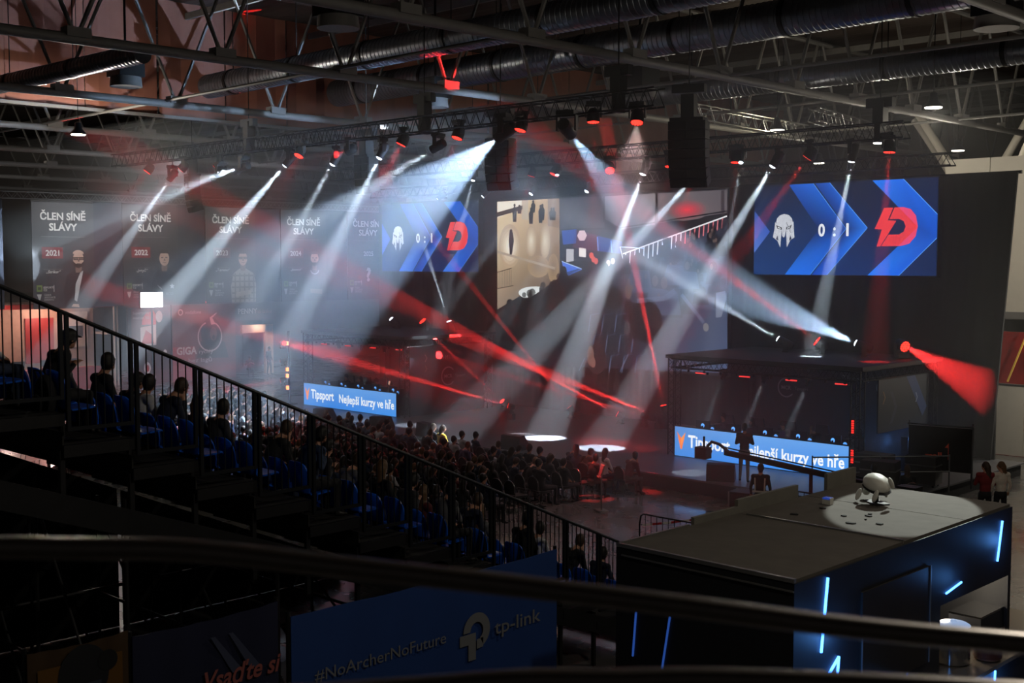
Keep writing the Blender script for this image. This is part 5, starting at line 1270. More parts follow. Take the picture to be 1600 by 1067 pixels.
def seated(lean=0., turn=0., arms='lap', tilt=0.):
    J = dict(hip_l=(-.1, .0, .52), hip_r=(.1, .0, .52), kn_l=(-.13, .44, .51), kn_r=(.13, .43, .51), an_l=(-.12, .42, .1), an_r=(.14, .4, .1), to_l=(-.13, .56, .04), to_r=(.16, .54, .04))
    y = lambda z: -.06 + lean*(z-.52)/.5
    J['sh_l'] = (-.17, y(1.02), 1.0); J['sh_r'] = (.17, y(1.02), 1.0); J['head'] = (0, y(1.24)+.03+lean*.15, 1.25-abs(lean)*.25)
    J['look'] = (math.sin(turn), math.cos(turn), -tilt)
    if arms == 'lap': J.update(el_l=(-.25, .06+lean*.4, .76), el_r=(.25, .06+lean*.4, .76), ha_l=(-.09, .28, .63), ha_r=(.09, .27, .64))
    elif arms == 'cross': J.update(el_l=(-.26, .04, .78), el_r=(.26, .05, .78), ha_l=(.06, .17, .84), ha_r=(-.06, .18, .8))
    elif arms == 'chin': J.update(el_l=(-.2, .32, .62), el_r=(.2, .3, .62), ha_l=(-.06, .3, .66), ha_r=(.05, .2+lean*.6, 1.06))
    elif arms == 'phone': J.update(el_l=(-.25, .05, .78), el_r=(.25, .06, .78), ha_l=(-.06, .3, .9), ha_r=(.06, .3, .9))
    return J
def standing(step=.0, arms='down', look=(0, 1, -.1)):
    J = dict(hip_l=(-.09, 0, .92), hip_r=(.09, 0, .92), kn_l=(-.11, .03+step, .5), kn_r=(.11, .03-step, .5), an_l=(-.13, step*1.6, .1), an_r=(.12, -step*1.6-.02, .1), to_l=(-.15, .14+step*1.6, .04), to_r=(.15, .12-step*1.6, .04),
             sh_l=(-.18, -.02, 1.43), sh_r=(.18, -.02, 1.43), head=(0, .02, 1.66), look=look)
    if arms == 'down': J.update(el_l=(-.25, -.03, 1.15), el_r=(.25, -.03, 1.15), ha_l=(-.25, .08, .92), ha_r=(.25, .08, .92))
    else: J.update(el_l=(-.25, .04, 1.17), el_r=(.25, .04, 1.17), ha_l=(-.08, .26, 1.2), ha_r=(.08, .26, 1.2))
    return J
def cloth(n, c): return mat('cloth_'+n, c, .85, 0, .18, 18)
TOPS = [('black', (24, 24, 27)), ('navy', (28, 34, 52)), ('charcoal', (44, 44, 48)), ('grey', (96, 96, 100)), ('maroon', (84, 30, 34)), ('white', (200, 200, 204)), ('olive', (56, 56, 44)), ('yellow', (206, 160, 40)), ('pink', (186, 140, 134)), ('denim', (52, 68, 96))]
TOPM = {n: cloth(n, c) for n, c in TOPS}
PANTS = [cloth('dark_trousers', (28, 28, 32)), cloth('jeans', (44, 54, 76)), cloth('grey_trousers', (62, 60, 60))]
POSES = [dict(), dict(lean=.08, turn=.3), dict(lean=.22, turn=-.2, arms='chin', tilt=.3), dict(lean=-.04, turn=.55, arms='cross'), dict(lean=.05, turn=-.5), dict(lean=.1, turn=0, arms='phone', tilt=.45)]
CROWD = []
for i in range(6):
    CROWD.append(figure('spectator_body', seated(**POSES[i]), [SKIN, TOPM['black'], PANTS[i % 3], HAIRS[i % 4], SHOE], .026, long=(i in (1, 4)), cap_=(i == 5)))
VAR = {}
def variant(i, top):
    """the same body surface in another shirt"""
    if (i, top) not in VAR:
        me = CROWD[i].copy(); me.materials[1] = TOPM[top]; VAR[(i, top)] = me
    return VAR[(i, top)]
# floor chairs: padded round back, seat, chrome frame
CH_PAD = mat('chair_black_fabric', (22, 22, 24), .8); CH_FR = mat('chair_chrome', (150, 150, 152), .25, .9, .05)
def chair_meshes():
    prof = [(-.2, .52), (.2, .52)] + [(.22*math.cos(R(a)), .7+.2*math.sin(R(a))) for a in range(-20, 201, 20)]
    b = MB().prism(prof, (0, -.24, 0), (1, 0, 0), (0, -.1, 1), (0, .04, 0)).mesh('backrest', CH_PAD, True)
    s = MB().prism([(-.2, -.2), (.2, -.2), (.22, .1), (.2, .22), (-.2, .22), (-.22, .1)], (0, 0, .43), (1, 0, 0), (0, 1, 0), (0, 0, .05)).mesh('seat', CH_PAD, True)
    f = MB(); rim = [(.235*math.cos(R(a)), -.29-.02*math.sin(R(a)), .7+.215*math.sin(R(a))) for a in range(-30, 211, 20)]
    f.path([(.2, -.22, .42), (.205, -.25, .55)] + rim + [(-.205, -.25, .55), (-.2, -.22, .42)], .014, 5)
    for sx in (-1, 1): f.path([(sx*.2, -.28, .01), (sx*.2, -.2, .42), (sx*.2, .2, .42), (sx*.22, .24, .01)], .012, 5)
    return b, s, f.mesh('frame', CH_FR, True)
CM = chair_meshes()
def floor_chair(p, rz, label, group='floor chairs'):
    t = thing('floor_chair', label, 'chair', p, rz, group); link('backrest', CM[0], t); link('seat', CM[1], t); link('frame', CM[2], t)
    return t
def person(me, p, rz, label, group=None):
    o = link('person', me); o.location = p; o.rotation_euler = (0, 0, rz); return tag(o, label, 'person', group)
# floor audience, rows facing the stage
rng = random.Random(11); nch = 0; npe = 0; FR = [28.2-.93*i for i in range(11)]
SPECIAL = {(0, 13): ('yellow', 1), (0, 16): ('white', 0), (0, 11): ('white', 3), (1, 17): ('white', 3), (0, 10): ('navy', 0), (8, 1): ('pink', 0), (5, 14): ('grey', 3)}
for r, y in enumerate(FR):
    for j in range(36):
        x = -23.6-.56*j + rng.uniform(-.03, .03) + (.6 if r > 5 else 0); yy = y + rng.uniform(-.05, .05)
        if x < -43.4: continue
        empt = rng.random()
        if r in (0,) and 3 < j < 10: empt = 0
        if r in (1, 2, 3) and 4 < j < 14: empt *= .62
        full = empt > .3 or (r, j) in SPECIAL
        rz = rng.uniform(-.08, .08)-.1
        if not full or j < 15 or (r > 5 and j < 20): floor_chair((x, yy, 0), rz, '%s black round-backed chair, %s from the aisle in the %s floor row' % ('occupied' if full else 'empty', ORD[j], ORD[r]), 'occupied floor chairs' if full else 'empty floor chairs')
        if full:
            i = rng.randrange(6); top = rng.choices(['black', 'navy', 'charcoal', 'grey', 'maroon', 'white', 'olive', 'denim'], [10, 7, 6, 3, 1, 1.2, 2, 2])[0]
            if (r, j) in SPECIAL: top, i = SPECIAL[(r, j)]
            pz = person(variant(i, top), (x, yy+.02, -.02), rz+rng.uniform(-.15, .15), '', 'seated spectators in %s on the hall floor' % top)
            pz['label'] = 'spectator in a %s top, %s from the aisle in the %s floor row' % (top, ORD[j], ORD[r])
            sc_ = rng.uniform(.96, 1.06); pz.scale = (sc_,)*3
# the small audience block at the far left beside the stage
for r in range(5):
    for j in range(9):
        x = -45.2-.6*j+rng.uniform(-.05, .05); y = 30.6-.95*r
        if rng.random() < .8:
            top = rng.choice(['black', 'olive', 'charcoal', 'navy', 'maroon']); pz = person(variant(rng.randrange(6), top), (x, y+.02, -.02), -.5, 'spectator in a %s top left of the stage, %s in the %s row from it' % (top, ORD[j], ORD[r]), 'spectators left of the stage in %s' % top)
# people in the grandstand, larger in view
HI = [figure('spectator_body', seated(lean=.12, turn=-.35), [SKIN, TOPM['black'], PANTS[0], HAIRS[0], SHOE], .014),
      figure('spectator_body', seated(lean=.25, turn=-.1, arms='chin', tilt=.2), [SKIN, TOPM['navy'], PANTS[1], HAIRS[1], SHOE], .014),
      figure('spectator_body', seated(lean=.05, turn=-.5), [SKIN, TOPM['white'], PANTS[1], HAIRS[2], SHOE], .014, long=True),
      figure('spectator_body', seated(lean=.18, turn=-.2, arms='phone', tilt=.25), [SKIN, TOPM['charcoal'], PANTS[0], HAIRS[3], SHOE], .014, cap_=True)]
def in_stand(k, j, v, label, top=None):
    me = HI[v]
    if top: me = me.copy(); me.materials[1] = TOPM[top]
    return person(me, (GX-.42-.5*j, Y0+DY*k+.3, deckz(k)-.03), 0, label, 'grandstand spectators')
for k, j, v, top, l in [(-1, 1, 2, None, 'woman with long hair and a pale top at the left end of the grandstand'),
        (0, 1, 3, 'black', 'man in black leaning forward with a phone behind the rail at the far left'),
        (1, 2, 0, None, 'spectator in black with short hair, right of the man with the phone'), (1, 4, 2, 'grey', 'long-haired spectator in grey behind the first blue seats'),
        (2, 2, 1, None, 'spectator in navy leaning on a hand, third visible row of the grandstand'), (2, 3, 0, 'white', 'spectator in a white top, third visible row of the grandstand'), (2, 4, 3, 'navy', 'spectator in navy with a cap, far along the third visible row'),
        (3, 2, 0, 'charcoal', 'spectator in charcoal behind two blue seats in the fourth visible row'), (3, 3, 2, 'denim', 'long-haired spectator in denim, fourth visible row'),
        (4, 0, 3, 'denim', 'spectator in a blue hooded top and cap beside the rail mid-stand'), (4, 2, 1, 'black', 'spectator in black leaning forward mid-stand'),
        (5, 2, 3, 'black', 'spectator in black with a cap beside two blue seats'), (5, 4, 0, 'maroon', 'spectator in maroon mid-stand'),
        (6, 1, 2, 'black', 'long-haired spectator in black in the lower half of the grandstand'), (6, 3, 1, 'grey', 'spectator in grey leaning forward in the lower half of the grandstand'),
        (7, 0, 0, 'grey', 'spectator in grey behind the rail in the lower half of the grandstand'), (7, 2, 3, 'charcoal', 'spectator in charcoal with a cap in the lower half of the grandstand'),
        (8, 1, 1, 'navy', 'spectator in navy leaning on a hand near the bottom of the grandstand'), (8, 3, 2, 'maroon', 'long-haired spectator in maroon near the bottom of the grandstand'),
        (9, 0, 0, 'black', 'spectator in black near the bottom of the grandstand by the rail'), (9, 2, 2, 'grey', 'long-haired spectator in grey near the bottom of the grandstand'),
        (10, 1, 0, 'white', 'spectator in a pale shirt near the foot of the grandstand'), (11, 1, 1, 'black', 'spectator in black bent forward near the foot of the rail'),
        (12, 1, 0, 'navy', 'spectator in navy in the lowest row of the grandstand')]:
    in_stand(k, j, v, l, top)
# a backpack hung on the seat of the man with the phone
t = thing('backpack', 'black backpack hanging behind the man with the phone', 'backpack', (GX-.45, Y0+.02, deckz(0)+.25))
MB().ell((0, 0, .28), (.17, .12, .27), None, 14, 10).build('bag', cloth('backpack', (26, 26, 30)), t, True)
MB().path([(-.08, -.06, .5), (-.07, -.1, .6), (.07, -.1, .6), (.08, -.06, .5)], .012, 6).build('loop', BLK, t); MB().ell((0, -.1, .2), (.12, .06, .13), None, 10, 8).build('pocket', cloth('backpack_pocket', (34, 34, 38)), t, True)
# front row right: men lit red
FRM = figure('spectator_body', seated(lean=.2, turn=-.9, arms='chin', tilt=0), [SKIN, TOPM['maroon'], PANTS[2], HAIRS[0], SHOE], .018, cap_=True)
person(FRM, (-22.9, 28.5, -.02), -.2, 'man in a cap with raised hand at the front row end, lit red')
floor_chair((-22.9, 28.45, 0), -.2, 'black round-backed chair under the man in the red lit cap')
for i, (x, y, v, top) in enumerate([(-23.4, 27.4, 0, 'black'), (-24.3, 28.1, 3, 'black'), (-25.2, 28.3, 1, 'charcoal')]):
    me = HI[v].copy(); me.materials[1] = TOPM[top]
    person(me, (x+.02, y, -.02), -.15, 'man in dark clothes near the red lit cap, %s to its left' % ORD[i], 'front right men')
# man on the stage with his back to us, stage hand in a vest, two women
SMAN = figure('presenter_body', standing(.06, 'fold', (.1, 1, -.3)), [SKIN, cloth('presenter_top', (40, 44, 52)), cloth('presenter_trousers', (120, 118, 112)), HAIRS[0], SHOE], .016)
person(SMAN, (-20.25, 30.75, .43), .5, 'man in a dark top and pale trousers standing on the stage, back turned')
GRD = figure('steward_body', standing(.02, 'down', (0, 1, 0)), [SKIN, cloth('steward_vest', (22, 22, 26)), PANTS[0], HAIRS[3], SHOE], .016)
gp = person(GRD, (-17.4, 27.2, -.02), .45, 'steward in a black vest with pale stripes in front of the stage')
STRP = mat('reflective_tape', (196, 190, 180), .4)
sv = MB()
for s in (-1, 1): sv.bar((s*.12, -.165, 1.08), (s*.13, -.15, 1.42), .035, .012, (0, 1, 0))
sv.bar((-.19, -.16, 1.06), (.19, -.16, 1.06), .012, .045); sv.build('vest_stripes', STRP, gp)
W1 = figure('woman_body', standing(.02, 'fold', (-.8, .6, 0)), [SKIN, cloth('red_jumper', (120, 36, 38)), PANTS[0], HAIRS[1], SHOE], .018, long=True)
W2 = figure('woman_body', standing(.02, 'down', (-.9, .3, 0)), [SKIN, cloth('cream_top', (210, 200, 186)), PANTS[0], HAIRS[2], SHOE], .018, long=True)
person(W1, (-13.25, 31.5, 0), .7, 'long-haired woman in a red jumper standing at the right, by the drape'); person(W2, (-12.96, 31.8, 0), .9, 'long-haired woman in a cream top standing at the right edge')
# players behind the desks
for s, x0, x1 in (('right', -24.7, -18.3), ('left', -45.7, -39.4)):
    for i in range(5):
        x = x0+.75+(x1-x0-1.5)*i/4
        person(variant([0, 1, 5, 2, 4][i], ['black', 'navy', 'charcoal', 'black', 'navy'][i]), (x, 35.0, .45), math.pi, 'player seated behind the %s advert screen, %s from the left' % (s, ORD[i]), 'players')
for i, (x, y) in enumerate([(-16.4, 31.4), (-15.6, 31.9)]):
    person(variant(i, 'black'), (x, y, .0), .8, 'crew member in black sitting at the stage right wing, %s' % ['left one', 'right one'][i], 'wing crew')
    floor_chair((x, y, 0), .8, 'black chair under the wing crew, %s one' % ['left', 'right'][i], 'wing crew chairs')

# ------------------------------------------------------------------ hall of fame banners on the far left
tr = box_truss((-62, 24.5, 10.45), (-62, 53, 10.45), .35, 'aluminium truss that carries the hall of fame banners', ALU, 'banner_truss', None, .6)
PANEL = mat('dark_blue_fabric', (46, 50, 62), .85, 0, .1, 1)
YC = [29.62, 34.7, 39.87, 45.1, 50.2]
for i, y in enumerate([25.2, 32.15, 37.3, 42.5, 47.65]):
    w = 2.5 if i == 0 else 1.75
    p = MB((-62.1, y, 4.6)).box((-62.12, y-w/2, 4.6), (-62.08, y+w/2, 10.27)).build('fabric_panel', PANEL); p.location = (-62.1, y, 4.6)
    tag(p, 'plain dark blue fabric panel between the banners, %s from the left' % ORD[i], 'fabric panel', 'fabric panels')
def portrait(c, i):
    """a flat printed half-length figure; different cut of clothes on each banner"""
    x = .75; sk = (200, 164, 146); hr = [(40, 34, 32), (52, 42, 36), (58, 46, 38), (92, 88, 86)][i]; top = [(34, 35, 42), (26, 28, 34), (150, 142, 130), (70, 72, 78)][i]
    c.p([(x-.75, .02), (x+.92, .02), (x+.95, 1.1), (x+.78, 1.75), (x+.28, 2.02), (x-.2, 2.02), (x-.6, 1.75), (x-.8, 1.0)], top, 2)
    c.p([(x-.12, 1.9), (x+.2, 1.9), (x+.24, 2.35), (x-.14, 2.35)], (124, 100, 90), 3)
    c.ell(x+.04, 2.62, .3, .42, sk, 4, 20); c.ell(x+.04, 2.9, .31, .2, hr if i != 0 else sk, 5, 16, 0, 180)
    if i in (0, 3): c.p([(x-.25, 2.5), (x-.2, 2.25), (x+.04, 2.12), (x+.28, 2.25), (x+.33, 2.5), (x+.2, 2.38), (x+.04, 2.36), (x-.12, 2.38)], (44, 36, 32), 5)
    else: c.p([(x-.27, 2.75), (x-.28, 3.0), (x-.05, 3.12), (x+.25, 3.08), (x+.36, 2.9), (x+.34, 2.72), (x+.3, 2.92), (x-.2, 2.94)], hr, 6)
    for s in (-.1, .16): c.rect(x+s-.06, 2.64, x+s+.07, 2.69, (50, 40, 38), 6)
    if i in (0, 2):
        c.rect(x-.24, 2.57, x+.02, 2.72, (36, 32, 34), 6); c.rect(x+.08, 2.57, x+.34, 2.72, (36, 32, 34), 6); c.rect(x-.26, 2.68, x+.36, 2.71, (30, 28, 30), 7)
        c.rect(x-.21, 2.59, x-.01, 2.69, (128, 106, 96), 7); c.rect(x+.11, 2.59, x+.31, 2.69, (128, 106, 96), 7)
    c.p([(x+.01, 2.6), (x+.08, 2.6), (x+.1, 2.48), (x, 2.48)], (132, 104, 92), 6); c.rect(x-.06, 2.37, x+.15, 2.4, (100, 68, 62), 6)
    if i == 0: c.p([(x+.16, 1.95), (x+.3, 2.0), (x-.08, .35), (x-.22, .45), (x-.14, 1.3)], (186, 184, 182), 3); c.p([(x-.4, .1), (x+.05, .05), (x, .22), (x-.3, .24)], sk, 4)
    if i == 1: c.p([(x-.45, 1.15), (x-.2, 1.0), (x-.12, .86), (x-.28, .95)], (186, 186, 186), 3); c.p([(x+.5+.17*math.cos(R(90+36*k))*(1 if k % 2 == 0 else .45), 1.05+.17*math.sin(R(90+36*k))*(1 if k % 2 == 0 else .45)) for k in range(10)], (176, 176, 176), 3); c.text('ECO', x+.35, .55, .15, (110, 112, 116), 3)
    if i == 2:
        for k in range(5): c.rect(x-.74, .2+.34*k, x+.9, .29+.34*k, (96, 88, 78), 3)
        for k in range(5): c.rect(x-.55+.32*k, .05, x-.46+.32*k, 1.75, (104, 96, 86), 4)
        c.p([(x-.5, .35), (x+.6, .5), (x+.62, .78), (x-.45, .62)], (168, 158, 144), 5)
    if i == 3: c.arc(x+.04, 2.0, .3, .36, 200, 340, (170, 172, 176), 5); c.p([(x-.3, .5), (x+.6, .4), (x+.62, .7), (x-.3, .75)], (128, 108, 98), 4)
for i, y in enumerate(YC):
    z0 = 4.55 + (.05 if i else 0); w = 3.4
    l = ['2021, with a bearded man in a dark suit', '2022, with a man in a dark sports shirt', '2023, with a man in glasses and a checked shirt', '2024, half lost in the beams', '2025, showing a question mark'][i]
    t = thing('hall_of_fame_banner', 'grey hall of fame banner for ' + l, 'banner', (-62, y, z0), 0, 'hall of fame banners')
    MB().box((-.02, -w/2, 0), (.02, w/2, 5.6)).build('sheet', mat('banner_sheet', (62, 61, 64), .8, 0, .08, 1), t); MB().tube((0, -w/2, 5.65), (0, w/2, 5.65), .04, 8).build('top_pole', ALU, t)
    c = CV((-61.975, y, z0), (0, 1, 0), (0, 0, 1), .006); T = (232, 228, 222)
    c.rect(-w/2, 0, w/2, 5.6, [(50, 51, 58), (62, 60, 61)], 0)
    c.text('ČLEN SÍNĚ', 0, 4.68, .36, T, 3, w=2.5, bold=.03); c.text('SLÁVY', 0, 4.12, .36, T, 3, w=1.55, bold=.03); c.rect(-1.2, 3.78, 1.2, 3.8, (130, 126, 122), 1)
    if i < 4:
        c.rect(-1.2, 2.65, -.05, 3.25, (128, 34, 40) if i < 2 else (104, 62, 66), 1); c.text(str(2021+i), -.62, 2.8, .28, (224, 218, 214), 3, bold=.025)
        c.rect(-1.15, 2.08, -.05, 2.1, (110, 106, 104), 1); c.text(['„Striker“', '„Jenyč“', '„Tomeno“', '„Jeannot“'][i], -.6, 1.88, .15, T, 3, shear=.2)
        portrait(c, i)
    else: c.text('2025', 0, 2.8, .28, (214, 210, 208), 3, bold=.02); c.text('?', 0, 1.2, .8, (200, 198, 196), 3, bold=.04)
    c.rect(-1.52, .92, -1.22, 1.25, (110, 128, 70), 2); c.rect(-1.46, 1.0, -1.28, 1.16, (62, 70, 48), 3); c.text('ESPORTS', -1.15, 1.08, .1, T, 3, align='l'); c.text('CZ', -1.15, .94, .1, T, 3, align='l'); c.rect(-.6, .9, -.58, 1.25, T, 3)
    c.p([(-1.52, .78), (-1.26, .78), (-1.34, .48), (-1.4, .42)], (176, 174, 172), 2)
    for k, s in enumerate(('ČESKÁ', 'ASOCIACE', 'ESPORTU')): c.text(s, -1.12, .7-.13*k, .085, (190, 188, 186), 3, align='l')
    c.build('print', PRINT, t)
# fill lamps added on the roof truss to brighten the banners
for y_, l_ in ((32, 'left'), (43, 'right')):
    t = thing('flood_lamp', 'small black flood lamp under the roof aimed at the banners, %s one' % l_, 'lamp', (-53, y_, 12.3), 0, 'banner flood lamps')
    MB().tube((0, 0, .1), (0, 0, .6), .03, 6).build('drop_pipe', BLKM, t); MB().obox((0, 0, 0), (.3, .6, .25), Quaternion((0, 1, 0), .5).to_matrix()).build('case', BLK, t)
    d = bpy.data.lights.new('flood_beam', 'SPOT'); d.energy = 3800; d.color = (.9, .94, 1); d.spot_size = R(75); d.spot_blend = .8; d.shadow_soft_size = .15
    q = bpy.data.objects.new('flood_beam', d); COL.objects.link(q); q.parent = t; q.location = (-.3, 0, -.1); q.rotation_mode = 'QUATERNION'; q.rotation_quaternion = V((-9, 0, -4.5)).to_track_quat('-Z', 'Y')
# ------------------------------------------------------------------ exhibitors' stands under the banners
RED = mat('stand_red_board', (150, 40, 38), .5); TAN = mat('stand_tan_board', (176, 148, 128), .6); DRK = mat('stand_dark_board', (44, 36, 38), .55); GRN = mat('stand_green_grey', (84, 96, 90), .6)
def stall_light(p, e, col=(1, .8, .66)):
    d = bpy.data.lights.new('stall_light', 'POINT'); d.energy = e; d.color = col; d.shadow_soft_size = .2; o = bpy.data.objects.new('stall_light', d); COL.objects.link(o); o.location = p
t = thing('exhibition_stand', 'red and tan exhibition stand below the first banner', 'stand', (-65, 30, 0))
MB((-65, 30, 0)).box((-66.2, 24, 0), (-66, 33.2, 4.8)).build('back_wall', TAN, t); MB((-65, 30, 0)).box((-66, 24, 4.5), (-63.6, 33.2, 4.75)).build('fascia', RED, t)
MB((-65, 30, 0)).box((-64.4, 27, 0), (-63.8, 32.5, 1.2)).build('counter', RED, t); MB((-65, 30, 0)).box((-66, 29.2, 1.4), (-65.9, 30.8, 3.9)).build('red_column', RED, t)
MB((-65, 30, 0)).box((-65.98, 31.2, 2.2), (-65.9, 32.8, 4.2)).build('wall_board', mat('stand_cream_board', (206, 190, 172), .5), t); MB((-65, 30, 0)).box((-65.9, 31.6, 2.8), (-65.86, 32.5, 3.4)).build('wall_screen', BLK, t)
for k in range(3):
    q = (-64.1, 28+1.5*k, 1.2); mo = thing('monitor', 'monitor on the red counter of the tan stand, %s from the left' % ORD[k], 'monitor', q, 0, 'counter monitors')
    MB().box((-.02, -.3, .15), (.02, .3, .5)).build('panel', MONB, mo); MB().box((-.04, -.03, 0), (.0, .03, .2)).box((-.1, -.12, 0), (.1, .12, .015)).build('stand', MONB, mo)
stall_light((-64.6, 30, 4.2), 190, (1, .66, .56)); stall_light((-63.4, 27, 3.9), 110, (1, .7, .6))
t = thing('exhibition_stand', 'grey-green open stand with a white pole beside the tall red sign', 'stand', (-66, 33.6, 0))
MB((-66, 33.6, 0)).box((-66.6, 33.2, 0), (-66.5, 35, 4.6)).build('back_wall', GRN, t); MB((-66, 33.6, 0)).tube((-64.4, 33.65, 0), (-64.4, 33.65, 4.9), .05, 8).tube((-64.4, 33.85, 0), (-64.4, 33.85, 4.9), .05, 8).build('white_poles', WHITE, t)
MB((-66, 33.6, 0)).box((-66.4, 33.3, 2.9), (-64.6, 34, 3.0)).build('canopy_shelf', WHITE, t)
def quote_mark(c, x, y, r, w, col, l):
    c.arc(x, y, r-w, r, -250, 62, col, l, 28, .92)
    c.p([(x+.43*r, y+.80*r), (x+.2*r, y+1.2*r), (x+.55*r, y+1.5*r), (x+.5*r, y+1.55*r), (x+.0*r, y+1.22*r), (x+.1*r, y+.75*r)], col, l)
t = thing('sign_wall', 'tall dark narrow sign with a red speech mark picture', 'sign', (-64, 35.6, 0))
MB((-64, 35.6, 0)).box((-64.2, 34.3, 0), (-64.02, 37, 4.4)).build('board', DRK, t)
c = CV((-64.01, 34.3, 0), (0, 1, 0), (0, 0, 1), .006); c.rect(0, 0, 2.7, 4.4, [(70, 34, 36), (40, 40, 48)], 0); c.rect(.2, 2.1, 1.6, 4.3, [(74, 50, 50), (120, 40, 40)], 1)
c.p([(.85, 3.4), (1.75, 3.4), (1.75, 4.0), (1.55, 4.25), (1.45, 4.15), (1.15, 4.1), (.9, 3.8)], (220, 50, 46), 2); c.p([(.75, 2.2), (1.75, 2.2), (1.75, 3.4), (.75, 3.25)], (214, 200, 198), 3); c.p([(.8, 2.3), (1.6, 2.3), (1.5, 2.8), (1.1, 3.1)], (190, 60, 60), 4)
c.ell(1.95, 3.85, .22, .34, (228, 226, 226), 3); c.text('Superrychlý', .3, 4.02, .15, (214, 190, 186), 3, align='l'); c.text('internet 5G', .3, 3.74, .15, (214, 190, 186), 3, align='l')
c.ell(2.3, 1.75, .12, .16, (226, 224, 224), 3); c.ell(1.15, .9, .22, .34, (232, 228, 228), 3); c.ell(1.15, .88, .12, .2, (190, 44, 44), 4); c.text('vodafone', 1.15, .3, .2, (236, 228, 228), 3); c.build('print', PRINT, t)
t = thing('sign_wall', 'wide brown-red sign with a pale ring and the word GIGA', 'sign', (-64, 39.2, 0))
MB((-64, 39.2, 0)).box((-64.2, 37.1, 0), (-64.02, 41.4, 4.5)).build('board', DRK, t)
c = CV((-64.01, 37.1, 0), (0, 1, 0), (0, 0, 1), .006); c.rect(0, 0, 4.3, 4.5, [(122, 48, 48), (96, 70, 66)], 0); c.rect(0, 0, 1.5, 2.0, (160, 40, 44), 1)
c.ell(.55, 4.05, .17, .2, (214, 200, 196), 3); c.ell(.55, 4.04, .1, .12, (110, 70, 66), 4); c.text('vodafone', .85, 3.94, .2, (206, 186, 182), 3, align='l')
c.ell(2.6, 2.75, .72, .95, (40, 30, 30), 2); c.p([(1.6, 1.3), (3.8, 1.2), (3.5, 2.2), (1.9, 2.3)], (48, 40, 40), 2); c.ell(2.75, 2.7, .25, .42, (124, 84, 72), 3); c.ell(2.75, 2.5, .1, .14, (30, 20, 20), 4)
quote_mark(c, 2.5, 2.55, .92, .09, (214, 190, 186), 5)
c.text('GIGA', .25, 1.55, .42, (220, 206, 202), 6, w=1.35, align='l', bold=.03); c.text('rychlý', 1.75, 1.55, .24, (214, 200, 196), 6, w=.95, align='l'); c.text('net bez lagů', .25, 1.05, .24, (206, 190, 188), 6, w=2.35, align='l'); c.text('nano 5G internet', .3, .6, .16, (180, 130, 128), 6, align='l')
c.build('print', PRINT, t)
for y in (37.9, 39.6):
    t = thing('sign_lamp', 'small red lamp above the wide red sign, %s one' % ('left' if y < 38.5 else 'right'), 'lamp', (-63.6, y, 4.6), 0, 'sign lamps'); MB().box((-.4, -.03, 0), (.0, .03, .05)).build('arm', BLK, t); MB().box((-.06, -.45, -.02), (.06, .45, .08)).build('tube', emi('red_sign_tube', (255, 80, 70), 3), t)
stall_light((-62.7, 39.3, 4.2), 60, (1, .3, .25)); stall_light((-62.4, 36.2, 3.2), 60, (1, .5, .45))
t = thing('flood_screen', 'blazing white light panel in front of the second banner', 'light panel', (-60.6, 33.9, 0))
MB().tube((0, 0, 0), (0, 0, 4.5), .05, 8).build('pole', BLKM, t); MB().box((-.1, -.7, 4.5), (.0, .7, 5.4)).build('case', BLK, t); MB().box((.0, -.66, 4.54), (.02, .66, 5.36)).build('glass', emi('white_panel_glass', (235, 242, 255), 7), t); MB().box((-.3, -.3, 0), (.3, .3, .04)).build('base_plate', BLK, t)
t = thing('exhibition_stand', 'grey shop stand with a cream doorway right of the red sign', 'stand', (-64.6, 43, 0))
MB((-64.6, 43, 0)).box((-64.8, 41.5, 3.4), (-64.4, 44.6, 4.5)).build('fascia', mat('fascia_grey', (84, 84, 84), .5), t); MB((-64.6, 43, 0)).box((-66, 41.5, 0), (-65.9, 44.6, 3.4)).build('back_wall', DRK, t)
MB((-64.6, 43, 0)).box((-64.7, 42.2, 2.6), (-64.5, 44.5, 3.1)).box((-64.7, 43.9, 0), (-64.5, 44.5, 3.1)).build('doorway', mat('doorway_cream', (200, 170, 150), .5), t)
for k in range(2): MB((-64.6, 43, 0)).box((-65.85, 42.3+.8*k, .4), (-65.8, 42.95+.8*k, 2.4)).build('poster_door', mat('poster_door', (60, 56, 58), .4), t)
c = CV((-64.39, 41.5, 3.4), (0, 1, 0), (0, 0, 1), .006); c.text('PENNY', 1.05, .42, .3, (196, 190, 184), 2, bold=.03); c.text('má lásku', 2.2, .42, .24, (170, 130, 120), 2); c.build('lettering', PRINT, t)
stall_light((-64, 43.4, 3.0), 45)
person(variant(5, 'maroon'), (-63, 41.7, 0), -1.9, 'person seated on the ground by the shop stand, lit red'); W3 = figure('visitor_body', standing(.03, 'down', (1, 0, 0)), [SKIN, TOPM['charcoal'], PANTS[0], HAIRS[0], SHOE], .022)
person(W3, (-63.4, 43.4, 0), -1.2, 'man in dark clothes standing at the cream doorway of the shop stand')
kind(MB().box((-72.2, 4, 0), (-72, 60, 5.2)).build('trim_1', GRN))
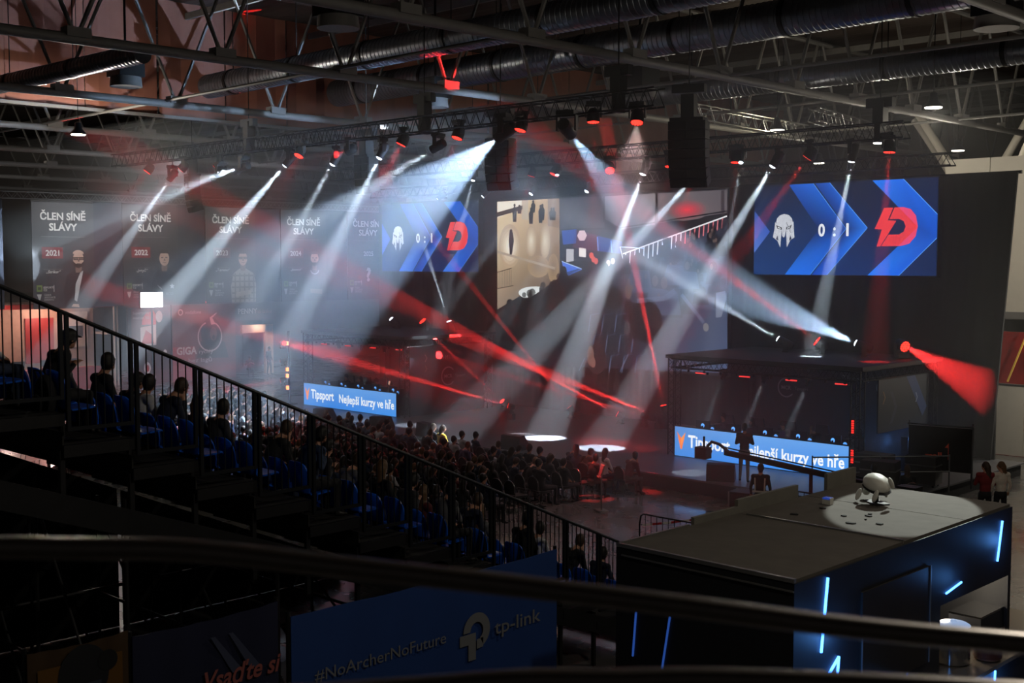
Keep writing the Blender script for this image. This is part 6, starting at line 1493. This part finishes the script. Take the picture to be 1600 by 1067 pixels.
# ------------------------------------------------------------------ right edge: pale exhibition hall beyond the drape
t = thing('partition_wall', 'cream exhibition partition at the right edge, with a panel joint', 'partition', (-16, 44, 0))
for k in range(5): MB((-16, 44, 0)).box((-19.6+1.22*k, 44, .02), (-18.4+1.22*k, 44.08, 2.55)).build('panel', WHITE, t)
MB((-16, 44, 0)).box((-19.6, 43.98, 2.55), (-13.5, 44.1, 2.62)).build('top_rail', ALU, t)
t = thing('partition_wall', 'tall cream wall high behind the right edge', 'partition', (-14, 52, 0))
for k in range(8): MB((-14, 52, 0)).box((-24+2*k, 52, 4.9), (-22.03+2*k, 52.1, 11.5)).build('panel', WHITE, t)
MB((-14, 52, 0)).box((-24, 51.9, 4.6), (-8, 52.2, 4.9)).build('beam', ROOFST, t)
for k in range(9): MB((-14, 52, 0)).tube((-24+2*k, 52.05, 0), (-24+2*k, 52.05, 4.9), .08, 8).build('post', WHITE, t)
t = thing('red_booth', 'distant orange and red stand with coloured bars at the right edge', 'stand', (-17.5, 47, 0))
MB((-17.5, 47, 0)).box((-20, 47.6, 0), (-15, 47.7, 4.3)).build('back_wall', RED, t)
for k, col in enumerate([(230, 200, 90), (230, 230, 225), (90, 140, 220), (230, 200, 90)]): MB((-17.5, 47, 0)).bar((-19+.9*k, 47, 2.4), (-18.3+.9*k, 47, 4.3), .06).build('coloured_bar', mat('bar_%d' % k, col, .4), t)
MB((-17.5, 47, 0)).box((-18.2, 47, 2.9), (-17.3, 47.1, 3.6)).build('orange_sign', emi('orange_sign', (255, 120, 60), 1.2), t)
stall_light((-16.4, 46, 3.6), 60, (1, .8, .6)); stall_light((-13.5, 42.3, 4.4), 420, (1, .92, .78)); stall_light((-15, 49, 8.5), 700, (1, .92, .78))
# ------------------------------------------------------------------ kiosk in the right foreground
KT = mat('kiosk_roof_felt', (92, 86, 80), .9, 0, .22, 3, .4); KB = mat('kiosk_black_panel', (32, 33, 37), .55, 0, .1, 2); BLU = emi('blue_led_tube', (70, 140, 255), 7); SIL = mat('kiosk_edge_trim', (150, 150, 148), .35, .7)
o = (-8.8, 15.5, 0)
k = thing('bar_kiosk', 'big black bar kiosk with a flat roof and blue light lines', 'kiosk', o)
xl, xr, y0, y1, zt = -10.15, -7.45, 12.4, 18.75, 3.32
MB(o).box((xl, y0, 0), (xr, 16.3, zt-.06)).build('body', KB, k); MB(o).box((xl, 16.3, 2.2), (xr, y1, zt-.06)).build('fascia_box', KB, k); MB(o).box((xl, 16.3, 0), (xl+.1, y1, 2.2)).build('rear_wall', KB, k); MB(o).box((xl, y1-.1, 0), (xr, y1, 2.2)).build('end_wall', KB, k)
MB(o).box((xl+.03, y0+.03, zt-.06), (xr-.03, 15.19, zt-.02)).build('roof_sheet', KT, k); MB(o).box((xl+.03, 15.21, zt-.06), (xr-.03, 17.1, zt-.02)).build('roof_sheet', KT, k); MB(o).box((xl+.03, 17.12, zt-.06), (xr-.03, y1-.03, zt-.02)).build('roof_sheet', KT, k)
MB(o).box((xl+.2, 15.19, zt-.05), (xr-.03, 15.21, zt+.004)).build('roof_joint', SIL, k)
m = MB(o); m.box((xl, y0-.01, zt-.05), (xr, y0+.04, zt)); m.box((xl, y0, zt-.05), (xl+.04, 14, zt)); m.build('roof_trim', SIL, k); MB(o).box((xl+.1, y0-.02, zt-.16), (xr, y0-.005, zt-.14)).build('roof_trim', SIL, k)
for a, b, h in ((14.1, 15.2, .1), (15.2, 16.9, .2), (17.8, 18.75, .26)): MB(o).box((xl-.02, a, zt-.1), (xl+.04, b, zt-.02+h)).build('parapet', mat('parapet_board', (120, 116, 108), .7), k)
SP = emi('blue_led_dim', (60, 110, 220), .35)
def strip(p, q, m=BLU, w=.03): MB(o).bar(p, q, w, .02).build('light_line', m, k)
e = xr+.012
strip((e, 13.15, 3.2), (e, 13.02, 2.3)); strip((e, 13.45, 2.15), (e, 13.3, .9)); strip((e, 13.2, 1.98), (e, 13.45, 2.15)); strip((e, 16.45, 2.35), (e, 16.95, 2.42), BLU, .02); strip((e, 18.35, 3.1), (e, 18.2, 2.5)); strip((e, 15.3, 1.5), (e, 15.2, .6), SP)
strip((xl+.35, y0-.012, 2.45), (xl+.3, y0-.012, 1.85), SP, .02); strip((xl+.9, y0-.012, 2.5), (xl+.75, y0-.012, 1.6), SP, .02)
MB(o).box((xr, 14.0, 1.5), (xr+.03, 15.9, 2.85)).build('menu_board', mat('menu_board', (40, 36, 32), .4), k); MB(o).bar((xr+.035, 15.9, 1.5), (xr+.035, 15.9, 2.86), .02).bar((xr+.035, 14.0, 1.5), (xr+.035, 14.0, 2.5), .015).build('menu_board_edge', SIL, k)
c = CV((xr+.034, 14.1, 1.6), (0, 1, 0), (0, 0, 1), .003); c.text('nutrend', .8, .45, .2, (84, 76, 64), 1); c.build('menu_lettering', PRINT, k)
MB(o).box((-8.3, 16.1, 1.19), (-6.98, 20.2, 1.25)).build('worktop', mat('steel_worktop', (170, 158, 142), .25, .8, .2, 5), k); MB(o).box((-7.95, 16.3, 0), (-7.1, 20.1, 1.19)).build('bar_front', KB, k)
strip((-7.08, 17.35, 1.1), (-7.08, 17.3, .4)); MB(o).box((-9.6, 16.4, .85), (-8.9, 18.6, .92)).build('back_bench', mat('steel_worktop', (170, 158, 142), .25, .8), k)
for p, en, col in (((-7.2, 13.3, 2.4), 5, (.1, .35, 1)), ((-7.15, 13.55, 1.3), 9, (.1, .35, 1)), ((-6.9, 17.4, .8), 6, (.1, .35, 1)), ((-7.2, 16.8, 2.5), 2, (.1, .35, 1)), ((-7.3, 18.3, 2.8), 3, (.1, .35, 1)), ((-8.1, 17.6, 2.05), 26, (1, .86, .66))):
    d = bpy.data.lights.new('kiosk_light', 'POINT'); d.energy = en*1.6; d.color = col; d.shadow_soft_size = .12; q = bpy.data.objects.new('kiosk_light', d); COL.objects.link(q); q.location = V(p)-V(o); q.parent = k
POT = mat('polished_steel', (190, 190, 192), .12, 1, .05)
t = thing('steel_pot', 'tall polished steel pot with a glass lid on the kiosk worktop', 'pot', (-7.5, 16.85, 1.25))
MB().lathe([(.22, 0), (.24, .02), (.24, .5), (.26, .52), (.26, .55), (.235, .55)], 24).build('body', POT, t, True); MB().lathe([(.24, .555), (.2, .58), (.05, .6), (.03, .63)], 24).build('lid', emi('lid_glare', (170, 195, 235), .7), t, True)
t = thing('cup_stack_box', 'brown paper cup box beside the steel pot', 'box', (-7.2, 17.35, 1.25)); MB().lathe([(.16, 0), (.19, .02), (.2, .3), (.18, .3)], 20).build('tub', mat('paper_tub', (150, 116, 100), .6), t, True); MB().lathe([(.201, .04), (.206, .16)], 20).build('band', mat('paper_tub_band', (80, 48, 44), .5), t, True)
t = thing('coffee_machine', 'dark boxy machine on the kiosk worktop right of the pot', 'machine', (-7.7, 18.3, 1.25)); MB().box((-.3, -.5, 0), (.2, .5, .42)).build('body', KB, t); MB().box((-.3, -.5, .42), (.2, .5, .45)).build('top_plate', POT, t); MB().box((.2, -.3, .1), (.24, .3, .16)).build('spout_bar', POT, t)
# white turtle figure on the roof and its spot light
TW = mat('figure_white_plastic', (214, 212, 204), .45, 0, .06)
t = thing('turtle_figure', 'white turtle-shaped figure on a short black post on the kiosk roof', 'figure', (-9.0, 17.35, zt-.02), -.6)
MB().tube((0, 0, 0), (0, 0, .22), .035, 8).box((-.2, -.12, 0), (.2, .12, .02)).build('post', BLK, t)
MB().ell((0, 0, .3), (.26, .2, .15), Quaternion((0, 1, 0), .25), 16, 10).build('shell', TW, t, True); MB().ell((0, 0, .24), (.27, .21, .05), Quaternion((0, 1, 0), .25), 16, 8).build('shell_rim', BLK, t, True)
MB().ell((-.32, 0, .13), (.09, .06, .06), Quaternion((0, 1, 0), -.5), 12, 8).build('head', TW, t, True)
for a, b, c_ in ((-.16, -.22, .12), (-.16, .22, .14), (.26, -.16, .16), (.3, .08, .36)): MB().ell((a, b, c_), (.055, .035, .1), Quaternion((1, 0, 0), .4 if b > 0 else -.4), 10, 8).build('flipper', TW, t, True)
d = bpy.data.lights.new('roof_spot', 'SPOT'); d.energy = 9000; d.color = (.92, 1, .92); d.spot_size = R(9.5); d.spot_blend = .15; d.shadow_soft_size = .04
q = bpy.data.objects.new('roof_spot', d); COL.objects.link(q); q.location = (-12, 27.6, 11.4); q.rotation_mode = 'QUATERNION'; q.rotation_quaternion = (V((-8.5, 17.3, zt))-q.location).to_track_quat('-Z', 'Y')
t = thing('small_clamp_box', 'small blue and white box on the kiosk roof edge left of the turtle figure', 'box', (-9.5, 16.75, zt-.02)); MB().box((-.07, -.05, 0), (.07, .05, .1)).build('case', TW, t); MB().box((-.06, -.055, .08), (.06, .055, .105)).build('blue_lid', emi('blue_lid', (60, 100, 230), .3), t)
rr = random.Random(4)
for i in range(9):
    p = (-8.2-rr.random()*1.3, 15.6+rr.random()*1.2, zt-.018); s = rr.uniform(.02, .06); a = rr.uniform(0, 6)
    g = MB().prism([(s*rr.uniform(.6, 1.3)*math.cos(R(q_)), s*rr.uniform(.5, 1.2)*math.sin(R(q_))) for q_ in range(0, 360, 45)], (0, 0, 0), (1, 0, 0), (0, 1, 0), (0, 0, .015)).build('dirt_scrap', mat('dirt_scrap', (24, 22, 20), .9)); g.location = p
    tag(g, 'dark scrap of dirt lying on the kiosk roof before the turtle figure', 'debris', 'roof dirt scraps')
# ------------------------------------------------------------------ fence banners in front of the grandstand
def fence_banner(y0, y1, zb, zh, label, draw, col):
    t = thing('fence_banner', label, 'banner', (-12.6, y0, zb)); n = 14; L = y1-y0; vs = []
    for s in (0, -.02):
        for i in range(n+1): vs.append((s+.02*math.sin(i*1.7), L*i/n, 0))
        for i in range(n+1): vs.append((s+.02*math.sin(i*1.7+.4), L*i/n, zh-zb-.03*math.sin(math.pi*i/n)))
    N = n+1; MB().add(vs, [(i, i+1, N+i+1, N+i) for i in range(n)] + [(2*N+i+1, 2*N+i, 3*N+i, 3*N+i+1) for i in range(n)] + [(N+i, N+i+1, 3*N+i+1, 3*N+i) for i in range(n)] + [(2*N+i, 2*N+i+1, i+1, i) for i in range(n)]).build('cloth', mat('fence_cloth_%d' % int(y0*10), col, .75, 0, .1, 2), t, True)
    for yy in (0, L): MB().tube((-.06, yy, -zb), (-.06, yy, zh-zb+.05), .03, 8).build('post', BLKM, t)
    c = CV((-12.6+.03, y0, zb), (0, 1, 0), (0, 0, 1), .004); q_ = draw(c, L, zh-zb)
    for c2, nm in (q_ or [(c, 'print')]): c2.build(nm, PRINT, t)
def d1(c, L, h):
    g = (122, 124, 128)
    a_, b_ = [CV(c.o, c.ux, c.uy, .004) for i in (0, 1)]
    a_.text('#NoArcherNoFuture', .34, 1.32, .16, g, 2, w=2.3, align='l'); b_.text('tp-link', 3.62, 1.22, .2, g, 2, w=1.0, align='l', bold=.008)
    x, y = 3.25, 1.36; c.arc(x, y, .13, .27, -60, 180, g, 2, 20); c.p([(x-.34, y-.02), (x-.02, y-.02), (x-.02, y-.42), (x-.17, y-.42), (x-.17, y-.18), (x-.34, y-.18)], g, 2); c.p([(x+.0, y-.13), (x+.13, y-.12), (x+.13, y-.26), (x+.0, y-.27)], g, 2)
    return [(a_, 'slogan_lettering'), (b_, 'name_lettering'), (c, 'logo_print')]
fence_banner(8.9, 13.95, .3, 2.55, 'blue fence banner with a grey link logo, in front of the grandstand', d1, (26, 62, 128))
def d2(c, L, h):
    c.text('Vsaďte si', .85, 1.62, .22, (150, 84, 80), 2, w=1.1, align='l', bold=.02, shear=.25)
    for k_ in range(2): c.p([(1.0+.25*k_, 2.25), (1.06+.25*k_, 2.25), (1.45+.25*k_, 1.75), (1.3+.25*k_, 1.75)], (60, 66, 90), 1)
fence_banner(6.72, 8.72, .3, 2.78, 'dark navy fence banner with slanted salmon lettering', d2, (13, 20, 52))
def d3(c, L, h):
    c.rect(.1, .2, L-.1, h-.2, [(84, 48, 18), (98, 66, 16)], 1); c.ell(.62, 2.2, .3, .34, (22, 24, 30), 2); c.rect(.42, 1.9, .82, 2.1, (50, 56, 70), 3); c.ell(.9, 2.3, .12, .12, (16, 16, 20), 3); c.p([(.2, .2), (1.1, .2), (1.0, 1.9), (.3, 1.9)], (20, 22, 28), 2)
fence_banner(5.5, 6.68, .3, 2.86, 'dark yellow fence banner with a helmeted figure', d3, (60, 40, 14))
# black cloth added in place of the shade under the grandstand
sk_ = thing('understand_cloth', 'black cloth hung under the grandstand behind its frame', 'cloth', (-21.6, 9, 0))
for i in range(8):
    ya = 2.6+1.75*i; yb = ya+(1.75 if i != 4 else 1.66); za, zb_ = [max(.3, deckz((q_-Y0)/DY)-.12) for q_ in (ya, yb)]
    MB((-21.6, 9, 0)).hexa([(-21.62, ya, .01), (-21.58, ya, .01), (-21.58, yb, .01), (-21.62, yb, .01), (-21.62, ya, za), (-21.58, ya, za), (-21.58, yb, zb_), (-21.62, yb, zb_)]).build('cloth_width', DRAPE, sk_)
# ------------------------------------------------------------------ floor items in front of the stage
def barrier(p, rz, label, L=2.2):
    t = thing('crowd_barrier', label, 'barrier', p, rz, 'crowd barriers'); r = .12
    pts = [(0, 0, .0), (0, 0, .95-r), (.04, 0, 1.03), (r, 0, 1.08), (L-r, 0, 1.08), (L-.04, 0, 1.03), (L, 0, .95-r), (L, 0, 0)]
    MB().path(pts, .02, 8).build('frame', BLKM, t, True); MB().tube((0, 0, .2), (L, 0, .2), .015, 6).build('bottom_bar', BLKM, t)
    for i in range(12): MB().tube((L*(i+1)/13, 0, .2), (L*(i+1)/13, 0, 1.07), .009, 6).build('bar', BLKM, t)
    for s in (.3, L-.3): MB().box((s-.02, -.28, 0), (s+.02, .28, .03)).build('foot', BLKM, t)
barrier((-17.75, 22.55, 0), 0, 'black crowd barrier with a rounded corner beside the kiosk, nearest to us'); barrier((-16.85, 27.6, 0), 0, 'black crowd barrier in front of the stage, behind the steward'); barrier((-15.3, 22.6, 0), .1, 'black crowd barrier mostly hidden behind the kiosk roof')
tp = [V((-17.7, 22.6, .8)).lerp(V((-17.2, 27.9, .75)), i/16)-V((0, 0, .12*math.sin(math.pi*i/16))) for i in range(17)]
t = thing('barrier_tape', 'red and white barrier tape strung from the near barrier', 'tape', tp[0])
for i in range(16): MB(tp[0]).bar(tp[i], tp[i+1], .01, .05).build('red_stretch' if i % 2 else 'white_stretch', mat('tape_red', (170, 30, 34), .5) if i % 2 else mat('tape_white', (210, 208, 204), .5), t)
t = thing('flight_case', 'black flight case with metal edges on the floor before the stage', 'case', (-18.6, 28.3, 0), .2)
MB().box((-.35, -.3, .08), (.35, .3, .7)).build('body', BLK, t); MB().box((-.36, -.31, .66), (.36, .31, .72)).build('lid', BLKM, t)
for sx in (-1, 1):
    for sy in (-1, 1): MB().ell((sx*.27, sy*.22, .04), (.04, .03, .04), None, 8, 6).build('caster', BLK, t); MB().box((sx*.35-.02, sy*.3-.02, .08), (sx*.35+.02, sy*.3+.02, .72)).build('edge', ALU, t)
for p, l in (((-22.0, 26.2, 0), 'before the front right seats'), ((-25.0, 24.9, 0), 'among the chair rows by the rail')):
    t = thing('sign_stand', 'slim silver sign stand with a framed sheet, ' + l, 'sign', p, -.5, 'sign stands')
    MB().box((-.2, -.14, 0), (.2, .14, .02)).build('base_plate', ALU, t); MB().tube((0, 0, .02), (0, 0, 1.0), .022, 8).build('pole', ALU, t)
    q = Quaternion((1, 0, 0), R(-15)).to_matrix(); MB().obox((0, 0, 1.14), (.27, .02, .37), q).build('frame', ALU, t); MB().obox((0, -.014, 1.14), (.2, .01, .3), q).build('sheet', mat('sign_sheet', (60, 58, 56), .5), t)
t = thing('camera_crane', 'black camera crane with a long arm in front of the stage', 'camera crane', (-16.5, 28.2, 0))
O_ = (-16.5, 28.2, 0)
MB(O_).bar((-19.2, 28.2, 1.74), (-13.9, 28.2, 1.33), .12, .14).build('arm', BLK, t); MB(O_).bar((-19.2, 28.2, 1.88), (-14.4, 28.2, 1.5), .03).build('arm_cable', BLKM, t); MB(O_).tube((-16.5, 28.2, 0), (-16.5, 28.2, 1.5), .05, 8).build('column', mat('crane_column', (96, 40, 36), .5), t)
for k_ in range(3): MB(O_).tube((-16.5, 28.2, .5), (-16.5+.5*math.cos(k_*2.1), 28.2+.5*math.sin(k_*2.1), .02), .03, 6).build('tripod_leg', BLK, t)
h = MB(O_).path([(-19.1, 28.2, 1.78), (-19.4, 28.2, 1.95), (-19.65, 28.2, 1.99), (-19.8, 28.2, 1.85)], .045, 8).build('neck', BLK, t, True)
MB(O_).box((-20.12, 28.04, 1.5), (-19.74, 28.32, 1.82)).build('camera_body', BLK, t); MB(O_).lathe([(.09, 0), (.1, .15), (.08, .22)], 12, Matrix.Translation((-19.95, 28.32, 1.66)) @ Matrix.Rotation(R(-90), 4, 'X')).build('camera_lens', BLKM, t, True); MB(O_).tube((-19.9, 28.18, 1.82), (-19.9, 28.18, 2.12), .03, 8).build('camera_mast', BLK, t)
MB(O_).box((-14.0, 28.0, 1.1), (-13.5, 28.4, 1.5)).build('counterweight', BLK, t)
# ------------------------------------------------------------------ balcony rail right in front of us
BR = mat('balcony_rail_gloss', (150, 145, 142), .28, .9, .15, 30)
def smoothpts(pts, n=8):
    P_ = [V(p) for p in pts]; out = []
    for i in range(len(P_)-1):
        a, b, c_, d_ = P_[max(0, i-1)], P_[i], P_[i+1], P_[min(len(P_)-1, i+2)]
        for j in range(n):
            s = j/n; out.append(.5*((2*b)+(c_-a)*s+(2*a-5*b+4*c_-d_)*s*s+(3*b-a-3*c_+d_)*s**3))
    return out+[P_[-1]]
t = thing('balcony_rail', 'dark polished curved balcony rail close to the camera, two tubes', 'railing', (-1.5, 1.6, 5.4))
up_ = [(-2.9, .3, 6.49), (-2.36, .8, 6.52), (-2.1, 1.05, 6.52), (-1.97, 1.18, 6.515), (-1.78, 1.37, 6.485), (-1.55, 1.59, 6.45), (-1.32, 1.8, 6.415), (-1.09, 2.02, 6.375), (-.86, 2.24, 6.345), (-.4, 2.7, 6.28)]
lo_ = [(-2.9, .3, 6.2), (-2.3, .85, 6.225), (-1.85, 1.27, 6.247), (-1.71, 1.41, 6.258), (-1.54, 1.58, 6.275), (-1.41, 1.7, 6.278), (-1.29, 1.83, 6.278), (-1.09, 2.02, 6.27), (-.86, 2.24, 6.255), (-.4, 2.7, 6.22)]
O_ = (-1.5, 1.6, 5.4)
MB(O_).path(smoothpts(up_), .021, 14).build('top_tube', BR, t, True); MB(O_).path(smoothpts(lo_), .021, 14).build('lower_tube', BR, t, True)
for p in ((-2.9, .3), (-.4, 2.7)): MB(O_).tube((p[0], p[1], 5.4), (p[0], p[1], 6.4), .022, 10).build('post', BR, t, True)
kind(MB().prism([(-2.9, .3), (-.4, 2.7), (4, 2.7), (4, -6), (-2.9, -6)], (0, 0, 5.2), (1, 0, 0), (0, 1, 0), (0, 0, .2)).build('trim_2', mat('balcony_slab', (60, 58, 56), .8)))

# ------------------------------------------------------------------ theatrical haze that fills the stage end of the hall
def haze(a, b, dens, name='haze'):
    a = V(a); b = V(b); c = (a+b)/2; m = bpy.data.materials.new('stage_haze'); m.use_nodes = True; nt = m.node_tree; nt.nodes.remove(nt.nodes['Principled BSDF'])
    n = nt.nodes.new('ShaderNodeVolumeScatter'); n.inputs['Density'].default_value = dens; n.inputs['Anisotropy'].default_value = .25
    n.inputs['Color'].default_value = (.96, .98, 1, 1)
    nt.links.new(n.outputs[0], nt.nodes['Material Output'].inputs['Volume'])
    o = MB(c).box(a, b).build(name, m); o.location = c
    return kind(o, 'stuff', 'thin drifting stage haze that shows the light beams')
haze((-61.6, 24.2, .47), (-14.9, 39.44, 12.6), .021)
